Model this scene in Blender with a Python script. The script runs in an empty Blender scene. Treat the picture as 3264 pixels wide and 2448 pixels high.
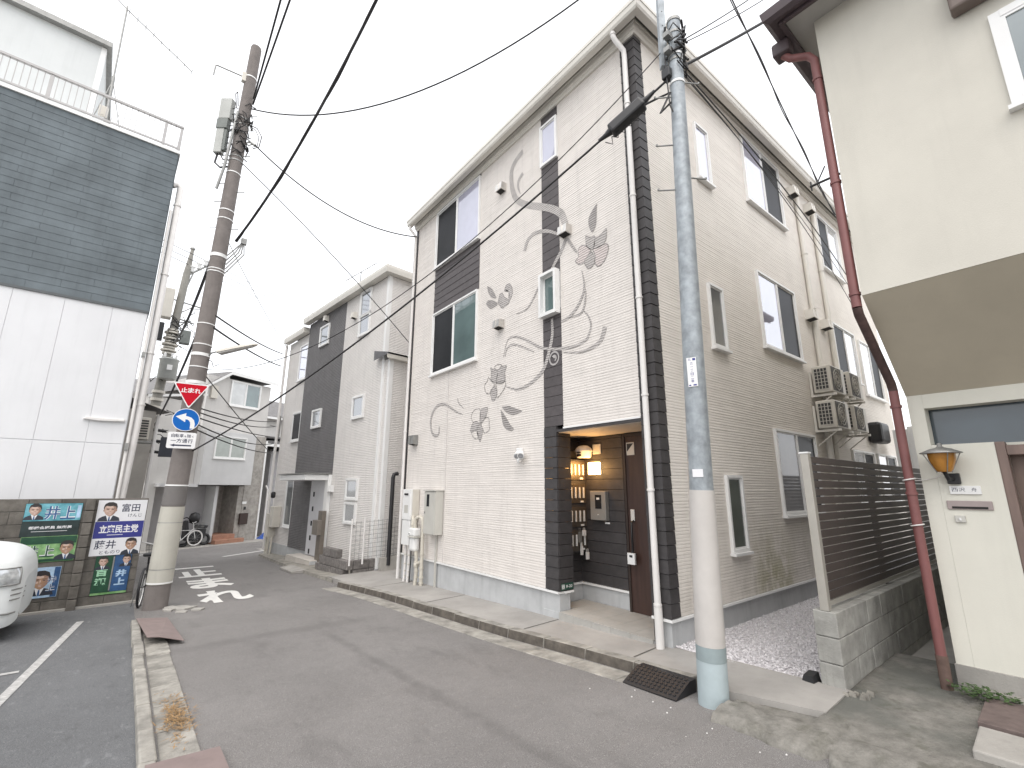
import bpy, math, random
from mathutils import Vector, Matrix
random.seed(7)
SC = bpy.context.scene
COL = SC.collection

# ---------------------------------------------------------------- camera
cam_d = bpy.data.cameras.new('camera')
cam_d.sensor_width = 36.0
cam_d.lens = 16.207
cam_d.clip_start = 0.05
cam_d.clip_end = 900
cam = bpy.data.objects.new('camera', cam_d)
COL.objects.link(cam)
yaw, pitch, roll = math.radians(38.278), math.radians(12.754), math.radians(0.225)
fw = Vector((math.sin(yaw)*math.cos(pitch), math.cos(yaw)*math.cos(pitch), math.sin(pitch)))
rt = Vector((math.cos(yaw), -math.sin(yaw), 0))
up = rt.cross(fw)
r2 = rt*math.cos(roll) + up*math.sin(roll)
u2v = -rt*math.sin(roll) + up*math.cos(roll)
mw = Matrix(((r2.x, u2v.x, -fw.x, 0), (r2.y, u2v.y, -fw.y, 0), (r2.z, u2v.z, -fw.z, 1.65), (0, 0, 0, 1)))
cam.matrix_world = mw
SC.camera = cam

# ---------------------------------------------------------------- overcast sky, soft sun, exposure
SUN_EL, SUN_AZ = math.radians(60), math.radians(224)      # azimuth from +Y towards +X
world = bpy.data.worlds.new('World')
SC.world = world
world.use_nodes = True
wn, wl = world.node_tree.nodes, world.node_tree.links
wn.clear()
sky = wn.new('ShaderNodeTexSky')
sky.sky_type = 'NISHITA'
sky.sun_disc = False
sky.sun_elevation = SUN_EL
sky.sun_rotation = SUN_AZ
sky.air_density = 1.0
sky.dust_density = 4.0
sky.ozone_density = 1.0
bg1 = wn.new('ShaderNodeBackground')
bg1.inputs['Strength'].default_value = 0.05
wl.new(sky.outputs['Color'], bg1.inputs['Color'])
bg2 = wn.new('ShaderNodeBackground')                       # the closed cloud layer over the clear sky
bg2.inputs['Color'].default_value = (1.0, 0.995, 0.985, 1)
bg2.inputs['Strength'].default_value = 1.12
add = wn.new('ShaderNodeAddShader')
wl.new(bg1.outputs[0], add.inputs[0])
wl.new(bg2.outputs[0], add.inputs[1])
wo = wn.new('ShaderNodeOutputWorld')
wl.new(add.outputs[0], wo.inputs['Surface'])

sun_d = bpy.data.lights.new('sun', 'SUN')
sun_d.energy = 1.1
sun_d.angle = math.radians(60)
sun_d.color = (1.0, 0.975, 0.94)
sun = bpy.data.objects.new('sun', sun_d)
COL.objects.link(sun)
sdir = Vector((math.sin(SUN_AZ)*math.cos(SUN_EL), math.cos(SUN_AZ)*math.cos(SUN_EL), math.sin(SUN_EL)))
sun.rotation_euler = sdir.to_track_quat('Z', 'Y').to_euler()
sun.location = (0, 0, 30)
SC.view_settings.view_transform = 'Standard'
SC.view_settings.look = 'None'
SC.view_settings.exposure = 0.42
SC.view_settings.gamma = 1.0
SC.view_settings.use_curve_mapping = False
SC.render.engine = 'CYCLES'
SC.cycles.max_bounces = 6
SC.cycles.diffuse_bounces = 4
SC.cycles.use_denoising = True

# ---------------------------------------------------------------- materials
def _nm(name):
    m = bpy.data.materials.new(name)
    m.use_nodes = True
    nt = m.node_tree
    b = nt.nodes['Principled BSDF']
    return m, nt, b

def _math(nt, op, a, b=None, c=None):
    n = nt.nodes.new('ShaderNodeMath'); n.operation = op
    for i, v in enumerate((a, b, c)):
        if v is None: continue
        if isinstance(v, (int, float)): n.inputs[i].default_value = v
        else: nt.links.new(v, n.inputs[i])
    return n.outputs[0]

def _noise(nt, vec, scale, detail=4, rough=.55):
    n = nt.nodes.new('ShaderNodeTexNoise')
    n.inputs['Scale'].default_value = scale
    n.inputs['Detail'].default_value = detail
    n.inputs['Roughness'].default_value = rough
    if vec is not None: nt.links.new(vec, n.inputs['Vector'])
    return n.outputs['Fac']

def _ramp(nt, fac, stops):
    r = nt.nodes.new('ShaderNodeValToRGB')
    el = r.color_ramp.elements
    el[0].position, el[0].color = stops[0][0], stops[0][1]
    el[1].position, el[1].color = stops[-1][0], stops[-1][1]
    for p, c in stops[1:-1]:
        e = el.new(p); e.color = c
    nt.links.new(fac, r.inputs[0])
    return r.outputs[0]

def _mix(nt, fac, a, b):
    n = nt.nodes.new('ShaderNodeMix'); n.data_type = 'RGBA'
    if isinstance(fac, (int, float)): n.inputs[0].default_value = fac
    else: nt.links.new(fac, n.inputs[0])
    for i, v in ((6, a), (7, b)):
        if isinstance(v, tuple): n.inputs[i].default_value = v if len(v) == 4 else (*v, 1)
        else: nt.links.new(v, n.inputs[i])
    return n.outputs[2]

def _pos(nt, scale=None):
    g = nt.nodes.new('ShaderNodeNewGeometry').outputs['Position']
    if scale:
        mp = nt.nodes.new('ShaderNodeMapping'); mp.inputs['Scale'].default_value = scale
        nt.links.new(g, mp.inputs['Vector']); g = mp.outputs[0]
    return g

def _ss(nt, x, a, b):
    n = nt.nodes.new('ShaderNodeMapRange'); n.interpolation_type = 'SMOOTHSTEP'
    nt.links.new(x, n.inputs[0]); n.inputs[1].default_value = a; n.inputs[2].default_value = b
    return n.outputs[0]

def mat(name, col, rough=.6, var=.08, vs=6.0, bump=0.0, bs=60.0, metal=0.0, spec=.5, stretch=None, col2=None, wave=None, streak=0.0, coat=0.0, per_object=0.0):
    m, nt, b = _nm(name)
    c1 = tuple(max(0, x*(1-var)) for x in col)
    c2 = col2 or tuple(min(1, x*(1+var)) for x in col)
    pos = _pos(nt, stretch)
    if var > 0 or col2:
        f = _noise(nt, pos, vs, 6, .6)
        c = _ramp(nt, f, [(.3, (*c1, 1)), (.7, (*c2, 1))])
    else:
        rgb = nt.nodes.new('ShaderNodeRGB'); rgb.outputs[0].default_value = (*col, 1); c = rgb.outputs[0]
    if streak:
        p2 = _pos(nt, (9, 9, .7))
        f = _noise(nt, p2, 1.0, 5, .65)
        k = _math(nt, 'MULTIPLY', _ss(nt, f, .48, .75), streak)
        c = _mix(nt, k, c, tuple(x*.45 for x in col))
    if per_object:
        oi = nt.nodes.new('ShaderNodeObjectInfo')
        k = _math(nt, 'MULTIPLY', oi.outputs['Random'], per_object)
        c = _mix(nt, k, c, tuple(x*.5 for x in col))
    nt.links.new(c, b.inputs['Base Color'])
    b.inputs['Roughness'].default_value = rough
    b.inputs['Metallic'].default_value = metal
    b.inputs['Specular IOR Level'].default_value = spec
    if coat: b.inputs['Coat Weight'].default_value = coat
    h = None
    if bump:
        h = _math(nt, 'MULTIPLY', _noise(nt, _pos(nt), bs, 5, .6), bump)
    if wave:
        pitch, depth = wave
        g = nt.nodes.new('ShaderNodeSeparateXYZ'); nt.links.new(_pos(nt), g.inputs[0])
        wob = _math(nt, 'MULTIPLY', _noise(nt, _pos(nt), 9, 3), pitch*.8)
        w = _math(nt, 'SINE', _math(nt, 'MULTIPLY', _math(nt, 'ADD', g.outputs[2], wob), 2*math.pi/pitch))
        w = _math(nt, 'MULTIPLY', w, depth)
        h = w if h is None else _math(nt, 'ADD', h, w)
    if h is not None:
        bp = nt.nodes.new('ShaderNodeBump'); bp.inputs['Distance'].default_value = 1.0
        bp.inputs['Strength'].default_value = 1.0
        nt.links.new(h, bp.inputs['Height']); nt.links.new(bp.outputs[0], b.inputs['Normal'])
    return m

def glass(name, col, refl=.25, rough=.03, var=.2, vs=1.5, fres=.5):
    """a window pane: a dark room, curtain or painted sky reflection behind glass, with a mirror coat"""
    m, nt, b = _nm(name)
    f = _noise(nt, _pos(nt), vs, 3)
    c = _ramp(nt, f, [(.3, (*[x*(1-var) for x in col], 1)), (.7, (*[x*(1+var) for x in col], 1))])
    nt.links.new(c, b.inputs['Base Color'])
    b.inputs['Roughness'].default_value = .6
    b.inputs['Specular IOR Level'].default_value = .08
    gl = nt.nodes.new('ShaderNodeBsdfGlossy'); gl.inputs['Roughness'].default_value = rough
    gl.inputs['Color'].default_value = (.95, .96, 1, 1)
    lw = nt.nodes.new('ShaderNodeFresnel'); lw.inputs['IOR'].default_value = 1.5
    fac = _math(nt, 'MINIMUM', _math(nt, 'ADD', _math(nt, 'MULTIPLY', lw.outputs[0], fres), refl), 1.0)
    mx = nt.nodes.new('ShaderNodeMixShader')
    nt.links.new(fac, mx.inputs[0]); nt.links.new(b.outputs[0], mx.inputs[1]); nt.links.new(gl.outputs[0], mx.inputs[2])
    # slight waviness of float glass
    bp = nt.nodes.new('ShaderNodeBump'); bp.inputs['Distance'].default_value = .0012
    nt.links.new(_noise(nt, _pos(nt), 1.6, 1), bp.inputs['Height']); nt.links.new(bp.outputs[0], gl.inputs['Normal'])
    nt.links.new(mx.outputs[0], nt.nodes['Material Output'].inputs['Surface'])
    return m

def emit(name, col, strength):
    m, nt, b = _nm(name)
    b.inputs['Base Color'].default_value = (.9, .8, .6, 1)
    b.inputs['Emission Color'].default_value = (*col, 1)
    b.inputs['Emission Strength'].default_value = strength
    return m

# ---------------------------------------------------------------- mesh building
class Fr:
    """a wall's own frame: s along the wall, z up, d outwards"""
    def __init__(s, o, t, n): s.o, s.t, s.n = o, t, n
    def P(s, a, z, d=0.0):
        return (s.o[0]+s.t[0]*a+s.n[0]*d, s.o[1]+s.t[1]*a+s.n[1]*d, z)

WORLDF = Fr((0, 0), (1, 0), (0, 1))

class MB:
    def __init__(s): s.v, s.f, s.m, s.sm, s.mats = [], [], [], [], []
    def mi(s, m):
        if m is None: return 0
        if m not in s.mats: s.mats.append(m)
        return s.mats.index(m)
    def add(s, vs, fs, m=None, smooth=False):
        b = len(s.v); k = s.mi(m)
        s.v += [tuple(p) for p in vs]
        for f in fs:
            s.f.append(tuple(b+i for i in f)); s.m.append(k); s.sm.append(smooth)
        return s
    def quad(s, a, b, c, d, m=None): return s.add((a, b, c, d), ((0, 1, 2, 3),), m)
    def poly(s, pts, m=None): return s.add(pts, (tuple(range(len(pts))),), m)
    def box(s, x0, x1, y0, y1, z0, z1, m=None): return s.fbox(WORLDF, x0, x1, z0, z1, y0, y1, m)
    def fbox(s, F, s0, s1, z0, z1, d0, d1, m=None):
        v = [F.P(a, z, d) for d in (d0, d1) for z in (z0, z1) for a in (s0, s1)]
        return s.add(v, ((0, 1, 3, 2), (4, 6, 7, 5), (0, 4, 5, 1), (2, 3, 7, 6), (0, 2, 6, 4), (1, 5, 7, 3)), m)
    def hexa(s, pts8, m=None):   # bottom 4, top 4
        return s.add(pts8, ((3, 2, 1, 0), (4, 5, 6, 7), (0, 1, 5, 4), (1, 2, 6, 5), (2, 3, 7, 6), (3, 0, 4, 7)), m)
    def prism(s, pts, z0, z1, m=None):
        n = len(pts)
        v = [(p[0], p[1], z0) for p in pts] + [(p[0], p[1], z1) for p in pts]
        f = [tuple(range(n))[::-1], tuple(range(n, 2*n))] + [(i, (i+1) % n, n+(i+1) % n, n+i) for i in range(n)]
        return s.add(v, f, m)
    def fprism(s, F, pts, d0, d1, m=None):   # polygon (s,z) pushed out of a wall
        n = len(pts)
        v = [F.P(p[0], p[1], d0) for p in pts] + [F.P(p[0], p[1], d1) for p in pts]
        f = [tuple(range(n))[::-1], tuple(range(n, 2*n))] + [(i, (i+1) % n, n+(i+1) % n, n+i) for i in range(n)]
        return s.add(v, f, m)
    def tube(s, path, r, n=8, m=None, caps=True):
        path = [Vector(p) for p in path]
        rs = r if isinstance(r, (list, tuple)) else [r]*len(path)
        vs, fs = [], []
        prev = None
        for i, p in enumerate(path):
            a = path[max(0, i-1)]; b = path[min(len(path)-1, i+1)]
            t = (b-a).normalized()
            if prev is None:
                x = Vector((0, 0, 1)).cross(t)
                if x.length < 1e-3: x = Vector((1, 0, 0)).cross(t)
            else:
                x = prev - t*prev.dot(t)
            x.normalize(); prev = x
            y = t.cross(x)
            for k in range(n):
                an = 2*math.pi*k/n
                vs.append(p + (x*math.cos(an)+y*math.sin(an))*rs[i])
        for i in range(len(path)-1):
            for k in range(n):
                fs.append((i*n+k, i*n+(k+1) % n, (i+1)*n+(k+1) % n, (i+1)*n+k))
        s.add(vs, fs, m, True)
        if caps:
            s.add(vs[:n], (tuple(range(n))[::-1],), m)
            s.add(vs[-n:], (tuple(range(n)),), m)
        return s
    def lathe(s, c, prof, n=16, m=None):      # prof: (r, z) bottom to top, about a vertical axis
        vs = [(c[0]+r*math.cos(2*math.pi*k/n), c[1]+r*math.sin(2*math.pi*k/n), c[2]+z) for r, z in prof for k in range(n)]
        fs = [(i*n+k, i*n+(k+1) % n, (i+1)*n+(k+1) % n, (i+1)*n+k) for i in range(len(prof)-1) for k in range(n)]
        s.add(vs, fs, m, True)
        s.add(vs[:n], (tuple(range(n))[::-1],), m); s.add(vs[-n:], (tuple(range(n)),), m)
        return s
    def ring(s, c, R, r, ax, n=20, m=None):   # a torus-like ring about axis ax
        ax = Vector(ax).normalized(); x = ax.orthogonal().normalized(); y = ax.cross(x); c = Vector(c)
        pts = [c+(x*math.cos(2*math.pi*k/n)+y*math.sin(2*math.pi*k/n))*R for k in range(n+1)]
        return s.tube(pts, r, 6, m, False)
    def disc(s, F, a, z, d, ra, rz=None, n=20, m=None, d1=None):
        rz = rz or ra
        pts = [(a+ra*math.cos(2*math.pi*k/n), z+rz*math.sin(2*math.pi*k/n)) for k in range(n)]
        return s.fprism(F, pts, d, d1 if d1 is not None else d+.002, m)
    def text(s, F, body, s0, s1, z0, z1, d, m=None, bold=.0, flip=False):
        """flat lettering fitted to a box on a wall"""
        cu = bpy.data.curves.new('t', 'FONT'); cu.body = body; cu.offset = bold; cu.resolution_u = 3
        o = bpy.data.objects.new('t', cu); COL.objects.link(o)
        me = bpy.data.meshes.new_from_object(o.evaluated_get(bpy.context.evaluated_depsgraph_get()))
        bpy.data.objects.remove(o); bpy.data.curves.remove(cu)
        if len(me.vertices):
            xs = [v.co.x for v in me.vertices]; ys = [v.co.y for v in me.vertices]
            x0, x1, y0, y1 = min(xs), max(xs), min(ys), max(ys)
            kx = (s1-s0)/max(1e-6, x1-x0); ky = (z1-z0)/max(1e-6, y1-y0)
            vs = [F.P(s0+(v.co.x-x0)*kx, z0+(v.co.y-y0)*ky, d) for v in me.vertices]
            s.add(vs, [tuple(p.vertices) for p in me.polygons], m)
        bpy.data.meshes.remove(me)
        return s

def letters(parent, F, body, s0, s1, z0, z1, d, m, bold=0.0):
    """each character a flat piece of its own"""
    n = len(body); w = (s1-s0)/n
    for k, ch in enumerate(body):
        b = MB(); zz = (z0+z1)/2; hh = (z1-z0)/2
        if ch == '一': b.text(F, ch, s0+k*w+w*.04, s0+(k+1)*w-w*.04, zz-hh*.12, zz+hh*.12, d, m, bold)
        else: b.text(F, ch, s0+k*w+w*.04, s0+(k+1)*w-w*.04, z0, z1, d, m, bold)
        obj('character', b, None, parent)

def W(o):
    """world matrix from the parent chain (no depsgraph needed)"""
    m = Matrix.Translation(o.location) @ o.rotation_euler.to_matrix().to_4x4()
    return W(o.parent) @ m if o.parent else m

def tag(o, label=None, cat=None, group=None, kind=None):
    if label: o['label'] = label
    if cat: o['category'] = cat
    if group: o['group'] = group
    if kind: o['kind'] = kind
    return o

def mesh(name, mb, m=None, inv=None):
    me = bpy.data.meshes.new(name)
    vs = mb.v if inv is None else [tuple(inv @ Vector(p)) for p in mb.v]
    me.from_pydata(vs, [], mb.f)
    for x in (mb.mats or ([m] if m else [])): me.materials.append(x)
    me.polygons.foreach_set('material_index', mb.m)
    me.polygons.foreach_set('use_smooth', mb.sm)
    me.update()
    return me

def obj(name, mb, m=None, parent=None, label=None, cat=None, group=None, kind=None, bevel=0.0, base=None):
    """link one mesh object; geometry is given in world coordinates"""
    if mb.mats and m is not None and m not in mb.mats:
        pass
    o = bpy.data.objects.new(name, None)
    bpy.data.objects.remove(o)
    loc = Vector(base) if base is not None else Vector((0, 0, 0))
    pm = W(parent) if parent else Matrix.Identity(4)
    inv = (pm @ Matrix.Translation(loc)).inverted()
    me = mesh(name, mb, m, inv)
    o = bpy.data.objects.new(name, me)
    o.location = loc
    COL.objects.link(o)
    if parent: o.parent = parent
    if bevel:
        b = o.modifiers.new('bevel', 'BEVEL'); b.width = bevel; b.segments = 2; b.limit_method = 'ANGLE'; b.angle_limit = math.radians(50)
    return tag(o, label, cat, group, kind)

def thing(name, label, cat, loc=(0, 0, 0), rz=0.0, group=None, kind=None):
    o = bpy.data.objects.new(name, None); COL.objects.link(o)
    o.empty_display_size = .2
    o.location = loc; o.rotation_euler = (0, 0, rz)
    return tag(o, label, cat, group, kind)

def inst(name, me, parent, wloc, rz=0.0, scale=None):
    """one more piece that shares its mesh"""
    o = bpy.data.objects.new(name, me); COL.objects.link(o)
    if parent:
        o.parent = parent
        inv = W(parent).inverted()
        o.location = inv @ Vector(wloc)
        o.rotation_euler = (0, 0, rz - (parent.rotation_euler.z if parent else 0))
    else:
        o.location = wloc; o.rotation_euler = (0, 0, rz)
    if scale: o.scale = scale
    return o

def copy_tree(o, loc, label=None, rz=None, parent=None):
    c = o.copy(); COL.objects.link(c)
    c.parent = parent
    if parent is None:
        c.location = loc
        if rz is not None: c.rotation_euler = (0, 0, rz)
        if label: c['label'] = label
    for ch in list(o.children): copy_tree(ch, None, parent=c)
    return c

def catenary(a, b, sag, n=24):
    a, b = Vector(a), Vector(b)
    return [a.lerp(b, i/n) - Vector((0, 0, sag*4*(i/n)*(1-i/n))) for i in range(n+1)]

def clamp(x, a, b): return max(a, min(b, x))

def zr(y):
    """the street falls gently towards the far junction"""
    return -0.12-0.035*(clamp(y, -25, 30)-3.15)
# ---------------------------------------------------------------- shared materials
M_white = mat('white_siding', (.70, .66, .622), .8, .05, 3, bump=.0012, bs=140, streak=.14)
M_white2 = mat('pale_siding', (.70, .675, .65), .8, .04, 3, bump=.001, bs=120, wave=(.045, .0035), streak=.16)
M_board = mat('charcoal_board', (.052, .048, .049), .6, .22, 9, bump=.0016, bs=90, per_object=.35)
M_strip = mat('grey_brown_board', (.088, .078, .08), .62, .16, 9, bump=.0014, bs=90, per_object=.25)
M_band2 = mat('charcoal_siding', (.145, .140, .142), .7, .12, 4, bump=.001, bs=120, wave=(.05, .004), streak=.25)
M_alu = mat('white_window_frame', (.78, .78, .77), .35, .03, 4)
M_cream = mat('cream_gutter', (.68, .655, .60), .45, .05, 2, streak=.12)
M_soffit = mat('soffit_board', (.66, .62, .57), .7, .05, 2)
M_pipe = mat('white_pvc_pipe', (.74, .72, .70), .4, .05, 3, streak=.15)
M_found = mat('foundation_render', (.47, .48, .485), .85, .10, 3, bump=.002, bs=30, streak=.25)
M_conc = mat('concrete', (.34, .325, .30), .9, .20, 2.2, bump=.004, bs=45, streak=.2)
M_conc_old = mat('weathered_concrete', (.27, .255, .225), .95, .38, 4.5, bump=.010, bs=38)
M_kerb = mat('kerb_concrete', (.31, .295, .265), .92, .45, 5, bump=.008, bs=45, per_object=.25, streak=.0)
M_grime = mat('kerb_grime', (.105, .092, .078), .95, .40, 9, bump=.006, bs=50)
M_black = mat('black_plastic', (.018, .018, .02), .45, .1)
M_dark = mat('dark_opening', (.02, .019, .018), .8, .2)
M_cable = mat('black_cable', (.022, .021, .022), .55, .1)
M_steel = mat('galvanised_steel', (.40, .44, .47), .45, .16, 9, metal=.55, bump=.0006, bs=60)
M_dsteel = mat('dull_steel', (.30, .30, .29), .5, .15, 9, metal=.6)
M_paint = mat('road_paint', (.72, .71, .68), .7, .10, 14, bump=.002, bs=80)
M_ac = mat('ivory_casing', (.60, .57, .51), .45, .06, 4, streak=.1)
M_greybox = mat('grey_steel_casing', (.52, .51, .47), .45, .05, 4, streak=.12)
G_dark = glass('window_screen_dark', (.022, .023, .025), .012, .2, fres=.05)
G_teal = glass('window_teal_curtain', (.10, .15, .145), .12, .03, fres=.4)
G_sky = glass('window_painted_sky', (.40, .40, .50), .20, .03, .1, fres=.30)  # pale lavender base colour paints in the sky's reflection under the coat
G_frost = glass('window_frosted', (.35, .36, .38), .22, .18, .1)
M_curtain = glass('window_white_curtain', (.50, .51, .50), .12, .04, .12, 3)

M_worn = mat('worn_paint', (.40, .395, .385), .85, .35, 22, bump=.003, bs=80)
def asphalt(name, base, seam=True):
    m, nt, b = _nm(name)
    pos = _pos(nt)
    big = _noise(nt, pos, .55, 5, .6)
    mid = _noise(nt, pos, 7, 4, .6)
    fine = _noise(nt, pos, 260, 2, .5)
    c = _ramp(nt, big, [(.3, (*[x*.82 for x in base], 1)), (.7, (*[x*1.14 for x in base], 1))])
    c = _mix(nt, _math(nt, 'MULTIPLY', _ss(nt, mid, .45, .7), .25), c, tuple(x*.72 for x in base))
    c = _mix(nt, _math(nt, 'MULTIPLY', _ss(nt, fine, .57, .66), .8), c, tuple(min(.6, x*2.2) for x in base))
    c = _mix(nt, _math(nt, 'MULTIPLY', _ss(nt, _noise(nt, pos, 95, 3, .6), .56, .66), .5), c, tuple(min(.6, x*1.5) for x in base))
    c = _mix(nt, _math(nt, 'MULTIPLY', _ss(nt, _noise(nt, _pos(nt, (1, .45, 1)), 2.6, 6, .65), .54, .72), .45), c, tuple(x*.66 for x in base))
    c = _mix(nt, _math(nt, 'MULTIPLY', _ss(nt, fine, .45, .36), .7), c, tuple(x*.45 for x in base))
    if not seam:  # scuffed parking surface: pale scrapes and patches
        sc_ = _noise(nt, _pos(nt, (2.2, .8, 1)), 5, 7, .7)
        c = _mix(nt, _math(nt, 'MULTIPLY', _ss(nt, sc_, .56, .72), .55), c, tuple(x*1.9 for x in base))
        c = _mix(nt, _math(nt, 'MULTIPLY', _ss(nt, sc_, .44, .30), .5), c, tuple(x*.6 for x in base))
    if seam:      # a tarred joint between two laying widths, and worn smears along it
        g = nt.nodes.new('ShaderNodeSeparateXYZ'); nt.links.new(pos, g.inputs[0])
        wob = _math(nt, 'MULTIPLY', _math(nt, 'SUBTRACT', _noise(nt, pos, 2.1, 3), .5), .16)
        line = _math(nt, 'ADD', _math(nt, 'MULTIPLY', g.outputs[1], -.035), _math(nt, 'ADD', wob, 2.49))
        dx = _math(nt, 'ABSOLUTE', _math(nt, 'SUBTRACT', g.outputs[0], line))
        k = _math(nt, 'MULTIPLY', _ss(nt, dx, .10, .012), _ss(nt, g.outputs[1], 7.15, 6.7))
        k = _math(nt, 'MULTIPLY', k, _math(nt, 'ADD', _math(nt, 'MULTIPLY', _noise(nt, pos, 5, 3), .9), -.12))
        c = _mix(nt, k, c, tuple(x*.55 for x in base))
        wob2 = _math(nt, 'MULTIPLY', _math(nt, 'SUBTRACT', _noise(nt, pos, 1.3, 3), .5), .35)
        dy = _math(nt, 'ABSOLUTE', _math(nt, 'ADD', _math(nt, 'SUBTRACT', g.outputs[1], 7.25), wob2))
        k = _math(nt, 'MULTIPLY', _ss(nt, dy, .22, .03), _math(nt, 'MULTIPLY', _noise(nt, pos, 2, 3), .75))
        k = _math(nt, 'MULTIPLY', k, _ss(nt, g.outputs[0], 3.3, 2.6))
        c = _mix(nt, k, c, tuple(x*.66 for x in base))
    nt.links.new(c, b.inputs['Base Color'])
    b.inputs['Roughness'].default_value = .93
    b.inputs['Specular IOR Level'].default_value = .3
    h = _math(nt, 'ADD', _math(nt, 'MULTIPLY', fine, .004), _math(nt, 'MULTIPLY', mid, .006))
    bp = nt.nodes.new('ShaderNodeBump'); bp.inputs['Distance'].default_value = 1.0; bp.inputs['Strength'].default_value = .8
    nt.links.new(h, bp.inputs['Height']); nt.links.new(bp.outputs[0], b.inputs['Normal'])
    return m
M_asphalt = asphalt('asphalt', (.195, .186, .180))
M_lot = asphalt('dark_asphalt', (.135, .138, .142), False)

def sheet(pts, dz):
    """polygon on the sloping street"""
    return [(x, y, zr(y)+dz) for x, y in pts]

# ---------------------------------------------------------------- ground and road
b = MB()
ys = [-420, -25, 30, 420]
for i in range(3):
    for x0, x1 in ((-420, 0), (0, 420)):
        b.quad((x0, ys[i], zr(ys[i])-.012), (x1, ys[i], zr(ys[i])-.012), (x1, ys[i+1], zr(ys[i+1])-.012), (x0, ys[i+1], zr(ys[i+1])-.012))
obj('ground', b, M_conc, kind='structure')
b = MB()
b.poly(sheet([(.22, -24), (4.4, -24), (4.4, 10.4), (4.1, 22), (-.4, 21.0), (-.4, 11.9), (.22, 11.9)], 0))
b.poly(sheet([(-.4, 21.0), (4.1, 22), (30, 34), (29.3, 37.8), (1.2, 23.85), (-30, 9), (-30, 6.5)], .001))
obj('road', b, M_asphalt, kind='structure')
b = MB()
b.poly(sheet([(-14, -20), (.30, -20), (.30, 4), (.245, 9.3), (.22, 11.35), (-14, 10.65)], .004))
obj('parking_lot', b, M_lot, kind='structure')

# ---------------------------------------------------------------- kerb on the house side
KX = [(1.9, 4.13), (3.5, 4.05), (5.14, 3.89), (8.76, 3.725), (10.36, 3.53)]
def kx(y):
    for (a, xa), (c, xc) in zip(KX, KX[1:]):
        if y <= c: return xa+(xc-xa)*(y-a)/(c-a)
    return KX[-1][1]
b = MB()          # sidewalk: a slab behind the kerb
n = 26
yy = [1.60+(10.4-1.60)*i/n for i in range(n+1)]
def sx(y): return kx(y)+.13 if y > 2.3 else 4.09+(2.3-y)*.24
L = [(sx(y), y, zr(y)+(.098 if y > 2.3 else .095)) for y in yy]
R = [(4.70 if y > 3.2 else 4.80, y, zr(y)+.118) for y in yy]
for i in range(n):
    b.quad(L[i], R[i], R[i+1], L[i+1])
    b.quad((L[i][0], L[i][1], L[i][2]-.25), L[i], L[i+1], (L[i+1][0], L[i+1][1], L[i+1][2]-.25))
b.quad((L[0][0], 1.6, -.3), (R[0][0], 1.6, -.3), R[0], L[0])
def apron(y, x): return zr(y)+.118+max(0, min(1, (x-4.72)/1.6))*.08-max(0, min(1, (4.70-x)/1.04))*.02
for y0, y1, xa in ((9.78, 10.4, 4.70), (10.4, 11.3, 3.66)):
    xs_ = [xa+(9.5-xa)*k/6 for k in range(7)]
    for p, q in zip(xs_, xs_[1:]):
        b.quad((p, y0, apron(y0, p)), (q, y0, apron(y0, q)), (q, y1, apron(y1, q)), (p, y1, apron(y1, p)))
b.quad((3.66, 10.4, -.7), (3.66, 10.4, apron(10.4, 3.66)), (3.66, 11.3, apron(11.3, 3.66)), (3.66, 11.3, -.7))
b.quad((3.66, 11.3, -.7), (3.66, 11.3, apron(11.3, 3.66)), (4.8, 11.3, apron(11.3, 4.8)), (4.8, 11.3, -.7))
sw = obj('sidewalk', b, mat('sidewalk_concrete', (.33, .315, .295), .9, .16, 1.6, bump=.003, bs=60, streak=.1), kind='structure')
kb = tag(thing('kerb', None, None, (3.9, 3, 0)), kind='structure')
y = 2.62
i = 0
while y < 10.3:
    y1 = min(y+.6, 10.36)
    a0, a1 = kx(y+.006), kx(y1-.006)
    j = random.uniform(-.006, .006); t = random.uniform(-.006, .004)
    m_ = MB()
    m_.hexa([(a0+j, y+.006, zr(y)-.1), (a0+.15+j, y+.006, zr(y)-.1), (a1+.15+j, y1-.006, zr(y1)-.1), (a1+j, y1-.006, zr(y1)-.1),
             (a0+.022+j, y+.006, zr(y)+.104+t), (a0+.15+j, y+.006, zr(y)+.104+t), (a1+.15+j, y1-.006, zr(y1)+.104+t), (a1+.022+j, y1-.006, zr(y1)+.104+t)])
    m_.mats = [M_kerb, M_grime]; m_.m = [0, 0, 0, 0, 0, 1]
    obj('kerbstone', m_, M_kerb, kb, bevel=.008)
    m_ = MB()
    w = .27 if y < 9.6 else .30
    m_.hexa([(a0-w, y+.004, zr(y)-.06), (a0-.004, y+.004, zr(y)-.06), (a1-.004, y1-.004, zr(y1)-.06), (a1-w, y1-.004, zr(y1)-.06),
             (a0-w, y+.004, zr(y)+.008), (a0-.004, y+.004, zr(y)+.003), (a1-.004, y1-.004, zr(y1)+.003), (a1-w, y1-.004, zr(y1)+.008)])
    obj('gutter_slab', m_, M_kerb, kb, bevel=.006)
    y = y1+.001 if y1 >= 10.36 else y1
    if y1 >= 10.36: break
# tile joint cuts across the sidewalk
b = MB()
for y, s in ((4.88, 1), (3.30, 1), (7.2, 1), (9.2, 1)):
    b.quad((kx(y)+.15, y, zr(y)+.1025), (4.67, y, zr(y)+.1195), (4.67, y+.018, zr(y)+.1195), (kx(y)+.15, y+.018, zr(y)+.1025))
obj('sidewalk_joint', b, mat('joint_dirt', (.10, .095, .085), .95, .3, 20), kind='structure')

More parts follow.
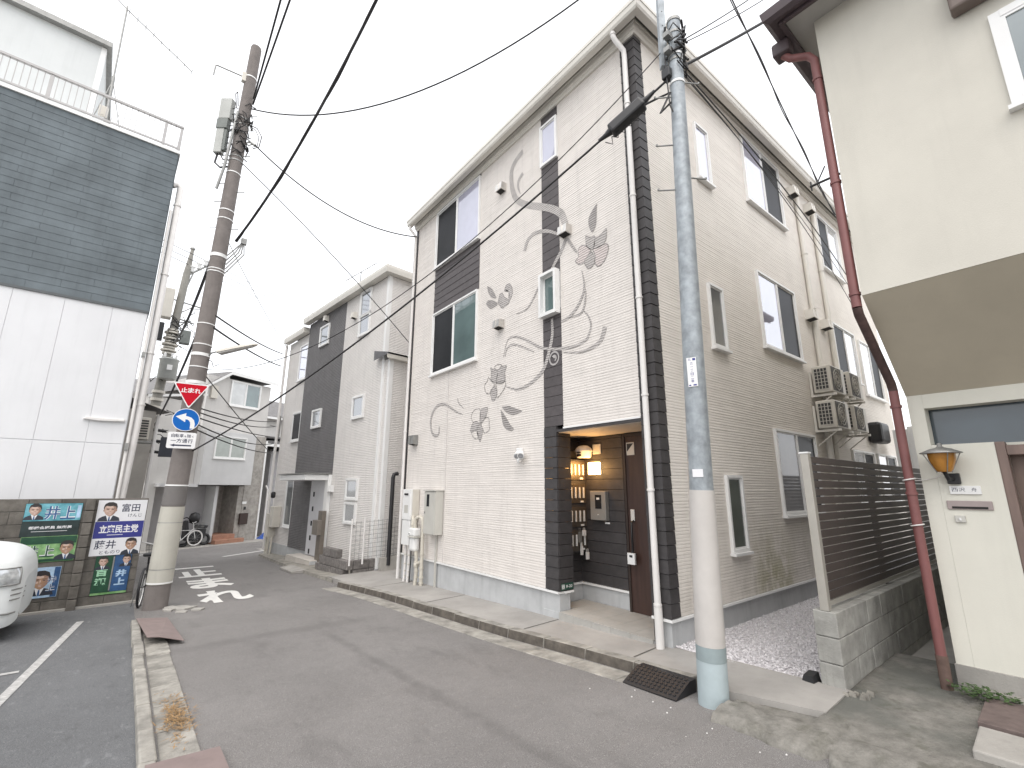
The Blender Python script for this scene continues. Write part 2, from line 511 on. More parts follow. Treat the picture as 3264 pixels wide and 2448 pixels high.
# ---------------------------------------------------------------- old broken concrete apron before the right house
def lump(x, y, s=1.0):
    from mathutils import noise
    return noise.fractal(Vector((x*s, y*s, 3.1)), .9, 2.0, 5)
b = MB()
nx, ny = 46, 150
def apx(y): return 3.66+.05*lump(y*1.3, .3, 2.2)+(.10*max(0, 1-abs(y-1.44)/.05))+max(0, (y-1.75))*.10
vs = []
for j in range(ny+1):
    y = -9+(2.20+9)*(j/ny)**.55
    x0, x1 = apx(y), 6.2
    for i in range(nx+1):
        t = (i/nx)**1.6
        x = x0+(x1-x0)*t
        rough = .020*lump(x, y, 5)+.012*lump(x, y, 19) if t < .16 else .006*lump(x, y, 5)
        h = zr(y)+min(1, t*60)*(.055+rough+.028*max(0, min(1, (x-3.72)/.15)))+.035*min(1, max(0, (x-4.1)/1.2))
        if abs(y-1.44) < .035 and x < 4.2: h -= .025
        if y > 1.62 and x > 4.0: h = min(h, zr(y)+.05)
        if t < 1e-6: h = zr(y)-.05
        vs.append((x, y, h))
fs = [(j*(nx+1)+i, j*(nx+1)+i+1, (j+1)*(nx+1)+i+1, (j+1)*(nx+1)+i) for j in range(ny) for i in range(nx)]
b.add(vs, fs, None, True)
def apron_mat():
    m, nt, bb = _nm('stained_concrete')
    pos = _pos(nt)
    f = _noise(nt, pos, 9, 7, .65)
    c = _ramp(nt, f, [(.3, (.145, .138, .122, 1)), (.7, (.285, .272, .245, 1))])
    g = nt.nodes.new('ShaderNodeSeparateXYZ'); nt.links.new(pos, g.inputs[0])
    big = _noise(nt, pos, 1.5, 5, .6)
    wet = _math(nt, 'MULTIPLY', _ss(nt, g.outputs[0], 4.05, 4.5), _ss(nt, big, .34, .58))
    c = _mix(nt, _math(nt, 'MULTIPLY', wet, .85), c, (.115, .118, .105))
    moss = _math(nt, 'MULTIPLY', _ss(nt, _noise(nt, pos, 5, 5, .65), .52, .68), .55)
    c = _mix(nt, moss, c, (.085, .085, .06))
    nt.links.new(c, bb.inputs['Base Color']); bb.inputs['Roughness'].default_value = .92
    bp = nt.nodes.new('ShaderNodeBump'); bp.inputs['Distance'].default_value = 1
    nt.links.new(_math(nt, 'MULTIPLY', _noise(nt, pos, 45, 5, .65), .012), bp.inputs['Height']); nt.links.new(bp.outputs[0], bb.inputs['Normal'])
    return m
M_conc_old2 = apron_mat()
obj('concrete_apron', b, M_conc_old2, kind='structure')
b = MB()
b.hexa([(4.25, -3, .0), (4.67, -3, .0), (4.67, .82, .0), (4.24, .80, .0), (4.25, -3, .155), (4.67, -3, .16), (4.67, .82, .105), (4.24, .80, .10)], M_conc)
b.hexa([(5.32, -3, .0), (5.62, -3, .0), (5.62, .95, .0), (5.32, .90, .0), (5.32, -3, .175), (5.62, -3, .18), (5.62, .95, .115), (5.32, .90, .11)], M_conc)
obj('entrance_slab', b, M_conc, kind='structure', bevel=.01)
pl = MB(); pl.hexa([(4.72, -1.2, .06), (5.29, -1.2, .06), (5.29, .855, .06), (4.72, .835, .06), (4.72, -1.2, .15), (5.29, -1.2, .155), (5.29, .855, .115), (4.72, .835, .11)])
obj('rusty_plate', pl, mat('rust_brown_plate', (.15, .115, .105), .8, .25, 12, bump=.002), label='brown rusty cover plate before the right house door', cat='cover plate', base=(5, .2, .06), bevel=.004)

# gravel strip beside the house
M_grav = mat('gravel_bed', (.56, .54, .55), .95, .25, 40, bump=.012, bs=60)
b = MB(); b.quad((4.745, 1.84, -.005), (15, 1.84, .01), (15, 3.2, .01), (4.745, 3.2, -.005))
obj('gravel_bed', b, M_grav, kind='structure')
b = MB()
for k in range(9000):
    u = random.random()**1.9
    x = 4.75+u*7.0; y = random.uniform(1.86, 3.16)
    r_ = random.uniform(.008, .017)
    z0 = .0
    p = [Vector((random.gauss(0, 1), random.gauss(0, 1), random.gauss(0, .7))).normalized()*r_*random.uniform(.7, 1.25) for _ in range(4)]
    c = Vector((x, y, z0+r_*.45))
    an = random.random()*6.28
    q = [c+Vector((math.cos(an+a)*r_*random.uniform(.8, 1.3), math.sin(an+a)*r_*random.uniform(.7, 1.1), random.uniform(-.3, .3)*r_)) for a in (0, 2.1, 4.2)]
    t = c+Vector((random.uniform(-.4, .4)*r_, random.uniform(-.4, .4)*r_, r_*.8)); bt = c-Vector((0, 0, r_*.8))
    b.add([*q, t, bt], ((0, 1, 3), (1, 2, 3), (2, 0, 3), (1, 0, 4), (2, 1, 4), (0, 2, 4)))
obj('gravel', b, mat('pale_gravel', (.62, .60, .61), .9, .35, 45), kind='stuff')

# ---------------------------------------------------------------- left gutter with kerbstones
gut = tag(thing('gutter', None, None, (.4, 6, 0)), kind='structure')
y = -6.0
while y < 9.3:
    y1 = min(y+.6, 9.36)
    j = random.uniform(-.008, .008); t = random.uniform(-.008, .008)
    k0, k1 = .335-.0105*(y-2), .335-.0105*(y1-2)
    m_ = MB()
    m_.hexa([(k0-.075+j, y+.006, zr(y)-.1), (k0+.055+j, y+.006, zr(y)-.1), (k1+.055+j, y1-.006, zr(y1)-.1), (k1-.075+j, y1-.006, zr(y1)-.1),
             (k0-.06+j, y+.006, zr(y)+.06+t), (k0+.035+j, y+.006, zr(y)+.055+t), (k1+.035+j, y1-.006, zr(y1)+.055+t), (k1-.06+j, y1-.006, zr(y1)+.06+t)])
    obj('kerbstone', m_, M_kerb, gut, bevel=.012)
    m_ = MB()
    m_.hexa([(k0+.06, y+.006, zr(y)-.1), (k0+.285+j, y+.006, zr(y)-.1), (k1+.285+j, y1-.006, zr(y1)-.1), (k1+.06, y1-.006, zr(y1)-.1),
             (k0+.06, y+.006, zr(y)+.004), (k0+.285+j, y+.006, zr(y)+.018+t*.4), (k1+.285+j, y1-.006, zr(y1)+.018+t*.4), (k1+.06, y1-.006, zr(y1)+.004)])
    obj('gutter_slab', m_, M_kerb, gut, bevel=.008)
    y = y1
    if y1 >= 9.36: break
M_plate = mat('brown_steel_plate', (.215, .165, .155), .6, .12, 7, bump=.0007, bs=70)
b = MB()
def P3(x, y, h): return (x, y, zr(y)+h)
top = [P3(.245, 9.36, .07), P3(.63, 9.33, .03), P3(.72, 7.55, .045), P3(.47, 7.68, .105), P3(.345, 7.80, .10)]
b.add([*top, *[(p[0], p[1], p[2]-.008) for p in top]], ((4, 3, 2, 1, 0), (5, 6, 7, 8, 9), (0, 1, 6, 5), (1, 2, 7, 6), (2, 3, 8, 7), (3, 4, 9, 8), (4, 0, 5, 9)))
obj('steel_ramp_plate', b, M_plate, label='bent brown steel ramp plate over the gutter by the concrete pole', cat='ramp plate', group='steel plates over the left gutter', base=(.45, 8.4, zr(8.4)))
b = MB(); b.hexa([P3(.27, 2.2, .05), P3(.74, 2.2, .03), P3(.70, 4.17, .03), P3(.28, 4.12, .062), P3(.27, 2.2, .06), P3(.74, 2.2, .04), P3(.70, 4.17, .04), P3(.28, 4.12, .072)])
obj('steel_ramp_plate', b, M_plate, label='flat brown steel plate over the gutter at the bottom edge of the photo', cat='ramp plate', group='steel plates over the left gutter', base=(.5, 3.2, zr(3.2)))
# broken concrete collar at the pole foot
b = MB()
for k in range(9):
    an = random.uniform(-.6, 1.2); r_ = random.uniform(.25, .62)
    x, y = .52+math.cos(an)*r_, 10.1+math.sin(an)*r_*1.2-.25
    m_ = [(x+math.cos(a)*random.uniform(.06, .16), y+math.sin(a)*random.uniform(.06, .14)) for a in (0, 1.2, 2.3, 3.5, 4.9)]
    z0 = zr(y)
    b.prism([(p[0], p[1]) for p in m_], z0-.01, z0+random.uniform(.012, .03))
obj('broken_concrete', b, M_conc, kind='stuff')

# ---------------------------------------------------------------- painted markings
def strip(a, c, w, dz=.006):
    a, c = Vector(a), Vector(c); d = (c-a).normalized(); n_ = Vector((-d.y, d.x))*w/2
    return sheet([a-n_, c-n_, c+n_, a+n_], dz)
b = MB(); b.poly(strip((-.41, 10.08), (-.735, 6.2), .085, .009)); obj('parking_line', b, M_worn, kind='structure')
b = MB(); b.poly(strip((-.735, 6.2), (-1.05, 2.6), .085, .009)); b.poly(strip((-.72, 7.5), (-4.2, 7.35), .085, .0095)); obj('parking_line', b, M_worn, kind='structure')
b = MB(); b.poly(strip((.92, 16.52), (2.02, 16.50), .26)); obj('stop_line', b, M_paint, kind='structure')
class RoadF(Fr):
    def __init__(s): pass
    def P(s, a, z, d=0): return (a, z, zr(z)+d)
RF = RoadF()
for ch, x0, x1, y0, y1 in (('止', 1.08, 1.98, 14.35, 16.0), ('ま', 1.16, 1.98, 12.2, 13.9), ('れ', 1.16, 2.02, 10.25, 11.75)):
    b = MB(); b.text(RF, ch, x0, x1, y0, y1, .006, bold=.04)
    obj('road_lettering', b, M_paint, kind='structure')
b = MB()
b.poly(strip((2.62, 19.35), (4.2, 20.75), .13)); b.poly(strip((4.2, 20.75), (11, 24.5), .13))
b.poly(strip((1.0, 22.75), (5.6, 24.75), .13)); b.poly(strip((5.6, 24.75), (14, 28.4), .13)); b.poly(strip((1.0, 22.75), (-8, 18.9), .13))
obj('edge_line', b, M_paint, kind='structure')
# far pavement with a low kerb
b = MB()
def d3p(s, o):   # along and off the far street
    return (4.05+.9*s-.4357*o, 26.49+.4357*s+.9*o)
pts = [d3p(-14, -1.35), d3p(12, -1.35), d3p(12, 2), d3p(-14, 2)]
b.prism(pts, zr(25)-.2, zr(25.5)+.03, M_conc)
obj('far_pavement', b, M_conc, kind='structure', bevel=.01)
# pavement edge before the second house
b = MB()
pts = [(3.62, 11.0), (3.50, 14), (3.55, 18.6), (4.2, 18.9), (4.75, 11.0)]
for i in range(1):
    b.add([(x, y, zr(y)-.1) for x, y in pts]+[(x+(.03 if k < 3 else 0), y, zr(y)+.07) for k, (x, y) in enumerate(pts)],
          ((9, 8, 7, 6, 5)[::-1], (0, 1, 6, 5), (1, 2, 7, 6), (2, 3, 8, 7), (3, 4, 9, 8)))
obj('pavement_edge', b, M_conc_old, kind='structure')
b = MB(); b.hexa([P3(3.30, 13.1, 0), P3(3.64, 13.0, 0), P3(3.62, 14.35, 0), P3(3.30, 14.3, 0), P3(3.30, 13.1, .06), P3(3.64, 13.0, .09), P3(3.62, 14.35, .09), P3(3.30, 14.3, .06)])
obj('ramp_slab', b, M_conc, label='flat pale concrete slab on the road edge by the second house step', cat='ramp', base=(3.5, 13.7, zr(13.7)), bevel=.012)
# ================================================================ main house
X0, Y0 = 4.674, 3.149
YL, XR = 9.83, 14.9           # far ends of the street front and of the side wall
ZB, ZT = .285, 8.09           # siding from .. to
FF = Fr((X0, 0), (0, 1), (-1, 0))        # street front: s = y
FS = Fr((0, Y0), (1, 0), (0, -1))        # side: s = x
house = thing('apartment_house', 'pale ribbed three storey house with flower mural and dark corner boards', 'house', (X0, Y0, 0))

def ridged(F, s0, s1, z0, z1, pitch=.037, depth=.0042, seg=.20, m=None, seed=1):
    """rough split-stone siding: every course a row of slightly uneven ledges"""
    rnd = random.Random(seed)
    b = MB()
    n = int(round((z1-z0)/pitch)); p = (z1-z0)/n
    ns = max(1, int((s1-s0)/seg))
    for i in range(n):
        za, zb = z0+i*p, z0+(i+1)*p
        off = rnd.random()*seg
        cuts = [s0]+[clamp(s0+off+k*seg+rnd.uniform(-.06, .06), s0+.01, s1-.01) for k in range(ns)]
        cuts = sorted(set(cuts))
        if s1-cuts[-1] > 1e-4: cuts.append(s1)
        vs, fs = [], []
        prev = rnd.uniform(.55, 1)
        for k, s in enumerate(cuts):
            d = depth*prev
            w = rnd.uniform(-.15, .15)*p
            vs += [F.P(s, za, .000), F.P(s, za+p*.14, d), F.P(s, za+p*.62+w, d*.86), F.P(s, zb, .000)]
            prev = clamp(prev+rnd.uniform(-.35, .35), .5, 1.0)
        for k in range(len(cuts)-1):
            a = k*4; c = a+4
            fs += [(a, c, c+1, a+1), (a+1, c+1, c+2, a+2), (a+2, c+2, c+3, a+3)]
        b.add(vs, fs, m)
    return b

# ---- walls (solid backing, then the ledges)
def wall_piece(F, s0, s1, z0, z1, th, seed, m=M_white):
    b = MB(); b.fbox(F, s0, s1, z0, z1, -th, -.002, m)
    r_ = ridged(F, s0, s1, z0, z1, m=m, seed=seed)
    b.add(r_.v, r_.f, m)
    return obj('wall', b, m, house)
wall_piece(FF, 5.13, YL, ZB, ZT, .16, 1)
wall_piece(FF, 3.385, 4.72, 2.49, ZT, .16, 2)

# side wall with a green algae stain of its own shape
def side_mat():
    m, nt, b = _nm('side_siding')
    pos = _pos(nt)
    f = _noise(nt, pos, 3, 5)
    c = _ramp(nt, f, [(.3, (.70, .66, .61, 1)), (.7, (.76, .72, .665, 1))])
    g = nt.nodes.new('ShaderNodeSeparateXYZ'); nt.links.new(pos, g.inputs[0])
    st = _noise(nt, _pos(nt, (3.2, 3.2, 1.6)), 1.3, 6, .7)
    dx = _math(nt, 'ABSOLUTE', _math(nt, 'SUBTRACT', g.outputs[0], 7.25))
    k = _math(nt, 'MULTIPLY', _ss(nt, dx, 1.0, .1), _ss(nt, g.outputs[2], 1.5, .3))
    k = _math(nt, 'MULTIPLY', k, _ss(nt, st, .36, .62))
    c = _mix(nt, _math(nt, 'MULTIPLY', k, .75), c, (.30, .285, .135))
    k2 = _math(nt, 'MULTIPLY', _ss(nt, g.outputs[2], 1.6, .3), _ss(nt, _noise(nt, _pos(nt, (3, 3, 1)), 1, 5, .65), .42, .66))
    c = _mix(nt, _math(nt, 'MULTIPLY', k2, .35), c, (.33, .30, .25))
    nt.links.new(c, b.inputs['Base Color']); b.inputs['Roughness'].default_value = .8
    bp = nt.nodes.new('ShaderNodeBump'); nt.links.new(_math(nt, 'MULTIPLY', _noise(nt, pos, 140), .0015), bp.inputs['Height']); bp.inputs['Distance'].default_value = 1
    nt.links.new(bp.outputs[0], b.inputs['Normal'])
    return m
M_side = side_mat()
b = MB(); b.fbox(FS, 4.83, XR, ZB, ZT+.08, -.16, -.002, M_side); r_ = ridged(FS, 4.83, XR, ZB, ZT+.08, m=M_side, seed=3, seg=.22, depth=.0034); b.add(r_.v, r_.f, M_side)
obj('wall', b, M_side, house)
b = MB(); b.box(X0+.17, XR, YL-.16, YL, -.6, ZT); b.box(XR-.16, XR, Y0+.17, YL-.17, -.6, ZT)       # unseen back walls
obj('wall', b, M_white, house)
b = MB(); b.box(5.66, XR-.2, Y0+.2, YL-.2, .3, .34); b.box(5.62, 5.66, 3.35, 5.3, .0, 2.5); b.box(X0+.17, XR-.2, Y0+.2, YL-.2, 8.0, 8.05)
obj('floor', b, M_dark, house)
# siding joints: fine vertical gaps
for s in (8.0,):
    b = MB(); b.fbox(FF, s-.004, s+.004, ZB, 4.0, -.001, .010); obj('joint_strip', b, mat('sealant', (.52, .50, .48), .7, .03), house)

# ---- dark boards: strip, corner, panel between the windows, porch
pitch = .1505
def fboard(F, s0, s1, z, h, d=.015, t=.03):
    m_ = MB()
    # board that leans out towards its lower edge
    m_.add([F.P(s0, z, -t), F.P(s1, z, -t), F.P(s1, z+h, -t), F.P(s0, z+h, -t), F.P(s0, z, d), F.P(s1, z, d), F.P(s1, z+h, d*.55), F.P(s0, z+h, d*.55)],
           ((0, 1, 2, 3), (7, 6, 5, 4), (0, 4, 5, 1), (3, 2, 6, 7), (0, 3, 7, 4), (1, 5, 6, 2)))
    return m_
# strip (y 4.72..5.13), broken by two windows; pillar below the porch lintel
me_strip = None
z = ZB
while z < ZT-.02:
    h = min(pitch, ZT-z)
    if not (4.30 < z+h/2 < 4.98 or 7.02 < z+h/2 < 7.78):
        if z > 2.42: o = obj('board', fboard(FF, 4.722, 5.128, z+.004, h-.006, .0042), M_strip, house)
        else:
            m_ = fboard(FF, 4.862, 5.128, z+.004, h-.006)
            m_.box(X0+.001, X0+.262, 4.852, 4.890, z+.004, z+h-.004)
            obj('board', m_, M_board, house)
    z += pitch
# corner trim: L-shaped boards, meeting in a chevron
z = ZB
while z < ZT+.02:
    h = min(pitch, ZT+.06-z)
    m_ = MB()
    e0, e1 = .011, .005
    A = [(X0-e0, 3.385), (X0-e0, Y0-e0), (4.842, Y0-e0), (4.842, Y0+.03), (X0+.03, Y0+.03), (X0+.03, 3.385)]
    B = [(X0-e1, 3.385), (X0-e1, Y0-e1), (4.842, Y0-e1), (4.842, Y0+.03), (X0+.03, Y0+.03), (X0+.03, 3.385)]
    vs = [(p[0], p[1], z+.004) for p in A]+[(p[0], p[1], z+h-.003) for p in B]
    m_.add(vs, [(5, 4, 3, 2, 1, 0), (6, 7, 8, 9, 10, 11)]+[(i, (i+1) % 6, 6+(i+1) % 6, 6+i) for i in range(6)])
    obj('corner_board', m_, M_board, house)
    z += pitch
# panel between the left windows and the sliver above the upper one
z = 5.455
for i in range(7):
    obj('board', fboard(FF, 6.965, 8.765, z+.003, .1515), M_strip, house); z += .1535
obj('board', fboard(FF, 6.965, 8.765, 7.975, .11), M_strip, house)

# ---- porch recess
XB = 5.49
z = ZB
while z < 2.42:
    h = min(pitch, 2.44-z)
    m_ = MB(); m_.box(XB-.014, XB+.03, 4.335, 5.215, z+.003, z+h-.003); m_.box(4.94, XB-.014, 5.20, 5.24, z+.003, z+h-.003)
    obj('porch_board', m_, M_board, house)
    z += pitch
b = MB(); b.box(X0+.02, XB, 3.385, 5.2, 2.445, 2.487); obj('porch_ceiling', b, M_soffit, house)
b = MB(); b.box(X0+.03, XB+.03, 3.36, 3.40, .03, 2.44); obj('porch_side', b, M_board, house)
b = MB(); b.fbox(FF, 3.385, 4.858, 2.452, 2.489, -.15, .012); obj('lintel_strip', b, M_board, house)
b = MB(); b.fbox(FF, 3.385, 4.718, 2.4895, 2.512, -.004, .020); obj('lintel_flashing', b, M_alu, house)
# porch floor of tiles
M_tile = mat('porch_tile', (.40, .39, .365), .6, .09, 5, bump=.0006, bs=120, per_object=.12)
b = MB(); b.box(X0+.012, XB, 3.39, 5.2, -.25, .015); obj('porch_base', b, M_found, house)
for i in range(3):
    for j in range(6):
        y0 = 3.395+j*.302; x0 = X0-.006+i*.274
        y1 = min(y0+.298, 5.195 if i else 4.875)
        if y1-y0 < .05: continue
        m_ = MB(); m_.box(x0, min(x0+.270, XB-.001), y0, y1, .016, .032); obj('floor_tile', m_, M_tile, house)
        if i == 0:
            m_ = MB(); m_.box(X0-.008, X0+.011, y0, y1, -.15, .0145); obj('floor_tile', m_, M_tile, house)
# front door
b = MB(); b.box(XB-.035, XB+.02, 3.40, 4.30, .033, 2.43)
M_door = mat('dark_brown_door', (.052, .027, .021), .45, .25, 3, stretch=(6, 6, .5), bump=.0006, bs=40)
door = obj('door', b, M_door, house, bevel=.004)
b = MB(); b.box(XB-.05, XB-.036, 4.262, 4.30, .034, 2.43); b.box(XB-.05, XB-.036, 3.40, 4.262, 2.39, 2.43); obj('frame', b, mat('door_frame_bronze', (.035, .024, .02), .4, .1), door)
b = MB(); b.tube([(XB-.04, 4.165, 1.22), (XB-.10, 4.165, 1.20), (XB-.10, 4.165, .80), (XB-.04, 4.165, .78)], .014, 8); obj('handle', b, M_black, door)
b = MB(); b.box(XB-.052, XB-.036, 4.145, 4.21, 1.215, 1.37); obj('keypad', b, mat('pale_plastic', (.62, .60, .57), .4, .03), door, bevel=.004)
b = MB(); b.box(XB-.040, XB-.0355, 4.10, 4.235, 2.12, 2.30, M_cream); b.add([(XB-.0415, 4.225, 2.285), (XB-.0415, 4.11, 2.285), (XB-.0415, 4.225, 2.17)], ((0, 1, 2),), M_black); obj('sticker', b, None, door)
b = MB(); b.box(XB-.135, XB-.105, 4.115, 4.235, .655, .80, M_alu); b.box(XB-.137, XB-.1352, 4.15, 4.20, .745, .775, M_black); b.tube([(XB-.12, 4.175, .80), (XB-.11, 4.168, .84)], .006, 6, M_black); 
tag(obj('key_box', b, None, base=(XB-.12, 4.17, .7), bevel=.003), 'small white key box hanging from the door handle', 'key box')

# wall lamp, lit
b = MB(); b.box(XB-.03, XB-.015, 4.74, 4.945, 1.865, 2.04)
lamp = tag(obj('wall_lamp', b, M_alu, base=(XB-.02, 4.845, 1.95)), 'glowing square wall lamp in the dark entrance', 'lamp')
b = MB(); b.box(XB-.085, XB-.0305, 4.735, 4.95, 1.86, 2.045); obj('lamp_shade', b, emit('lamp_glow', (1.0, .58, .20), 11.0), lamp, bevel=.008)
pt = bpy.data.lights.new('lamp_bulb', 'POINT'); pt.energy = 8.5; pt.color = (1, .52, .17); pt.shadow_soft_size = .09
po = bpy.data.objects.new('lamp_bulb', pt); COL.objects.link(po); po.parent = lamp; po.location = (-.16, 0, 0)

# round fire alarm over the lamp
al = thing('alarm_sounder', 'round white alarm dome above the lit wall lamp', 'alarm', (XB-.11, 4.99, 2.2))
b = MB()
pr = [(.0, -.10), (.10, -.10), (.115, -.085), (.122, -.01), (.135, 0), (.135, .012), (.118, .05), (.07, .085), (0, .095)]
b.lathe((XB-.13, 4.985, 2.215), pr, 20); obj('dome', b, M_alu, al)
b = MB(); b.box(XB-.275, XB-.248, 4.93, 5.0, 2.135, 2.165); b.box(XB-.275, XB-.25, 4.93, 5.0, 2.185, 2.2); obj('slot', b, M_black, al)
b = MB(); b.box(XB-.03, XB-.0145, 4.73, 4.89, 2.17, 2.32); obj('switch_plate', b, M_greybox, house, bevel=.004)
# distribution box with a dark window
bx = thing('meter_box', 'grey meter box with small dark window in the dark entrance', 'meter box', (XB-.05, 4.76, 1.2))
b = MB(); b.box(XB-.09, XB-.0145, 4.62, 4.92, 1.195, 1.615); obj('casing', b, mat('meter_casing', (.25, .24, .22), .5, .06), bx, bevel=.006)
b = MB(); b.box(XB-.0935, XB-.0905, 4.70, 4.82, 1.36, 1.56, G_dark); obj('window', b, None, bx)
b = MB(); b.box(XB-.0965, XB-.0938, 4.735, 4.79, 1.49, 1.52, M_alu); b.lathe((XB-.1, 4.76, 1.27), [(.012, 0), (.012, .01)], 10, M_alu); obj('dial', b, None, bx)
b = MB(); b.box(XB-.02, XB-.0145, 4.615, 4.705, 1.145, 1.17); obj('name_tag', b, M_alu, house)
# mailbox unit on the porch's left wall
mb_ = thing('mailbox_unit', 'stack of four dark mailboxes with white slat strips beside the lit lamp', 'mailboxes', (5.3, 5.15, .7))
M_mail = mat('bronze_mailbox', (.10, .085, .07), .35, .08, 4, metal=.4)
b = MB(); b.box(5.0, 5.475, 5.075, 5.199, .72, 2.09); obj('cabinet', b, M_board, mb_, bevel=.004)
for k in range(4):
    z0 = 1.78-k*.345
    b = MB(); b.box(5.02, 5.465, 5.062, 5.0745, z0, z0+.285); dr = obj('mailbox_door', b, M_mail, mb_, bevel=.003)
    for j in range(4):
        xx = 5.14+j*.088
        b = MB(); b.box(xx-.011, xx+.011, 5.046, 5.0615, z0+.075, z0+.235); obj('slat', b, M_alu, dr)
    b = MB(); b.box(5.335, 5.395, 5.048, 5.0615, z0+.01, z0+.035); obj('label_tag', b, M_alu, dr)
for (xx, zz, w, h, tx) in ((5.27, .98, .05, .22, 'grey padlock hanging on the mailboxes'), (5.36, 1.02, .06, .12, 'white tilted tag hanging on the mailboxes'), (5.30, .79, .035, .2, 'white key safe low on the mailboxes'), (5.42, .70, .05, .16, 'lowest white key safe by the mailbox corner')):
    b = MB(); b.box(xx-w/2, xx+w/2, 5.01, 5.04, zz-h*.5, zz+h*.15); b.tube([(xx-w*.3, 5.025, zz+h*.15), (xx-w*.3, 5.025, zz+h*.42), (xx+w*.3, 5.025, zz+h*.42), (xx+w*.3, 5.025, zz+h*.15)], .004, 6)
    tag(obj('padlock', b, M_pipe if 'white' in tx else M_dsteel, base=(xx, 5.025, zz), bevel=.003), tx, 'padlock', 'key safes on the mailboxes')
# address plate on the pillar
b = MB(); FP = Fr((0, 4.849), (1, 0), (0, -1)); b.fbox(FP, 4.69, 4.92, .30, .385, 0, .004, mat('green_plate', (.015, .06, .04), .4, .05))
b.text(FP, '8-20', 4.78, 4.90, .325, .362, .0052, M_alu, .01); b.fbox(FP, 4.70, 4.752, .315, .372, .0042, .0052, M_alu); b.text(FP, '区', 4.704, 4.748, .32, .368, .0062, b.mats[0])
obj('address_plate', b, None, house)

# ---- foundation and drip strip
b = MB()
b.box(X0+.022, X0+.2, 4.885, YL-.02, -.62, .252)
b.box(X0+.022, X0+.2, Y0+.022, 3.37, -.62, .252)
b.box(X0+.2, XR-.02, Y0+.022, Y0+.2, -.62, .252)
b.box(4.885, XB+.02, 5.215, 5.26, 0, .252); b.box(X0+.2, 4.90, 4.885, 5.0, -.05, .252)
b.box(XB+.004, XB+.08, 4.305, 5.215, -.1, .252)
obj('foundation', b, M_found, house, bevel=.006)
b = MB()
b.box(X0-.022, X0+.10, 4.868, YL, .254, .281); b.box(X0-.022, X0+.1, Y0-.022, 3.388, .254, .281); b.box(X0+.1, XR, Y0-.022, Y0+.1, .254, .281)
b.box(X0+.1, 4.93, 4.842, 4.95, .254, .281); b.box(4.93, XB-.03, 5.18, 5.23, .254, .281); b.box(XB-.03, XB+.02, 4.305, 5.23, .254, .281)
obj('drip_strip', b, M_alu, house)

# ---- windows
def window(parent, F, s0, s1, z0, z1, panes, fr=.035, d=.045, sill=True, frame_m=M_alu, mull=.03, outer=None, name='window'):
    """frame (the window part) > panes and sill; panes listed from low s to high s"""
    b = MB()
    b.fbox(F, s0, s0+fr, z0, z1, -.02, d); b.fbox(F, s1-fr, s1, z0, z1, -.02, d)
    b.fbox(F, s0+fr, s1-fr, z1-fr, z1, -.02, d+.004); b.fbox(F, s0+fr, s1-fr, z0, z0+fr*1.2, -.02, d+.004)
    n = len(panes); w = (s1-s0-2*fr)/n
    for i in range(1, n):
        c = s0+fr+w*i; b.fbox(F, c-mull/2, c+mull/2, z0+fr*1.2, z1-fr, -.02, d-.006)
    o = obj(name, b, frame_m, parent)
    for i, pm in enumerate(panes):
        a0, a1 = s0+fr+w*i+(mull/2 if i else 0), s0+fr+w*(i+1)-(mull/2 if i < n-1 else 0)
        b = MB(); dd = .012 if i % 2 else .020
        b.fbox(F, a0, a1, z0+fr*1.2, z1-fr, -.015, dd)
        obj('pane', b, pm, o)
        b = MB(); e = .022
        b.fbox(F, a0, a0+e, z0+fr*1.2, z1-fr, dd, dd+.010); b.fbox(F, a1-e, a1, z0+fr*1.2, z1-fr, dd, dd+.010)
        b.fbox(F, a0+e, a1-e, z1-fr-e, z1-fr, dd, dd+.010); b.fbox(F, a0+e, a1-e, z0+fr*1.2, z0+fr*1.2+e, dd, dd+.010)
        obj('sash', b, frame_m, o)
    if sill:
        b = MB(); b.fbox(F, s0-.02, s1+.02, z0-.035, z0-.001, -.01, d+.035); obj('sill', b, frame_m, o)
    return o
window(house, FF, 6.967, 8.768, 6.545, 7.965, (G_sky, G_dark))
window(house, FF, 6.985, 8.75, 4.02, 5.44, (G_teal, G_dark))
window(house, FF, 4.715, 5.125, 7.0, 7.80, (G_sky,), sill=False)
window(house, FF, 4.735, 5.12, 4.26, 4.985, (G_teal,), d=.11, fr=.045, sill=False)
window(house, FS, 6.12, 6.53, 6.36, 7.37, (G_sky,))
window(house, FS, 6.085, 6.50, 3.61, 4.59, (glass('window_grey', (.16, .165, .16), .10, .04, fres=.2),))
window(house, FS, 6.07, 6.50, .85, 1.835, (glass('window_olive', (.10, .115, .10), .03, .08, fres=.14),))
window(house, FS, 7.80, 9.39, 6.69, 8.06, (G_sky, G_dark))
window(house, FS, 7.77, 9.33, 3.95, 5.32, (G_sky, G_dark))
window(house, FS, 7.74, 9.36, 1.26, 2.59, (glass('window_shade', (.16, .16, .165), .04, .06, fres=.15), G_dark))
window(house, FS, 11.30, 12.62, 6.50, 7.84, (G_dark, M_curtain))
window(house, FS, 11.26, 12.66, 4.0, 5.19, (G_dark, M_curtain))
window(house, FS, 12.96, 14.42, 3.80, 5.14, (M_curtain, G_dark))
window(house, FS, 11.3, 12.7, 1.35, 2.45, (M_curtain, G_dark)); window(house, FS, 12.96, 14.42, 1.35, 2.45, (M_curtain, G_dark))

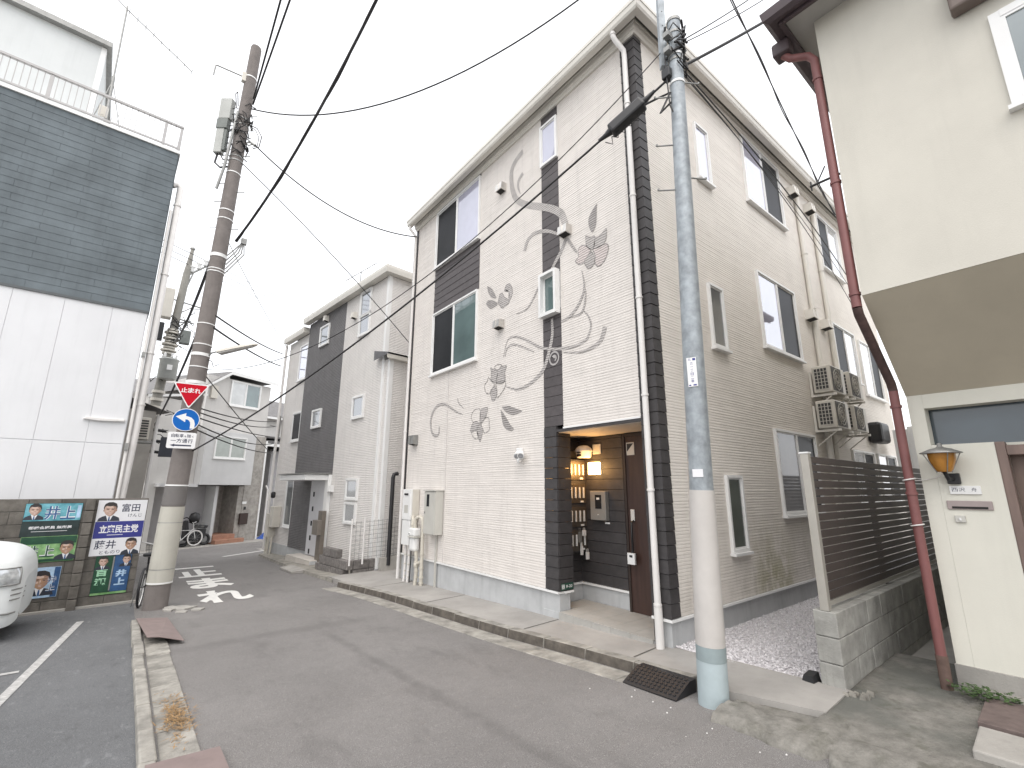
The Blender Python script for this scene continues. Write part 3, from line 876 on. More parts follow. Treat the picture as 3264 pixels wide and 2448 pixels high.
# ---- vent hoods (stainless, slanted mouths)
M_ss = mat('satin_steel', (.62, .60, .57), .28, .08, 12, metal=.8)
def vent(parent, F, s, z, w=.19, h=.165, d=.13, m=M_ss):
    b = MB()
    pts = [(-w/2, 0), (w/2, 0)]
    A = [F.P(s-w/2, z-h/2, 0), F.P(s+w/2, z-h/2, 0), F.P(s+w/2, z-h/2+.02, d), F.P(s-w/2, z-h/2+.02, d)]
    T = [F.P(s-w/2, z+h/2, 0), F.P(s+w/2, z+h/2, 0), F.P(s+w/2, z+h/2-.01, d*.92), F.P(s-w/2, z+h/2-.01, d*.92)]
    b.hexa(A+T, m)
    C = [F.P(s-w/2+.02, z-h/2-.001, .015), F.P(s+w/2-.02, z-h/2-.001, .015), F.P(s+w/2-.02, z-h/2+.017, d-.015), F.P(s-w/2+.02, z-h/2+.017, d-.015)]
    b.poly(C[::-1], M_dark)
    b.fbox(F, s-.004, s+.004, z-h/2+.03, z+h/2-.012, d*.90, d+.004, m)
    return obj('vent_hood', b, None, parent)
vent(house, FF, 6.21, 7.22); vent(house, FF, 4.55, 5.54); vent(house, FF, 6.24, 4.49)
vent(house, FF, 9.36, 2.68, .24, .22, .13, M_dsteel)
for s, z in ((9.9, 7.73), (10.78, 7.70), (9.93, 5.0), (10.72, 4.98)): vent(house, FS, s, z, .24, .2, .17, M_cream)

# ---- vertical ducts on the side wall
def pipe_with_collars(name, path, r, parent, m, zs=(), n=10):
    b = MB(); b.tube(path, r, n); o = obj(name, b, m, parent)
    for p in zs:
        c = MB(); c.tube([(p[0], p[1], p[2]-.012), (p[0], p[1], p[2]+.012)], r*1.22, n); obj('collar', c, m, o)
    return o
for x, zs in ((10.14, (6.4, 5.2)), (11.03, (6.3, 5.1))):
    pipe_with_collars('duct', [(x, Y0-.055, 7.72), (x, Y0-.055, 4.0)], .048, house, M_cream, [(x, Y0-.055, zz) for zz in zs])

# ---- gutter, fascia, frieze and roof
def profile_run(F, s0, s1, prof, m, name, parent, ends=(0, 0)):
    n = len(prof); b = MB()
    vs = [F.P(s0-ends[0]*d, z, d) for d, z in prof]+[F.P(s1+ends[1]*d, z, d) for d, z in prof]
    b.add(vs, [(i, (i+1) % n, n+(i+1) % n, n+i) for i in range(n)]+[tuple(range(n))[::-1], tuple(range(n, 2*n))], m)
    return obj(name, b, m, parent)
ZG = 8.075
gprof = [(.16, ZG), (.255, ZG), (.275, ZG+.03), (.285, ZG+.10), (.295, ZG+.105), (.295, ZG+.165), (.16, ZG+.165)]
profile_run(FF, Y0, YL+.04, gprof, M_cream, 'gutter', house, (1, 0))
profile_run(FS, X0, XR, [(d, z+.03) for d, z in gprof], M_cream, 'gutter', house, (1, 0))
fprof = [(-.01, ZG-.07), (.035, ZG-.07), (.05, ZG-.03), (.075, ZG-.02), (.085, ZG+.04), (.10, ZG+.05), (.10, ZG+.105), (-.01, ZG+.105)]
profile_run(FF, Y0, YL, fprof, M_cream, 'frieze', house, (1, 0))
profile_run(FS, X0, XR, [(d, z+.03) for d, z in fprof], M_cream, 'frieze', house, (1, 0))
b = MB(); b.poly([(X0-.2, Y0-.2, ZG+.11), (X0-.2, YL, ZG+.11), (XR, YL, ZG+.11), (XR, Y0-.2, ZG+.11)]); b.poly([(X0-.17, Y0-.17, ZG+.15), (XR, Y0-.17, ZG+.15), (XR-3, 6.5, 9.2), (X0+3, 6.5, 9.2)]); b.poly([(X0-.17, Y0-.17, ZG+.15), (X0+3, 6.5, 9.2), (X0-.17, YL, ZG+.15)]); b.poly([(XR, Y0-.17, ZG+.15), (XR, YL, ZG+.15), (XR-3, 6.5, 9.2)]); b.poly([(X0-.17, YL, ZG+.15), (X0+3, 6.5, 9.2), (XR-3, 6.5, 9.2), (XR, YL, ZG+.15)])
obj('roof', b, mat('dark_roof_slate', (.09, .088, .09), .7, .2, 5), house)

# ---- downpipes
yp, xp = 3.268, X0-.062
b = MB()
pipe_with_collars('downpipe', [(X0-.22, yp+.06, ZG+.01), (X0-.22, yp+.06, ZG-.06), (X0-.20, yp+.05, ZG-.12), (xp-.01, yp, ZG-.27), (xp, yp, ZG-.36), (xp, yp, .40)], .037, house, M_pipe,
                  [(X0-.22, yp+.06, ZG-.04)]+[(xp, yp, zz) for zz in (6.9, 5.45, 4.0, 2.75, 1.64, .42)], 12)
pipe_with_collars('downpipe', [(xp, yp, .40), (xp, yp, -.045)], .045, house, M_pipe, (), 12)
pipe_with_collars('downpipe', [(X0-.22, YL-.03, ZG), (X0-.22, YL-.03, ZG-.08), (xp, YL-.05, ZG-.24), (xp, YL-.05, -.25)], .034, house, M_pipe, [(xp, YL-.05, zz) for zz in (6.6, 4.7, 2.9, 1.6)], 10)
# dark corner strip beside the left downpipe
b = MB(); b.fbox(FF, YL-.10, YL+.004, ZB, ZT, -.004, .014); obj('corner_strip', b, M_board, house)

# ---- security light
sl = thing('security_light', 'white twin sensor light on the pale wall left of the entrance', 'security light', (X0-.02, 5.70, 2.2))
b = MB(); b.fbox(FF, 5.62, 5.74, 2.15, 2.27, .008, .06); obj('mount', b, M_alu, sl, bevel=.01)
for dy in (-.03, -.12):
    b = MB(); c = Vector((X0-.10, 5.68+dy, 2.17)); dv = Vector((-.6, -.5, -.55)).normalized()
    b.tube([c-dv*.05, c+dv*.02, c+dv*.06], [.03, .05, .055], 14); h_ = obj('lamp_head', b, M_alu, sl)
    b = MB(); b.tube([c+dv*.0605, c+dv*.064], .042, 14); obj('lens', b, G_frost, h_)
b = MB(); b.lathe((X0-.09, 5.63, 2.06), [(.0, -.03), (.03, -.02), (.035, .03), (.02, .06)], 12); obj('sensor', b, M_alu, sl)

# ---- the mural: painted vines, leaves and flowers
M_mural = mat('grey_mural_paint', (.42, .395, .38), .7, .14, 8, wave=(.037, .0035), bump=.001, bs=120)
M_mural_d = mat('dark_mural_paint', (.32, .30, .29), .7, .14, 8, wave=(.037, .0035))
M_mural_p = mat('pale_pink_mural_paint', (.56, .50, .48), .7, .06, 8, wave=(.037, .0035))
DM = .0056
_dm = [0]
def spline(pts, n=6):
    out = []
    P = [pts[0]]+list(pts)+[pts[-1]]
    for i in range(1, len(P)-2):
        for k in range(n):
            t = k/n; a, c, d, e = P[i-1], P[i], P[i+1], P[i+2]
            out.append(tuple(.5*(2*c[j]+(d[j]-a[j])*t+(2*a[j]-5*c[j]+4*d[j]-e[j])*t*t+(3*c[j]-a[j]-3*d[j]+e[j])*t**3) for j in (0, 1)))
    out.append(tuple(pts[-1]))
    return out
def ribbon(pts, w0, w1, w2, m=M_mural, name='painted_vine'):
    p = spline(pts); n = len(p); _dm[0] += 1; d = DM+.0003*(_dm[0] % 9)
    b = MB(); vs = []
    for i, (y, z) in enumerate(p):
        a = p[max(0, i-1)]; c = p[min(n-1, i+1)]
        tx, tz = c[0]-a[0], c[1]-a[1]; l = math.hypot(tx, tz) or 1
        t = i/(n-1)
        w = (w0*(1-t)**2+2*w1*1.5*t*(1-t)+w2*t**2)*.39
        vs += [FF.P(y-tz/l*w, z+tx/l*w, d), FF.P(y+tz/l*w, z-tx/l*w, d)]
    b.add(vs, [(2*i, 2*i+1, 2*i+3, 2*i+2) for i in range(n-1)])
    return obj(name, b, m, house)
def blob(pts, m, name='painted_petal', edge=None, sm=4):
    p = spline(list(pts)+[pts[0]], sm)[:-1]; _dm[0] += 1; d = DM+.0003*(_dm[0] % 9)
    b = MB()
    if m is not None:
        cy, cz = sum(q[0] for q in p)/len(p), sum(q[1] for q in p)/len(p); n = len(p)
        b.add([FF.P(y, z, d) for y, z in p]+[FF.P(cy, cz, d)], [(i, (i+1) % n, n) for i in range(n)], m)
    if edge:
        n = len(p); w = .014
        cy, cz = sum(q[0] for q in p)/n, sum(q[1] for q in p)/n
        vs = []
        for i, (y, z) in enumerate(p):
            a, c = p[i-1], p[(i+1) % n]; tx, tz = c[0]-a[0], c[1]-a[1]; l = math.hypot(tx, tz) or 1
            wv = w*(1+.35*math.sin(i*1.9))
            vs += [FF.P(y-tz/l*wv/2, z+tx/l*wv/2, d+.0003), FF.P(y+tz/l*wv/2, z-tx/l*wv/2, d+.0003)]
        b.add(vs, [(2*i, 2*i+1, (2*i+3) % (2*n), (2*i+2) % (2*n)) for i in range(n)], edge)
    return obj(name, b, None, house)
R_ = ribbon
R_([(5.62, 7.68), (5.85, 7.6), (5.95, 7.47), (5.96, 7.28), (5.92, 7.04), (5.8, 6.78), (5.54, 6.54), (5.16, 6.3), (4.85, 6.09), (4.65, 5.88), (4.57, 5.6)], .15, .085, .17)
R_([(5.62, 7.22), (5.73, 7.15), (5.76, 7.02), (5.69, 6.83)], .11, .07, .01)
R_([(5.58, 5.66), (5.49, 5.82), (5.31, 5.87), (5.05, 5.79), (4.81, 5.64), (4.64, 5.48)], .10, .07, .03)
R_([(4.57, 5.45), (4.68, 5.28), (4.8, 5.16), (4.96, 4.99)], .07, .075, .06)
R_([(5.14, 4.95), (5.21, 4.88), (5.35, 4.71), (5.49, 4.59), (5.64, 4.56), (5.81, 4.57)], .06, .035, .008)
R_([(4.55, 5.43), (4.45, 5.26), (4.36, 5.11)], .06, .045, .04)
R_([(4.27, 4.79), (4.23, 4.54), (4.28, 4.37), (4.41, 4.22), (4.58, 4.13), (4.72, 4.115)], .012, .065, .04)
R_([(4.23, 4.53), (4.21, 4.38), (4.25, 4.2), (4.33, 4.12), (4.53, 4.13)], .012, .05, .02)
R_([(4.26, 4.15), (4.17, 4.03), (4.13, 3.89), (4.18, 3.76), (4.24, 3.70), (4.45, 3.66), (4.79, 3.7), (5.17, 3.81), (5.57, 4.05), (5.85, 4.17), (6.05, 4.15), (6.16, 3.88)], .02, .065, .02)
R_([(3.88, 3.80), (3.96, 3.63), (4.13, 3.56), (4.37, 3.55), (4.71, 3.63)], .10, .055, .012)
R_([(6.12, 3.88), (6.03, 4.03), (5.79, 4.01), (5.34, 3.78)], .012, .065, .01)
R_([(4.92, 4.22), (4.92, 3.95), (5.0, 3.7), (5.12, 3.46), (5.32, 3.33), (5.58, 3.25), (5.82, 3.25), (6.07, 3.34)], .06, .085, .02)
R_([(7.43, 3.03), (7.6, 3.08), (7.82, 3.18), (8.05, 3.29), (8.26, 3.34), (8.45, 3.32), (8.6, 3.23), (8.69, 3.08), (8.68, 2.92), (8.6, 2.77), (8.45, 2.7), (8.33, 2.74), (8.32, 2.88)], .02, .09, .05)
R_([(7.64, 3.38), (7.59, 3.27), (7.39, 3.13)], .03, .035, .005)
for pts in ([(3.93, 5.71), (4.02, 5.65), (4.1, 5.55), (4.1, 5.42), (4.04, 5.29), (3.97, 5.37), (3.95, 5.49), (3.94, 5.62)],
            [(6.69, 5.4), (6.65, 5.26), (6.54, 5.12), (6.39, 5.06), (6.47, 5.2), (6.56, 5.32)],
            [(6.72, 5.05), (6.6, 4.92), (6.48, 4.9), (6.34, 4.93), (6.5, 5.05), (6.65, 5.09)],
            [(6.2, 3.01), (6.02, 3.0), (5.82, 2.93), (5.65, 2.86), (5.88, 2.83), (6.06, 2.89)],
            [(6.23, 2.97), (6.1, 2.84), (5.97, 2.69), (5.86, 2.59), (5.99, 2.58), (6.13, 2.66), (6.19, 2.8)]):
    blob(pts, M_mural_d, 'painted_leaf', sm=3)
for pts in ([(6.34, 4.95), (6.29, 5.08), (6.22, 5.1), (6.14, 4.99), (6.0, 4.86), (6.15, 4.81), (6.23, 4.82)],
            [(6.15, 5.11), (6.1, 5.2), (5.99, 5.19), (5.91, 5.04), (5.95, 4.93), (6.02, 4.87), (6.0, 4.99), (6.05, 5.1)],
            [(4.17, 5.3), (4.08, 5.23), (4.0, 5.21), (4.02, 5.05), (4.08, 5.04), (4.16, 5.13)],
            [(3.99, 5.18), (3.89, 5.18), (3.78, 5.23), (3.81, 5.05), (3.9, 5.01), (4.03, 5.03)],
            [(4.07, 5.0), (4.01, 4.88), (4.02, 4.8), (4.12, 4.75), (4.19, 4.83), (4.21, 4.91), (4.14, 4.96)],
            [(6.54, 3.76), (6.43, 3.71), (6.33, 3.66), (6.34, 3.54), (6.4, 3.47), (6.52, 3.54), (6.51, 3.66)],
            [(6.32, 3.66), (6.21, 3.71), (6.07, 3.7), (6.12, 3.6), (6.12, 3.44), (6.35, 3.45)],
            [(6.42, 3.41), (6.34, 3.31), (6.35, 3.22), (6.45, 3.14), (6.52, 3.24), (6.53, 3.34)],
            [(6.83, 3.04), (6.62, 3.05), (6.67, 2.88), (6.83, 2.79), (6.85, 2.92)],
            [(6.85, 2.78), (6.96, 2.84), (7.08, 2.82), (7.14, 2.73), (7.14, 2.67), (6.95, 2.7), (6.92, 2.73)],
            [(6.85, 2.78), (6.75, 2.68), (6.79, 2.54), (6.83, 2.46), (6.89, 2.54), (6.94, 2.67)]):
    blob(pts, M_mural, 'painted_petal', M_mural_d)
for k, pts in enumerate(([(4.08, 5.03), (4.17, 5.13), (4.26, 5.18), (4.33, 5.13), (4.33, 5.02), (4.39, 4.98), (4.32, 4.9), (4.22, 4.89), (4.14, 4.96)],
            [(4.05, 5.03), (3.92, 5.01), (3.79, 5.0), (3.76, 4.92), (3.81, 4.8), (3.89, 4.73), (3.97, 4.73), (4.02, 4.82), (4.0, 4.9)],
            [(6.41, 3.72), (6.4, 3.77), (6.3, 3.78), (6.2, 3.74), (6.23, 3.72), (6.32, 3.68)],
            [(6.54, 3.54), (6.6, 3.6), (6.63, 3.54), (6.72, 3.47), (6.67, 3.33), (6.55, 3.3), (6.48, 3.37), (6.42, 3.44)],
            [(6.38, 3.45), (6.11, 3.44), (6.1, 3.35), (6.18, 3.27), (6.28, 3.2), (6.35, 3.2), (6.34, 3.31)],
            [(6.85, 2.8), (7.07, 2.84), (7.14, 2.95), (7.05, 3.05), (6.92, 3.07), (6.84, 3.02)],
            [(6.82, 2.79), (6.69, 2.87), (6.57, 2.85), (6.56, 2.74), (6.55, 2.65), (6.69, 2.6), (6.75, 2.68)],
            [(6.94, 2.68), (7.11, 2.65), (7.05, 2.56), (6.94, 2.52), (6.89, 2.56)])):
    blob(pts, M_mural_p if k < 2 else None, 'painted_petal', M_mural_d)
# round emblem on the dark strip
b = MB()
def annulus(cy, cz, r0, r1, d, a0=0, a1=2*math.pi, n=28):
    vs, fs = [], []
    for k in range(n+1):
        an = a0+(a1-a0)*k/n
        vs += [FF.P(cy+r0*math.cos(an), cz+r0*math.sin(an), d), FF.P(cy+r1*math.cos(an), cz+r1*math.sin(an), d)]
    b.add(vs, [(2*k, 2*k+1, 2*k+3, 2*k+2) for k in range(n)])
annulus(4.885, 3.575, .085, .112, .009); annulus(4.885, 3.575, .03, .055, .0092, .6, 4.4); annulus(4.875, 3.60, .0, .028, .0094)
obj('painted_emblem', b, mat('emblem_grey', (.42, .40, .39), .7, .05), house)

# ================================================================ things on the main house
# water heater
wh = thing('water_heater', 'white wall water heater with pipe cover by the left house corner', 'water heater', (4.6, 9.3, .5))
b = MB(); b.fbox(FF, 9.06, 9.44, 1.0, 1.62, .012, .20); obj('casing', b, M_alu, wh, bevel=.012)
b = MB(); b.fbox(FF, 9.03, 9.055, 1.0, 1.62, .012, .16); obj('side_panel', b, M_ac, wh, bevel=.004)
b = MB(); b.fbox(FF, 9.07, 9.43, .50, .995, .012, .19); obj('pipe_cover', b, M_alu, wh, bevel=.008)
b = MB(); b.fbox(FF, 9.17, 9.34, 1.50, 1.54, .2005, .212); obj('exhaust', b, M_black, wh)
b = MB(); b.fbox(FF, 9.16, 9.33, 1.14, 1.30, .2005, .202); obj('notice', b, M_greybox, wh)
for yy, w in ((9.37, .026), (9.20, .03), (9.12, .012)):
    b = MB(); b.tube([(X0-.10, yy, .52), (X0-.10, yy, .15), (X0-.115, yy, zr(yy)+.10)], w, 8); pz = obj('pipe', b, M_pipe if w > .02 else M_black, wh)
    if w > .02:
        for zz in (.30, .12, -.02, -.12):
            b = MB(); b.tube([(X0-.1, yy, zz-.012), (X0-.1, yy, zz+.012)], w*1.2, 8); obj('pipe_band', b, M_ac, pz)
# gas meter
gm = thing('gas_meter', 'white gas meter on bent pipes between heater and steel cabinet', 'gas meter', (4.47, 8.9, -.2))
F_gm = Fr((X0-.17, 0), (0, 1), (-1, 0))
b = MB(); b.fbox(F_gm, 8.77, 9.02, .70, .86, -.10, .06); obj('head', b, M_alu, gm, bevel=.03)
b = MB(); b.fbox(F_gm, 8.79, 9.01, .41, .69, -.09, .05); obj('body', b, M_alu, gm, bevel=.05)
b = MB(); b.fbox(F_gm, 8.76, 9.03, .672, .702, -.11, .072); obj('flange', b, M_greybox, gm, bevel=.008)
b = MB(); b.fbox(F_gm, 8.93, 8.99, .73, .765, .06, .075, M_alu); b.fbox(F_gm, 8.945, 8.975, .735, .757, .0752, .077, M_black); obj('dial', b, None, gm)
M_gp = mat('beige_gas_pipe', (.55, .52, .45), .5, .08, 5, streak=.15)
for path, bands in (([(X0-.17, 8.86, .86), (X0-.17, 8.86, 1.0), (X0-.15, 8.82, 1.06), (X0-.13, 8.74, 1.08), (X0-.12, 8.66, 1.05), (X0-.12, 8.62, .98), (X0-.12, 8.61, .2), (X0-.12, 8.60, zr(8.6)+.09)], (.62, .38, .12, -.05, -.15)),
                    ([(X0-.16, 8.80, .42), (X0-.15, 8.78, .30), (X0-.15, 8.76, .05), (X0-.17, 8.76, zr(8.76)+.09)], (.22, .05, -.06)),
                    ([(X0-.16, 8.97, .86), (X0-.16, 8.97, 1.02), (X0-.14, 9.03, 1.07), (X0-.10, 9.07, 1.04)], (.92,))):
    b = MB(); b.tube(path, .036, 10); pz = obj('pipe', b, M_gp, gm)
    for zz in bands:
        p = min(path, key=lambda q: abs(q[2]-zz)); b = MB(); b.tube([(p[0], p[1], zz-.014), (p[0], p[1], zz+.014)], .046, 10); obj('coupling', b, M_gp, pz)
b = MB(); b.tube([(X0-.15, 8.77, .18), (X0-.15, 8.70, .20), (X0-.13, 8.62, .24)], .032, 8); b.lathe((X0-.15, 8.77, .12), [(.04, 0), (.055, .02), (.055, .07), (.03, .1)], 10); obj('valve', b, M_gp, gm)
# steel cabinet
cab = thing('electric_cabinet', 'tall pale steel cabinet with narrow dark window on the mural wall', 'cabinet', (4.6, 8.25, .78))
b = MB(); b.fbox(FF, 8.035, 8.47, .78, 1.59, .010, .185); obj('body', b, M_greybox, cab, bevel=.004)
b = MB(); b.fbox(FF, 8.045, 8.46, .79, 1.575, .1855, .197); dr = obj('door', b, M_greybox, cab, bevel=.003)
b = MB(); b.fbox(FF, 8.26, 8.36, 1.30, 1.53, .1975, .201); obj('window', b, G_dark, dr)
b = MB(); b.fbox(FF, 8.405, 8.43, 1.17, 1.20, .1975, .207); obj('latch', b, M_dsteel, dr)
b = MB(); b.fbox(FF, 8.02, 8.485, 1.592, 1.612, .005, .215); obj('rain_cap', b, M_greybox, cab)
b = MB(); b.fbox(FF, 8.21, 8.245, zr(8.2)+.1, .779, .012, .045); obj('conduit', b, M_greybox, cab)
# air conditioner outdoor units on brackets
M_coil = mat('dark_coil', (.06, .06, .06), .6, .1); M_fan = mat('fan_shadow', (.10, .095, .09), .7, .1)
def ac_unit(loc, label):
    x, z = loc
    t = thing('air_conditioner', label, 'air conditioner', (x, 2.9, z), group='air conditioner units on the side wall')
    y1, y0 = 3.07, 2.77; w, h = .72, .50
    b = MB(); b.box(x, x+w, y0, y1, z, z+h); obj('casing', b, M_ac, t, bevel=.018)
    b = MB(); b.box(x-.004, x-.0005, y0+.05, y1-.04, z+.06, z+h-.05); c = obj('coil', b, M_coil, t)
    b = MB()
    for k in range(5): yy = y0+.05+k*.0525; b.box(x-.016, x-.0045, yy-.004, yy+.004, z+.055, z+h-.045)
    for k in range(7): zz = z+.06+k*.0645; b.box(x-.0145, x-.005, y0+.05, y1-.04, zz-.004, zz+.004)
    obj('coil_guard', b, M_ac, t)
    b = MB(); b.box(x+.04, x+.52, y0-.008, y0-.0005, z+.03, z+h-.03); obj('fan_shade_plate', b, M_fan, t)  # raised flat plate; the fan opening's shade is put into its dark colour
    b = MB(); cx, cz = x+.28, z+h/2
    for R in (.07, .13, .19): b.ring((cx, y0-.014, cz), R, .005, (0, 1, 0), 20)
    for k in range(12):
        a = k*math.pi/6; b.tube([(cx+.03*math.cos(a), y0-.014, cz+.03*math.sin(a)), (cx+.215*math.cos(a), y0-.014, cz+.215*math.sin(a))], .003, 4)
    obj('fan_grille', b, M_ac, t)
    for xx in (x+.06, x+w-.06):
        b = MB(); b.box(xx-.02, xx+.02, 2.74, 3.14, z-.06, z-.02); b.box(xx-.02, xx+.02, 3.10, 3.14, z-.02, z+.42); b.tube([(xx, 2.80, z-.05), (xx, 3.12, z-.3)], .012, 6)
        obj('bracket', b, M_cream, t)
    return t
ac_unit((9.50, 3.37), 'upper front air conditioner unit at the head of the ribbed side wall rack')
ac_unit((9.46, 2.72), 'lower front air conditioner unit nearest above the slatted fence')
ac_unit((10.52, 3.40), 'upper rear air conditioner unit half hidden behind the front one')
ac_unit((10.50, 2.74), 'lower rear air conditioner unit half hidden behind the front one')
b = MB(); b.tube([(9.9, 3.08, 2.7), (9.95, 3.09, 1.4), (9.9, 3.08, .1)], .05, 8); b.tube([(10.25, 3.08, 2.7), (10.2, 3.09, .1)], .045, 8); obj('duct', b, M_cream, house)
# dark hood farther along
b = MB(); b.fbox(FS, 12.55, 13.2, 2.66, 3.12, .0, .28)
tag(obj('vent_cowl', b, M_black, base=(12.9, 3.0, 2.9), bevel=.07), 'black rounded cowl on the side wall behind the downpipe', 'cowl')
b = MB(); b.box(13.5, 14.0, 2.5, 2.9, .3, 3.0); b.box(13.44, 13.499, 2.5, 2.62, .3, 3.05)
tag(obj('storage_cabinet', b, M_alu, base=(13.7, 2.7, 0), bevel=.01), 'tall white cabinet at the far end of the side passage', 'cabinet')
# ================================================================ second house down the street
a6 = math.radians(6)
U2 = (math.sin(a6), -math.cos(a6)); N2 = (-math.cos(a6), -math.sin(a6))     # s runs towards us
F2 = Fr((3.95, 18.6), U2, N2)
h2 = thing('corner_house', 'narrow pale three storey house with charcoal siding band and grey door', 'house', (4.3, 15, -.6), math.atan2(U2[1], U2[0]))
def fpiece(name, F, s0, s1, z0, z1, d0, d1, m, parent, bevel=0):
    b = MB(); b.fbox(F, s0, s1, z0, z1, d0, d1); return obj(name, b, m, parent, bevel=bevel)
fpiece('wall', F2, -.55, 1.5, -.25, 7.15, -6, -.06, M_white2, h2)
fpiece('wall', F2, 1.5, 4.5, -.25, 7.45, -6, 0, M_band2, h2)
fpiece('wall', F2, 4.5, 7.15, -.25, 7.45, -6, -.004, M_white2, h2)
fpiece('wall', F2, 7.15, 7.42, -.25, 5.0, -6, -.03, M_white2, h2)
fpiece('foundation', F2, -.53, 7.38, -.9, -.25, -5.9, -.02, M_found, h2)
fpiece('corner_trim', F2, 7.06, 7.16, -.25, 7.45, -.1, .012, M_alu, h2)
fpiece('corner_trim', F2, 7.33, 7.43, -.25, 5.0, -.13, -.018, M_alu, h2)
g2 = [(.0, 7.46), (.20, 7.46), (.22, 7.58), (.22, 7.66), (.0, 7.66)]
profile_run(F2, 1.35, 7.15, g2, M_cream, 'gutter', h2, (0, 1))
profile_run(F2, -.7, 1.35, [(d-.05, z-.28) for d, z in g2], M_cream, 'gutter', h2)
F2s = Fr(F2.P(7.15, 0)[:2], (-N2[0], -N2[1]), U2)      # its side wall, s going back
profile_run(F2s, 0, 6, g2, M_cream, 'gutter', h2, (1, 0))
F2l = Fr(F2.P(7.42, 0)[:2], (-N2[0], -N2[1]), U2)
profile_run(F2l, .0, 6, [(-.02, 4.96), (.16, 4.96), (.17, 5.06), (-.02, 5.1)], M_cream, 'gutter', h2, (1, 0))
b = MB(); b.add([F2.P(6.85, 5.28, .15), F2.P(6.85, 5.28, -6), F2.P(7.62, 5.10, -6), F2.P(7.62, 5.10, .15)], ((0, 1, 2, 3),)); b.add([F2.P(6.85, 5.28, .15), F2.P(7.62, 5.10, .15), F2.P(7.62, 5.06, .15), F2.P(6.85, 5.0, .15)], ((0, 1, 2, 3),), None)
obj('lower_roof', b, mat('grey_roof_slate', (.13, .13, .135), .7, .2, 6), h2)
b = MB(); b.add([F2.P(1.3, 7.66, .1), F2.P(7.3, 7.66, .1), F2.P(6.4, 8.1, -3), F2.P(2.3, 8.1, -3)], ((0, 1, 2, 3),)); b.add([F2.P(7.3, 7.66, .1), F2.P(7.3, 7.66, -6), F2.P(6.4, 8.1, -3)], ((0, 1, 2),)); b.add([F2.P(-.7, 7.38, .1), F2.P(1.3, 7.38, .1), F2.P(1.3, 7.7, -3), F2.P(-.6, 7.7, -3)], ((0, 1, 2, 3),))
obj('roof', b, mat('roof_slate', (.12, .12, .125), .7, .2, 6), h2)
M_w2 = glass('far_window', (.10, .115, .12), .09, .05, fres=.25)
for s0, s1, z0, z1 in ((2.58, 3.33, 6.33, 7.05), (2.58, 3.31, 3.53, 4.15), (5.5, 6.2, 6.6, 7.42), (5.52, 6.2, 6.0, 6.68), (5.5, 6.21, 3.54, 4.2), (5.52, 6.22, 1.32, 1.9), (5.52, 6.2, .70, 1.27)):
    window(h2, F2, s0, s1, z0, z1, (M_w2,), fr=.055, d=.05, sill=False, mull=.03)
F2b = Fr(F2.P(0, 0, -.06)[:2], U2, N2)
window(h2, F2b, .66, 1.46, 5.46, 6.8, (G_sky, G_teal)[:1], fr=.05)
window(h2, F2b, .64, 1.46, 3.24, 4.28, (G_dark,), fr=.05)
window(h2, F2b, .76, 1.46, .35, 2.05, (M_w2,), fr=.05)
for s, z in ((3.05, 7.26), (5.2, 6.78)): vent(h2, F2, s, z, .17, .2, .14, M_cream)
# door, canopy
b = MB(); b.fbox(F2, 3.2, 4.28, -.30, 1.85, .0, .07); d2 = obj('door', b, mat('silver_grey_door', (.58, .58, .60), .4, .04), h2)
for z in (1.45, 1.02, .6, .18, -.2):
    b = MB(); b.fbox(F2, 3.43, 3.53, z-.07, z+.07, .071, .078); obj('window', b, G_dark, d2)
b = MB(); b.fbox(F2, 4.28, 4.5, -.30, 2.02, .0, .10); obj('frame', b, M_alu, d2)
b = MB(); b.fbox(F2, 2.35, 4.45, 1.86, 2.02, .0, .75); obj('canopy', b, M_alu, h2, bevel=.01)
b = MB(); b.fbox(F2, 2.30, 4.5, 2.03, 2.06, .0, .78); obj('canopy_top', b, M_dsteel, h2)
vent(h2, F2, 4.62, 1.62, .14, .2, .14, M_alu)
# pipes on the second house
pipe_with_collars('downpipe', [F2.P(-.5, 7.1, .1), F2.P(-.48, -.5, .1)], .05, h2, M_pipe, [F2.P(-.5, z, .1) for z in (5.2, 3.2, 1.2)])
b = MB(); b.fbox(F2, -.22, .02, -.05, .75, -.06, .22); b.fbox(F2, .06, .4, .3, 1.0, -.06, .2); obj('meter_cover', b, M_ac, h2, bevel=.01)
for s in (-.18, .0, .3): b = MB(); b.tube([F2.P(s, .0, .12), F2.P(s, -.62, .14)], .035, 8); obj('pipe', b, M_gp, h2)
b = MB(); b.lathe(F2.P(-.05, 1.38, .12), [(.05, -.1), (.08, -.06), (.08, .08), (.04, .12)], 10); obj('bell', b, M_black, h2)
b = MB(); b.fbox(F2, -.62, -.5, 3.5, 4.3, .0, .06); b.tube([F2.P(-.55, 3.9, .05), F2.P(-.75, 3.95, .3)], .02, 6); obj('cable_bracket', b, M_dsteel, h2)
# mailbox post by its door
mp = thing('mailbox_post', 'brown metal mailbox post beside the grey front door', 'mailbox', F2.P(4.35, -.45, .35))
b = MB(); b.fbox(F2, 4.34, 4.62, -.5, 1.0, .12, .24); obj('post', b, mat('bronze_post', (.20, .175, .15), .45, .1, metal=.4), mp, bevel=.01)
b = MB(); b.fbox(F2, 4.28, 4.66, .35, .75, .24, .36); obj('box', b, mat('bronze_box', (.23, .205, .18), .45, .1, metal=.4), mp, bevel=.01)
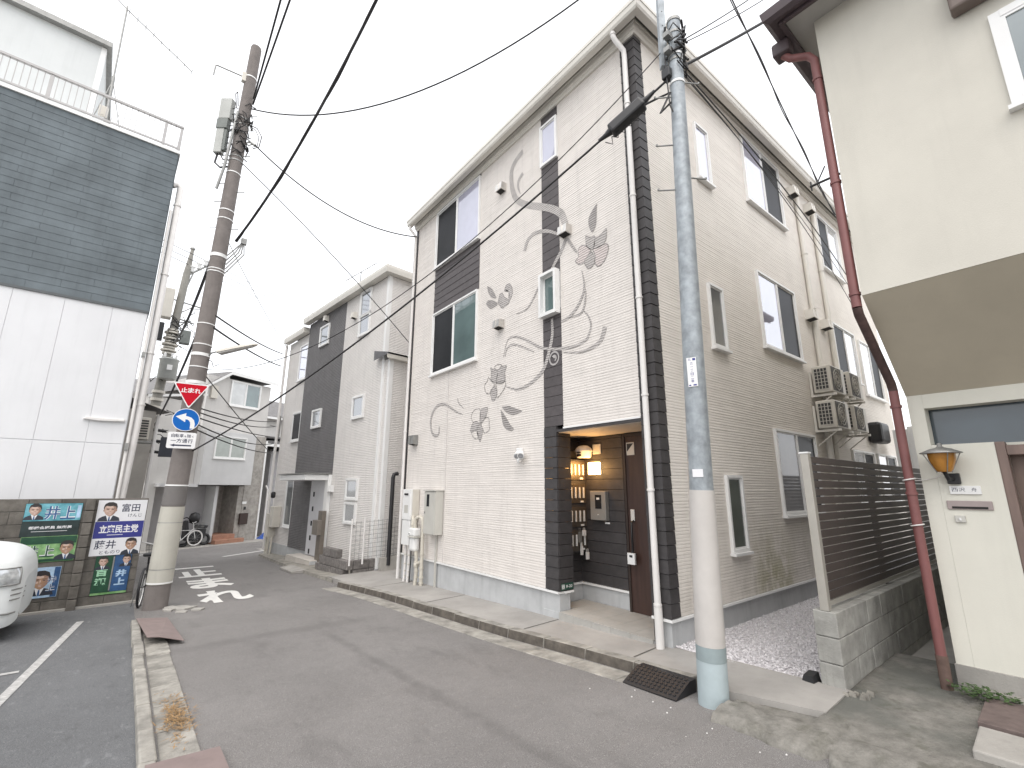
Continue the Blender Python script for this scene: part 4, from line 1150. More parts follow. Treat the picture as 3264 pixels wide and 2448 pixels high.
# step of tiles
st = thing('entrance_step', 'white tiled entrance step before the grey front door', 'step', F2.P(3.4, -.6, .5))
b = MB(); b.fbox(F2, 2.75, 4.55, -.80, -.345, .02, .445); obj('base', b, M_found, st)
for k in range(9):
    s0 = 2.75+k*.2; b = MB(); b.fbox(F2, s0+.003, s0+.197, -.78, -.35, .4455, .46); obj('tile', b, mat('white_tile', (.62, .58, .53), .6, .05, per_object=.2) if k == 0 else bpy.data.materials['white_tile'], st)
for k in range(4):
    for j in range(2):
        s0 = 2.75+k*.45; b = MB(); b.fbox(F2, s0+.003, s0+.447, -.3445, -.325, .03+j*.215, .24+j*.215); obj('tile', b, bpy.data.materials['white_tile'], st)
b = MB(); b.fbox(F2, 4.56, 5.1, -.75, -.50, .1, .47); obj('side_step', b, mat('brown_step', (.20, .145, .11), .8, .2), st, bevel=.01)
# low rough block wall with mesh fence and black pipe
bw = thing('low_block_wall', 'low rough grey block wall between the two pale houses', 'block wall', (4.3, 11.5, -.4))
M_rblock = mat('rough_block', (.20, .185, .175), .95, .35, 14, bump=.012, bs=60, per_object=.35)
for c in range(4):
    for k in range((5, 4, 4, 2)[c]):
        s1_ = 7.30-k*.40-(.2 if c == 1 else 0); s0_ = s1_-.40
        if c == 3: s0_ = 5.9+k*.40; s1_ = s0_+.40
        b = MB(); b.fbox(F2, s0_+.006, s1_-.006, -.63+c*.205, -.435+c*.205, .52, .68); obj('block', b, M_rblock, bw, bevel=.012)
    if c < 3:
        for k in range(2):
            b = MB(); b.fbox(F2, 7.14, 7.30, -.63+c*.205, -.435+c*.205, .51-.4*k-.39, .51-.4*k); obj('block', b, M_rblock, bw, bevel=.012)
b = MB(); b.hexa([(4.75, 11.0, -.6), (6.6, 10.8, -.6), (6.6, 10.93, -.6), (4.75, 11.14, -.6), (4.75, 11.0, .02), (6.6, 10.8, .16), (6.6, 10.93, .16), (4.75, 11.14, .02)])
obj('coping', b, M_conc, bw)
mf = thing('mesh_fence', 'thin wire mesh fence on the low wall between the houses', 'mesh fence', (4.2, 11.2, 0))
A = Vector((4.08, 11.24, -.02)); B = Vector((6.5, 10.86, .16))
b = MB()
for k in range(25):
    p = A.lerp(B, k/24); b.tube([p, p+Vector((0, 0, .88))], .0045, 4)
for j in range(9):
    b.tube([A+Vector((0, 0, .05+j*.1)), B+Vector((0, 0, .05+j*.1))], .0045, 4)
obj('wire_mesh', b, M_dsteel, mf)
for k in (0, .12, .6, 1):
    p = A.lerp(B, k); b = MB(); b.tube([p-Vector((0, 0, .1)), p+Vector((0, 0, .95))], .022, 8); obj('post', b, M_pipe, mf)
q = (4.93, 11.0)
b = MB(); b.tube([(q[0], q[1], -.15), (q[0], q[1], 1.9), (q[0]+.02, q[1]-.01, 1.98), (q[0]+.12, q[1]+.02, 2.0)], .05, 10)
tag(obj('standpipe', b, M_black, base=(q[0], q[1], -.15)), 'black upright pipe in the gap between the pale houses', 'pipe')
# small antenna above its roof
an = thing('roof_antenna', 'small branched antenna high above the second house roof', 'antenna', (4.6, 13.6, 7.7))
b = MB(); b.tube([(4.6, 13.6, 7.6), (4.6, 13.6, 8.35)], .015, 6); obj('mast', b, M_dsteel, an)
b = MB(); b.tube([(4.2, 13.85, 8.0), (4.95, 13.2, 8.62)], .011, 5)
for t in (.1, .3, .5, .7, .9):
    p = Vector((4.2, 13.85, 8.0)).lerp(Vector((4.95, 13.2, 8.62)), t); b.tube([p-Vector((.1, .12, .0)), p+Vector((.1, .12, .0))], .007, 4)
obj('boom', b, M_dsteel, an)

# ================================================================ far house at the junction
D3 = (math.sin(math.radians(64.2)), math.cos(math.radians(64.2))); N3 = (D3[1], -D3[0])     # d towards us
F3 = Fr((4.049, 26.493), D3, N3)
h3 = thing('far_house', 'pale grey house across the junction with jutting window bay', 'house', (4, 27, -.94), math.atan2(D3[1], D3[0]))
M_h3 = mat('light_grey_render', (.57, .555, .535), .85, .06, 2, streak=.1)
M_h3b = mat('bay_render', (.56, .56, .56), .8, .05, 2, streak=.06)
M_h3s = mat('pebble_render', (.34, .32, .295), .9, .25, 6, bump=.006, bs=30)
M_slate = mat('far_roof_slate', (.16, .155, .155), .75, .22, 5, wave=(.12, .01))
fpiece('wall', F3, -2.4, .86, 4.2, 6.85, -7, -.02, M_h3, h3)
b = MB(); b.fprism(F3, [(-2.45, 4.2), (-1.4, 4.2), (-1.4, 7.0), (-2.45, 6.3)], -7, -.03); obj('wall', b, M_h3, h3)
fpiece('wall', F3, -2.45, .0, 1.75, 4.19, -1.2, .55, M_h3b, h3, .01)
fpiece('wall', F3, -4.3, -2.46, 1.8, 4.6, -5, .10, M_h3, h3)
fpiece('wall', F3, -5.0, .86, 1.68, 4.18, -7, -1.25, M_h3, h3)
fpiece('wall', F3, .02, .88, -.9, 4.19, -3, .06, M_h3s, h3)
fpiece('corner_trim', F3, .885, .97, -.9, 4.0, -.2, .10, M_alu, h3)
fpiece('wall', F3, -.25, .02, -.9, 1.70, -3, .04, M_h3s, h3)
fpiece('wall', F3, -2.6, -1.33, -.8, 1.7, -3, -.55, mat('garage_wall', (.42, .41, .42), .85, .08, 2), h3)
fpiece('pier', F3, -1.45, -1.31, -.8, 1.7, -.56, .16, M_h3b, h3)
fpiece('wall', F3, -1.31, -.26, -.8, 1.7, -3, -1.1, M_h3s, h3)
fpiece('pier', F3, -.70, -.60, -.5, 1.7, -1.1, -.9, M_h3, h3)
fpiece('wall', F3, -5.4, -2.62, -.95, 1.75, -6, -2.6, M_h3, h3)
fpiece('pier', F3, -4.3, -3.92, -.95, 4.2, -.3, .12, M_h3, h3)
fpiece('canopy', F3, -4.0, -2.46, 1.66, 1.80, -2.6, .5, M_h3b, h3)
b = MB(); b.fbox(F3, -1.22, -.72, -.45, 1.62, -1.099, -1.05); dd = obj('door', b, mat('brown_black_door', (.03, .02, .014), .5, .2), h3)
b = MB(); b.fbox(F3, -1.22, -.72, -.50, -.452, -1.099, -.9); obj('threshold', b, mat('brown_sill', (.16, .09, .05), .7, .2), dd)
b = MB(); b.fbox(F3, -1.30, -.27, -.95, -.50, -1.1, .22); b.fbox(F3, -1.36, .02, -.95, -.70, .22, .52); obj('step', b, mat('terracotta_step', (.36, .19, .13), .8, .15, 8), h3, bevel=.01)
window(h3, F3, -1.30, .30, 5.55, 6.80, (M_curtain, G_teal), fr=.06, mull=.05)
F3b = Fr(F3.P(0, 0, .55)[:2], D3, N3)
window(h3, F3b, -2.02, -.5, 2.95, 3.98, (glass('far_green_curtain', (.27, .30, .27), .08), bpy.data.materials['far_green_curtain']), fr=.05, mull=.05)
b = MB(); b.fbox(F3, -.08, .34, -.10, .42, .062, .16); obj('mailbox', b, mat('dark_brown_mailbox', (.035, .018, .014), .5, .1), h3, bevel=.01)
b = MB(); b.fbox(F3, .0, .22, .85, .97, .062, .08, M_alu); b.fbox(F3, .12, .22, .58, .72, .062, .085, M_black); obj('nameplate', b, None, h3)
# roofs
b = MB()
b.add([F3.P(-1.46, 7.18, .25), F3.P(1.08, 7.08, .25), F3.P(1.08, 7.08, -7), F3.P(-1.46, 7.6, -7)], ((0, 1, 2, 3),))
b.add([F3.P(-1.46, 7.18, .25), F3.P(-1.46, 7.6, -7), F3.P(-4.8, 6.5, -7), F3.P(-4.8, 5.45, .1), F3.P(-2.5, 6.28, .1)], ((0, 1, 2, 3, 4),))
obj('roof', b, M_slate, h3)
b = MB(); b.add([F3.P(-1.46, 7.17, .26), F3.P(1.1, 7.07, .26), F3.P(1.1, 6.93, .26), F3.P(-1.46, 7.02, .26), F3.P(-2.55, 6.3, .26), F3.P(-2.55, 6.18, .26)], ((0, 3, 2, 1), (0, 4, 5, 3)))
b.add([F3.P(-4.8, 5.45, .12), F3.P(-2.4, 5.9, .12), F3.P(-2.4, 5.8, .12), F3.P(-4.8, 5.33, .12)], ((0, 1, 2, 3),))
obj('bargeboard', b, M_alu, h3)
b = MB(); b.fbox(F3, -4.7, -2.5, 4.6, 5.42, -5, .02); obj('wall', b, M_h3, h3)
b = MB(); b.fbox(F3, -2.25, -1.95, 5.75, 6.35, -.0, .12); obj('switch_box', b, M_ac, h3, bevel=.01)
pipe_with_collars('downpipe', [F3.P(-2.5, 6.2, .15), F3.P(-2.55, 5.0, .15), F3.P(-2.55, 4.3, .2)], .05, h3, M_pipe)
# parked motorcycle and bicycle in front of it
mc = thing('motor_scooter', 'dark scooter parked in the shade of the far grey house', 'scooter', F3.P(-2.15, -.9, .2))
b = MB()
for ds in (-.5, .5): b.ring(F3.P(-2.15+ds*.9, -.62, .25), .20, .06, (N3[0], N3[1], 0), 18)
obj('wheel', b, M_black, mc)
b = MB(); b.fprism(F3, [(-2.62, -.6), (-2.1, -.68), (-1.75, -.55), (-1.72, -.15), (-2.0, -.1), (-2.2, -.38), (-2.45, -.3), (-2.55, .25), (-2.66, .2)], .12, .38); obj('body', b, M_black, mc, bevel=.04)
b = MB(); b.fprism(F3, [(-2.2, -.1), (-1.7, -.14), (-1.65, -.02), (-2.1, .04)], .13, .37); obj('seat', b, M_black, mc, bevel=.03)
b = MB(); b.tube([F3.P(-2.6, .3, .02), F3.P(-2.58, .36, .25), F3.P(-2.6, .3, .5)], .02, 6); b.lathe(F3.P(-2.25, .25, .25), [(.0, -.2), (.19, -.12), (.22, .1), (.16, .26), (0, .32)], 12); obj('cover', b, M_black, mc)

def bicycle(o, rz, label, colour, white_tyre=False):
    t = thing('bicycle', label, 'bicycle', o, rz)
    Rz = Matrix.Translation(o) @ Matrix.Rotation(rz, 4, 'Z')
    def T(x, y, z): return Rz @ Vector((x, y, z))
    ax = Rz.to_3x3() @ Vector((0, 1, 0))
    for cx in (-.52, .52):
        b = MB(); b.ring(T(cx, 0, .33), .31, .020, ax, 26); w = obj('wheel', b, M_pipe if white_tyre else M_black, t)
        b = MB(); b.ring(T(cx, 0, .33), .285, .010, ax, 26)
        for k in range(10): a = k*math.pi/5; b.tube([T(cx, .012*(-1)**k, .33), T(cx+.28*math.cos(a), 0, .33+.28*math.sin(a))], .0018, 3)
        obj('rim', b, M_alu, w)
    b = MB(); b.tube([T(.52, 0, .33), T(.40, 0, .78), T(.37, 0, .95)], .014, 6); b.tube([T(.41, 0, .72), T(-.05, 0, .28), T(-.52, 0, .33)], .016, 6); b.tube([T(-.05, 0, .28), T(-.2, 0, .8)], .015, 6); b.tube([T(-.52, 0, .33), T(-.17, 0, .68), T(.40, 0, .66)], .012, 6); obj('frame', b, colour, t)
    b = MB(); b.tube([T(.25, .27, 1.0), T(.36, .22, 1.02), T(.37, 0, .96), T(.36, -.22, 1.02), T(.25, -.27, 1.0)], .012, 6); obj('handlebar', b, M_alu, t)
    b = MB(); b.hexa([T(-.33, -.08, .82), T(-.06, -.03, .82), T(-.06, .03, .82), T(-.33, .08, .82), T(-.34, -.09, .88), T(-.05, -.03, .87), T(-.05, .03, .87), T(-.34, .09, .88)]); obj('saddle', b, M_black, t, bevel=.02)
    b = MB()
    for k in range(7):
        u = -.15+k*.05; b.tube([T(.5, u, .95), T(.5, u*.8, .72)], .003, 4); b.tube([T(.78, u, .95), T(.74, u*.8, .72)], .003, 4); b.tube([T(.5, u*.8, .72), T(.74, u*.8, .72)], .003, 4)
    for zz, k in ((.95, 1), (.87, .95), (.79, .88), (.72, .8)): b.tube([T(.5, -.15*k, zz), T(.78, -.15*k, zz), T(.78, .15*k, zz), T(.5, .15*k, zz), T(.5, -.15*k, zz)], .004, 4)
    obj('basket', b, M_dsteel, t)
    b = MB(); b.tube([T(-.05, -.10, .28), T(-.05, .10, .28)], .012, 6); b.box(0, .001, 0, .001, 0, .001) if False else None; b.ring(T(-.05, .03, .28), .075, .006, ax, 16); b.tube([T(-.52, .06, .33), T(-.45, .12, .02)], .008, 5); obj('crank', b, M_dsteel, t)
    return t
q = F3.P(-2.75, 0, .45)
bicycle((q[0], q[1], zr(q[1])+.04), math.atan2(D3[1], D3[0]), 'white tyred bicycle parked by the far grey house', M_alu, True)
bicycle((.36, 11.35, zr(11.3)), math.radians(82), 'dark bicycle with wire basket between concrete pole and poster wall', M_black)
# blue tarpaulin
b = MB(); n = 9; c0 = F3.P(1.6, 0, .1)
vs = [(c0[0]+(i/n-.5)*1.0*D3[0]+(j/n-.5)*.8*N3[0], c0[1]+(i/n-.5)*1.0*D3[1]+(j/n-.5)*.8*N3[1], zr(c0[1])+.02+.38*max(0, 1-((i/n-.5)**2+(j/n-.5)**2)*4)+random.uniform(0, .12)) for i in range(n+1) for j in range(n+1)]
b.add(vs, [(i*(n+1)+j, (i+1)*(n+1)+j, (i+1)*(n+1)+j+1, i*(n+1)+j+1) for i in range(n) for j in range(n)], None)
tag(obj('blue_tarpaulin', b, mat('blue_tarp', (.03, .10, .42), .45, .2, 8), base=c0), 'crumpled blue tarpaulin beside the far grey house', 'tarpaulin')

# houses behind
h4 = thing('rear_house', 'grey house with tiled roof behind the far house', 'house', (9, 34, -1))
F4 = Fr((5.6, 31.5), (.92, .39), (.39, -.92))
fpiece('wall', F4, .0, 6, -1.2, 5.9, -6, 0, M_h3, h4)
b = MB(); b.add([F4.P(-.3, 5.85, .4), F4.P(6.4, 5.85, .4), F4.P(6.4, 7.5, -3), F4.P(.6, 7.5, -3)], ((0, 1, 2, 3),)); b.add([F4.P(-.3, 5.85, .4), F4.P(.6, 7.5, -3), F4.P(-.3, 5.85, -6.4)], ((0, 1, 2),)); obj('roof', b, M_slate, h4)
b = MB(); b.fbox(F4, -.3, 6.4, 5.75, 5.87, .38, .45); obj('gutter', b, M_alu, h4)
window(h4, F4, .5, 1.6, 3.6, 4.6, (M_w2, M_w2), fr=.06)
h5 = thing('side_house', 'low flat roofed grey annex right of the far house', 'house', (6, 28.5, -1))
F5 = Fr((5.35, 27.9), (.92, .39), (.39, -.92))
fpiece('wall', F5, .25, 6, -1.2, 3.6, -3.5, -.3, mat('annex_grey', (.33, .325, .33), .85, .1), h5)
b = MB(); b.fbox(F5, -.5, 6, 3.95, 4.1, -3.6, .3); b.fbox(F5, -.5, 6, 4.25, 4.35, -3.6, .1); obj('roof', b, M_slate, h5)
b = MB(); b.fbox(F5, -.5, 6, 3.8, 3.94, .2, .32); obj('gutter', b, M_alu, h5)
pipe_with_collars('downpipe', [F5.P(.15, 1.75, -.28), F5.P(.22, 1.55, -.2), F5.P(.22, -1.0, -.2)], .045, h5, M_pipe)
h6 = thing('left_rear_house', 'grey roofed house left of the junction behind the concrete pole', 'house', (-2, 19, -.6))
F6 = Fr((-.2, 19.2), (.42, -.9), (.9, .42))
fpiece('wall', F6, -2.5, .75, -.9, 4.0, -7, 0, mat('beige_grey_render', (.36, .34, .31), .85, .1, 2), h6)
b = MB(); b.add([F6.P(-2.8, 4.0, .35), F6.P(.9, 4.0, .35), F6.P(.6, 5.0, -3), F6.P(-2.6, 5.0, -3)], ((0, 1, 2, 3),)); obj('roof', b, M_slate, h6)
pipe_with_collars('downpipe', [F6.P(.7, 3.9, .1), F6.P(.7, -.8, .1)], .05, h6, M_pipe)

# ================================================================ left building
aL = math.radians(87.1)
DL = (math.sin(aL), math.cos(aL)); NL = (DL[1], -DL[0])       # d towards us
FW = Fr((.25, 11.4), DL, NL)          # plane of the block wall
FB = Fr(FW.P(0, 0, -.6)[:2], DL, NL)   # plane of the building
lb = thing('roof_terrace_building', 'tall building with slate blue shingle top over white panels', 'building', FB.P(-2.5, -.4, -2), math.atan2(DL[1], DL[0]))
SR = -.585
M_panel = mat('white_metal_panel', (.72, .725, .74), .5, .03, 1.5, streak=.08, per_object=.03)
M_shingle = mat('slate_blue_siding', (.13, .155, .17), .75, .24, 1.6, bump=.002, bs=70, per_object=.10, streak=.3)
fpiece('wall', FB, -9.5, SR, 5.25, 9.0, -7, -.03, M_shingle, lb); fpiece('wall', FB, -9.5, SR, -.4, 5.25, -7, -.006, M_panel, lb)
# white lower panels, upper and lower row
for row, (z0, z1) in enumerate(((1.2, 2.462), (2.478, 5.225))):
    s = SR
    k = 0
    while s > -9.4:
        w = .555 if k == 0 else .70
        b = MB(); b.fbox(FB, max(-9.5, s-w+.002), s-.002, z0, z1, -.0055, .006); obj('panel', b, M_panel, lb, bevel=.004)
        s -= w; k += 1
fpiece('wall', FB, -9.5, SR-.02, -.4, 1.2, -6.9, -.02, M_found, lb)
fpiece('skirt_trim', FB, -9.5, SR+.012, 5.215, 5.262, -.06, .035, mat('dark_trim', (.10, .11, .115), .6, .1), lb)
# shingle courses
ph = .1475
for i in range(26):
    z0 = 5.265+i*ph
    s = SR+.014; k = 0
    while s > -6.6:
        w = (.46 if i % 2 else .92) if k == 0 else .92
        b = MB()
        zz = z0+ph-.002
        b.add([FB.P(s-w+.004, z0, -.028), FB.P(s-.002, z0, -.028), FB.P(s-.002, zz, -.028), FB.P(s-w+.004, zz, -.028), FB.P(s-w+.002, z0, .019), FB.P(s-.001, z0, .019), FB.P(s-.001, zz, .014), FB.P(s-w+.002, zz, .014)],
              ((0, 1, 2, 3), (7, 6, 5, 4), (0, 4, 5, 1), (3, 2, 6, 7), (0, 3, 7, 4), (1, 5, 6, 2)))
        obj('shingle', b, M_shingle, lb)
        s -= w; k += 1
fpiece('wall', FB, SR-.05, SR+.03, 5.265, 9.1, -7, -.029, M_shingle, lb)
fpiece('wall', FB, SR-.05, SR+.01, .9, 5.22, -7, -.03, M_panel, lb)
fpiece('parapet_cap', FB, -9.5, SR+.05, 9.10, 9.17, -7, .05, M_alu, lb)
# roof terrace railing
rl = tag(MB() and obj('railing', MB().fbox(FB, -9, SR+.03, 9.80, 9.845, -.045, .02).fbox(FB, -9, SR+.03, 9.235, 9.27, -.03, .01), mat('grey_railing', (.40, .39, .385), .45, .06, metal=.3), lb))
for k in range(84):
    s = SR-.02-k*.098
    b = MB(); b.fbox(FB, s-.006, s+.006, 9.27, 9.80, -.018, -.006); obj('baluster', b, bpy.data.materials['grey_railing'], rl)
for s in (SR+.0, SR-.29, SR-2.17, SR-4.05, SR-5.9):
    b = MB(); b.fbox(FB, s-.028, s+.028, 9.17, 9.80, -.04, .005); obj('post', b, bpy.data.materials['grey_railing'], rl)
b = MB(); 
for j in range(8): b.tube([FB.P(SR+.0, 9.82, -.1-j*.8), FB.P(SR, 9.82, -.9-j*.8)], .022, 6); b.tube([FB.P(SR, 9.25, -.1-j*.8), FB.P(SR, 9.25, -.9-j*.8)], .016, 6); b.tube([FB.P(SR, 9.17, -.9-j*.8), FB.P(SR, 9.82, -.9-j*.8)], .016, 6)
obj('side_rail', b, bpy.data.materials['grey_railing'], rl)
# penthouse set back
ph_ = fpiece('penthouse_wall', FB, -9, -2.25, 9.17, 12.05, -6, -1.45, mat('pale_penthouse', (.60, .62, .62), .7, .04, 1.5, streak=.08), lb)
fpiece('eave', FB, -9.1, -2.15, 12.05, 12.18, -6.1, -1.30, M_dsteel, ph_)
fpiece('corner_post', FB, -2.33, -2.24, 9.17, 12.04, -1.6, -1.43, M_alu, ph_)
# down pipes at its street corner
pipe_with_collars('downpipe', [FB.P(SR+.02, 8.36, -.12), FB.P(SR+.10, 8.42, -.12), FB.P(SR+.17, 8.36, -.12), FB.P(SR+.17, 2.9, -.12), FB.P(SR+.12, .8, -.12)], .065, lb, M_pipe, [FB.P(SR+.17, z, -.12) for z in (7.9, 6.2, 4.4, 3.3)], 12)
pipe_with_collars('downpipe', [FB.P(SR+.07, 7.7, -.03), FB.P(SR+.07, 1.4, -.03)], .03, lb, M_pipe)
fpiece('bracket', FB, SR+.03, SR+.09, 4.28, 4.38, -.1, .03, M_dsteel, lb); fpiece('bracket', FB, SR+.03, SR+.09, 2.35, 2.5, -.1, .03, M_dsteel, lb)
b = MB(); b.fprism(FB, [(-1.24, 2.91), (-1.0, 2.89), (-.62, 2.91), (-.62, 2.96), (-1.0, 2.955), (-1.2, 2.96)], .008, .07)
tag(obj('wall_lamp', b, M_pipe, base=FB.P(-.9, 2.9, .05), bevel=.012), 'white arm lamp low on the white panel wall', 'lamp')
# tv antenna on the terrace
tv = thing('tv_antenna', 'tall tv antenna with long yagi boom on the left roof terrace', 'antenna', FB.P(-1.9, 9.17, -.5))
mb0 = Vector(FB.P(-1.9, 9.1, -.5)); mt = Vector(FB.P(-1.98, 12.68, -.5))
b = MB(); b.tube([mb0, mb0.lerp(mt, .45)], .030, 8); b.tube([mb0.lerp(mt, .45), mt], .018, 8); obj('mast', b, M_dsteel, tv)
b = MB()
e = Vector(FB.P(-.60, 11.75, -.45)); s_ = mt+(mt-e)*.35-Vector((0, 0, .05)); mt2 = mt-Vector((0, 0, .08))
b.tube([s_, mt2, e], .012, 6)
for k in range(9):
    p = mt2.lerp(e, .04+k*.12); b.tube([p+Vector((.01, -.07, .015)), p+Vector((-.01, .07, -.015))], .006, 4)
obj('boom', b, M_dsteel, tv)
b = MB(); 
for dx in (-.25, .32): b.tube([mb0+Vector((dx, -.1, .05)), mb0.lerp(mt, .42)], .010, 5)
b.tube([mb0+Vector((0, .35, .0)), mb0.lerp(mt, .42)], .010, 5); obj('stay', b, M_dsteel, tv)
b = MB(); c = mb0+Vector((-.06, -.06, .62)); b.box(c.x-.08, c.x+.07, c.y-.04, c.y+.04, c.z-.12, c.z+.12); obj('booster_box', b, M_ac, tv, bevel=.01)

# ---- block wall with pilasters
blw = thing('block_wall', 'grey concrete block wall carrying election posters', 'block wall', FW.P(-2, -.4, 0), math.atan2(DL[1], DL[0]))
M_blk = mat('concrete_block', (.155, .142, .125), .95, .30, 7, bump=.006, bs=55, per_object=.35, streak=.35)
for c in range(9):
    z0 = -.43+c*.2085
    s = -.06-(.2 if c % 2 else 0); first = True
    if c % 2:
        b = MB(); b.fbox(FW, -.256, -.064, z0+.004, z0+.2035, -.12, 0); obj('block', b, M_blk, blw, bevel=.006); s = -.26
    while s > -4.6:
        b = MB(); b.fbox(FW, s-.396, s-.004, z0+.004, z0+.2035, -.12, random.uniform(-.003, .003)); obj('block', b, M_blk, blw, bevel=.006); s -= .40
b = MB(); b.fbox(FW, -4.6, -.07, -.6, 1.44, -.115, -.008); obj('mortar', b, mat('mortar', (.085, .08, .072), .95, .2, 20), blw)
for c in range(9):
    z0 = -.43+c*.2085
    for s in (-.94, -2.9):
        b = MB(); b.fbox(FW, s, s+.125, z0+.005, z0+.202, .004, .10); obj('pilaster_block', b, M_blk, blw, bevel=.01)
fpiece('footing', FW, -4.6, -.0, -.62, -.36, .0, .05, M_conc, blw, .01)

# ---- election posters hung on it
M_ink = mat('dark_ink', (.03, .035, .07), .5, .05); M_paper = mat('poster_white', (.74, .74, .76), .35, .03)
M_skin = mat('print_skin', (.52, .36, .29), .4, .1, 14); M_skin2 = mat('print_tan_skin', (.40, .24, .15), .4, .1, 14); M_hair = mat('print_hair', (.03, .025, .025), .4, .1); M_suit = mat('print_suit', (.03, .035, .05), .4, .1); M_lip = mat('print_lip', (.40, .20, .17), .4, .05)
M_navy = mat('poster_navy', (.03, .035, .22), .35, .05); M_cyan = mat('poster_cyan', (.05, .30, .38), .35, .35, 7, col2=(.20, .50, .58)); M_blackp = mat('poster_black', (.015, .03, .03), .35, .3, 8)
M_green = mat('poster_green', (.10, .30, .08), .35, .3, 8, col2=(.34, .56, .26)); M_dgreen = mat('poster_dark_green', (.015, .07, .035), .35, .3, 8); M_lblue = mat('poster_pale_blue', (.40, .55, .72), .35, .25, 8); M_dblue = mat('poster_blue', (.03, .09, .22), .35, .3, 8)
M_skin_d = mat('print_skin_shade', (.33, .205, .155), .4, .1, 30); M_skin_l = mat('print_skin_light', (.62, .46, .385), .4, .06, 30); M_neck = mat('print_neck', (.36, .23, .175), .4, .1, 20)
def portrait(b, F, s, z, h, d, skin=None, n=24):
    skin = skin or M_skin
    w = h*.34
    E = lambda pts, k, m: b.poly([F.P(s+x*w, z+y*h, d+.00022*k) for x, y in pts], m)
    def El(x, y, rx, ry, k, m, n=18): b.poly([F.P(s+x*w+rx*w*math.cos(2*math.pi*i/n), z+y*h+ry*h*math.sin(2*math.pi*i/n), d+.00022*k) for i in range(n)], m)
    E([(-1.35, -.5), (1.35, -.5), (1.2, -.33), (.75, -.245), (.32, -.19), (-.32, -.19), (-.8, -.25), (-1.22, -.34)], 1, M_suit)
    E([(-.42, -.20), (-.1, -.5), (.12, -.5), (.42, -.20), (.0, -.17)], 2, M_paper)
    E([(-.34, -.02), (.36, -.02), (.36, -.19), (.05, -.27), (-.30, -.19)], 3, M_neck)
    E([(-.06, -.27), (.08, -.27), (.14, -.5), (-.1, -.5)], 4, M_dblue)
    El(0, .20, .82, .275, 5, M_hair)
    for e in (-1, 1): El(e*.73, .06, .10, .06, 6, M_skin_d)
    E([(-.70, .24), (-.72, .06), (-.64, -.06), (-.42, -.165), (-.12, -.215), (.14, -.215), (.44, -.16), (.65, -.05), (.72, .07), (.70, .24), (.4, .33), (-.4, .33)], 7, skin)
    E([(.20, .31), (.70, .24), (.72, .07), (.65, -.05), (.44, -.16), (.14, -.215), (.30, -.10), (.46, .02), (.44, .18)], 8, M_skin_d)
    El(-.12, .235, .38, .06, 9, M_skin_l); El(-.34, .03, .17, .05, 9, M_skin_l); El(-.03, .05, .07, .075, 9, M_skin_l)
    for e in (-1, 1): El(e*.30, .105, .20, .032, 10, M_skin_d); E([(e*.13, .155), (e*.5, .165), (e*.52, .15), (e*.13, .138)], 11, M_hair); El(e*.30, .10, .11, .0115, 11, M_hair)
    E([(-.12, -.005), (.14, -.005), (.06, .02), (-.04, .02)], 11, M_skin_d)
    El(0, -.085, .25, .016, 11, M_lip); El(0, -.079, .19, .006, 12, M_paper); El(0, -.135, .16, .015, 11, M_skin_l)
    E([(-.80, .12), (-.70, .24), (-.52, .30), (-.1, .27), (.3, .30), (.62, .25), (.78, .12), (.83, .24), (.66, .41), (.2, .49), (-.3, .485), (-.7, .40), (-.84, .24)], 13, M_hair)
def poster(label, s0, s1, z0, z1, bg, d=.012):
    t = thing('poster', label, 'poster', FW.P((s0+s1)/2, z0, d), math.atan2(DL[1], DL[0]), group='election posters on the block wall')
    b = MB(); b.fbox(FW, s0, s1, z0, z1, .004, d); obj('sheet', b, bg, t)
    return t
def printed(t, b): return obj('print', b, None, t)
# white and navy poster
t = poster('tall white and navy poster with two portraits at the right end', -.775, -.075, .45, 1.41, M_paper)
b = MB(); b.fbox(FW, -.77, -.08, .745, 1.035, .0121, .0126, M_navy)
b.text(FW, '立憲民主党', -.70, -.15, .83, .975, .0131, M_paper, .03); b.fbox(FW, -.58, -.36, .795, .805, .0127, .0131, M_paper)
b.text(FW, '富田', -.435, -.175, 1.20, 1.345, .0126, M_ink, .012); b.text(FW, 'けんじ', -.33, -.13, 1.105, 1.165, .0126, M_ink, .006)
b.text(FW, '藤井', -.725, -.43, .56, .71, .0126, M_ink, .012); b.text(FW, 'とものり', -.64, -.36, .475, .535, .0126, M_ink, .006)
portrait(b, FW, -.595, 1.21, .34, .0122, M_skin); portrait(b, FW, -.215, .595, .29, .0122, M_skin2)
printed(t, b)
# twin narrow poster
t = poster('green and blue double poster below the navy one', -.665, -.165, -.215, .445, M_blackp)
b = MB(); b.fbox(FW, -.66, -.43, -.17, .44, .0121, .0125, M_dgreen); b.fbox(FW, -.40, -.17, -.17, .44, .0121, .0125, M_dblue); b.fbox(FW, -.66, -.17, -.21, -.175, .0121, .0125, M_green)
for k, ch in enumerate('百瀬'): b.text(FW, ch, -.635, -.475, .10-k*.15, .22-k*.15, .0130, mat('mint_ink', (.35, .62, .42), .4, .05) if k == 0 else bpy.data.materials['mint_ink'], .05)
for k, ch in enumerate('井上'): b.text(FW, ch, -.36, -.21, .07-k*.14, .19-k*.14, .0130, M_lblue, .05)
b.fbox(FW, -.425, -.405, -.15, .42, .0126, .0129, M_dsteel)
portrait(b, FW, -.555, .325, .23, .0128, M_skin); portrait(b, FW, -.235, .345, .21, .0128, M_skin)
printed(t, b)
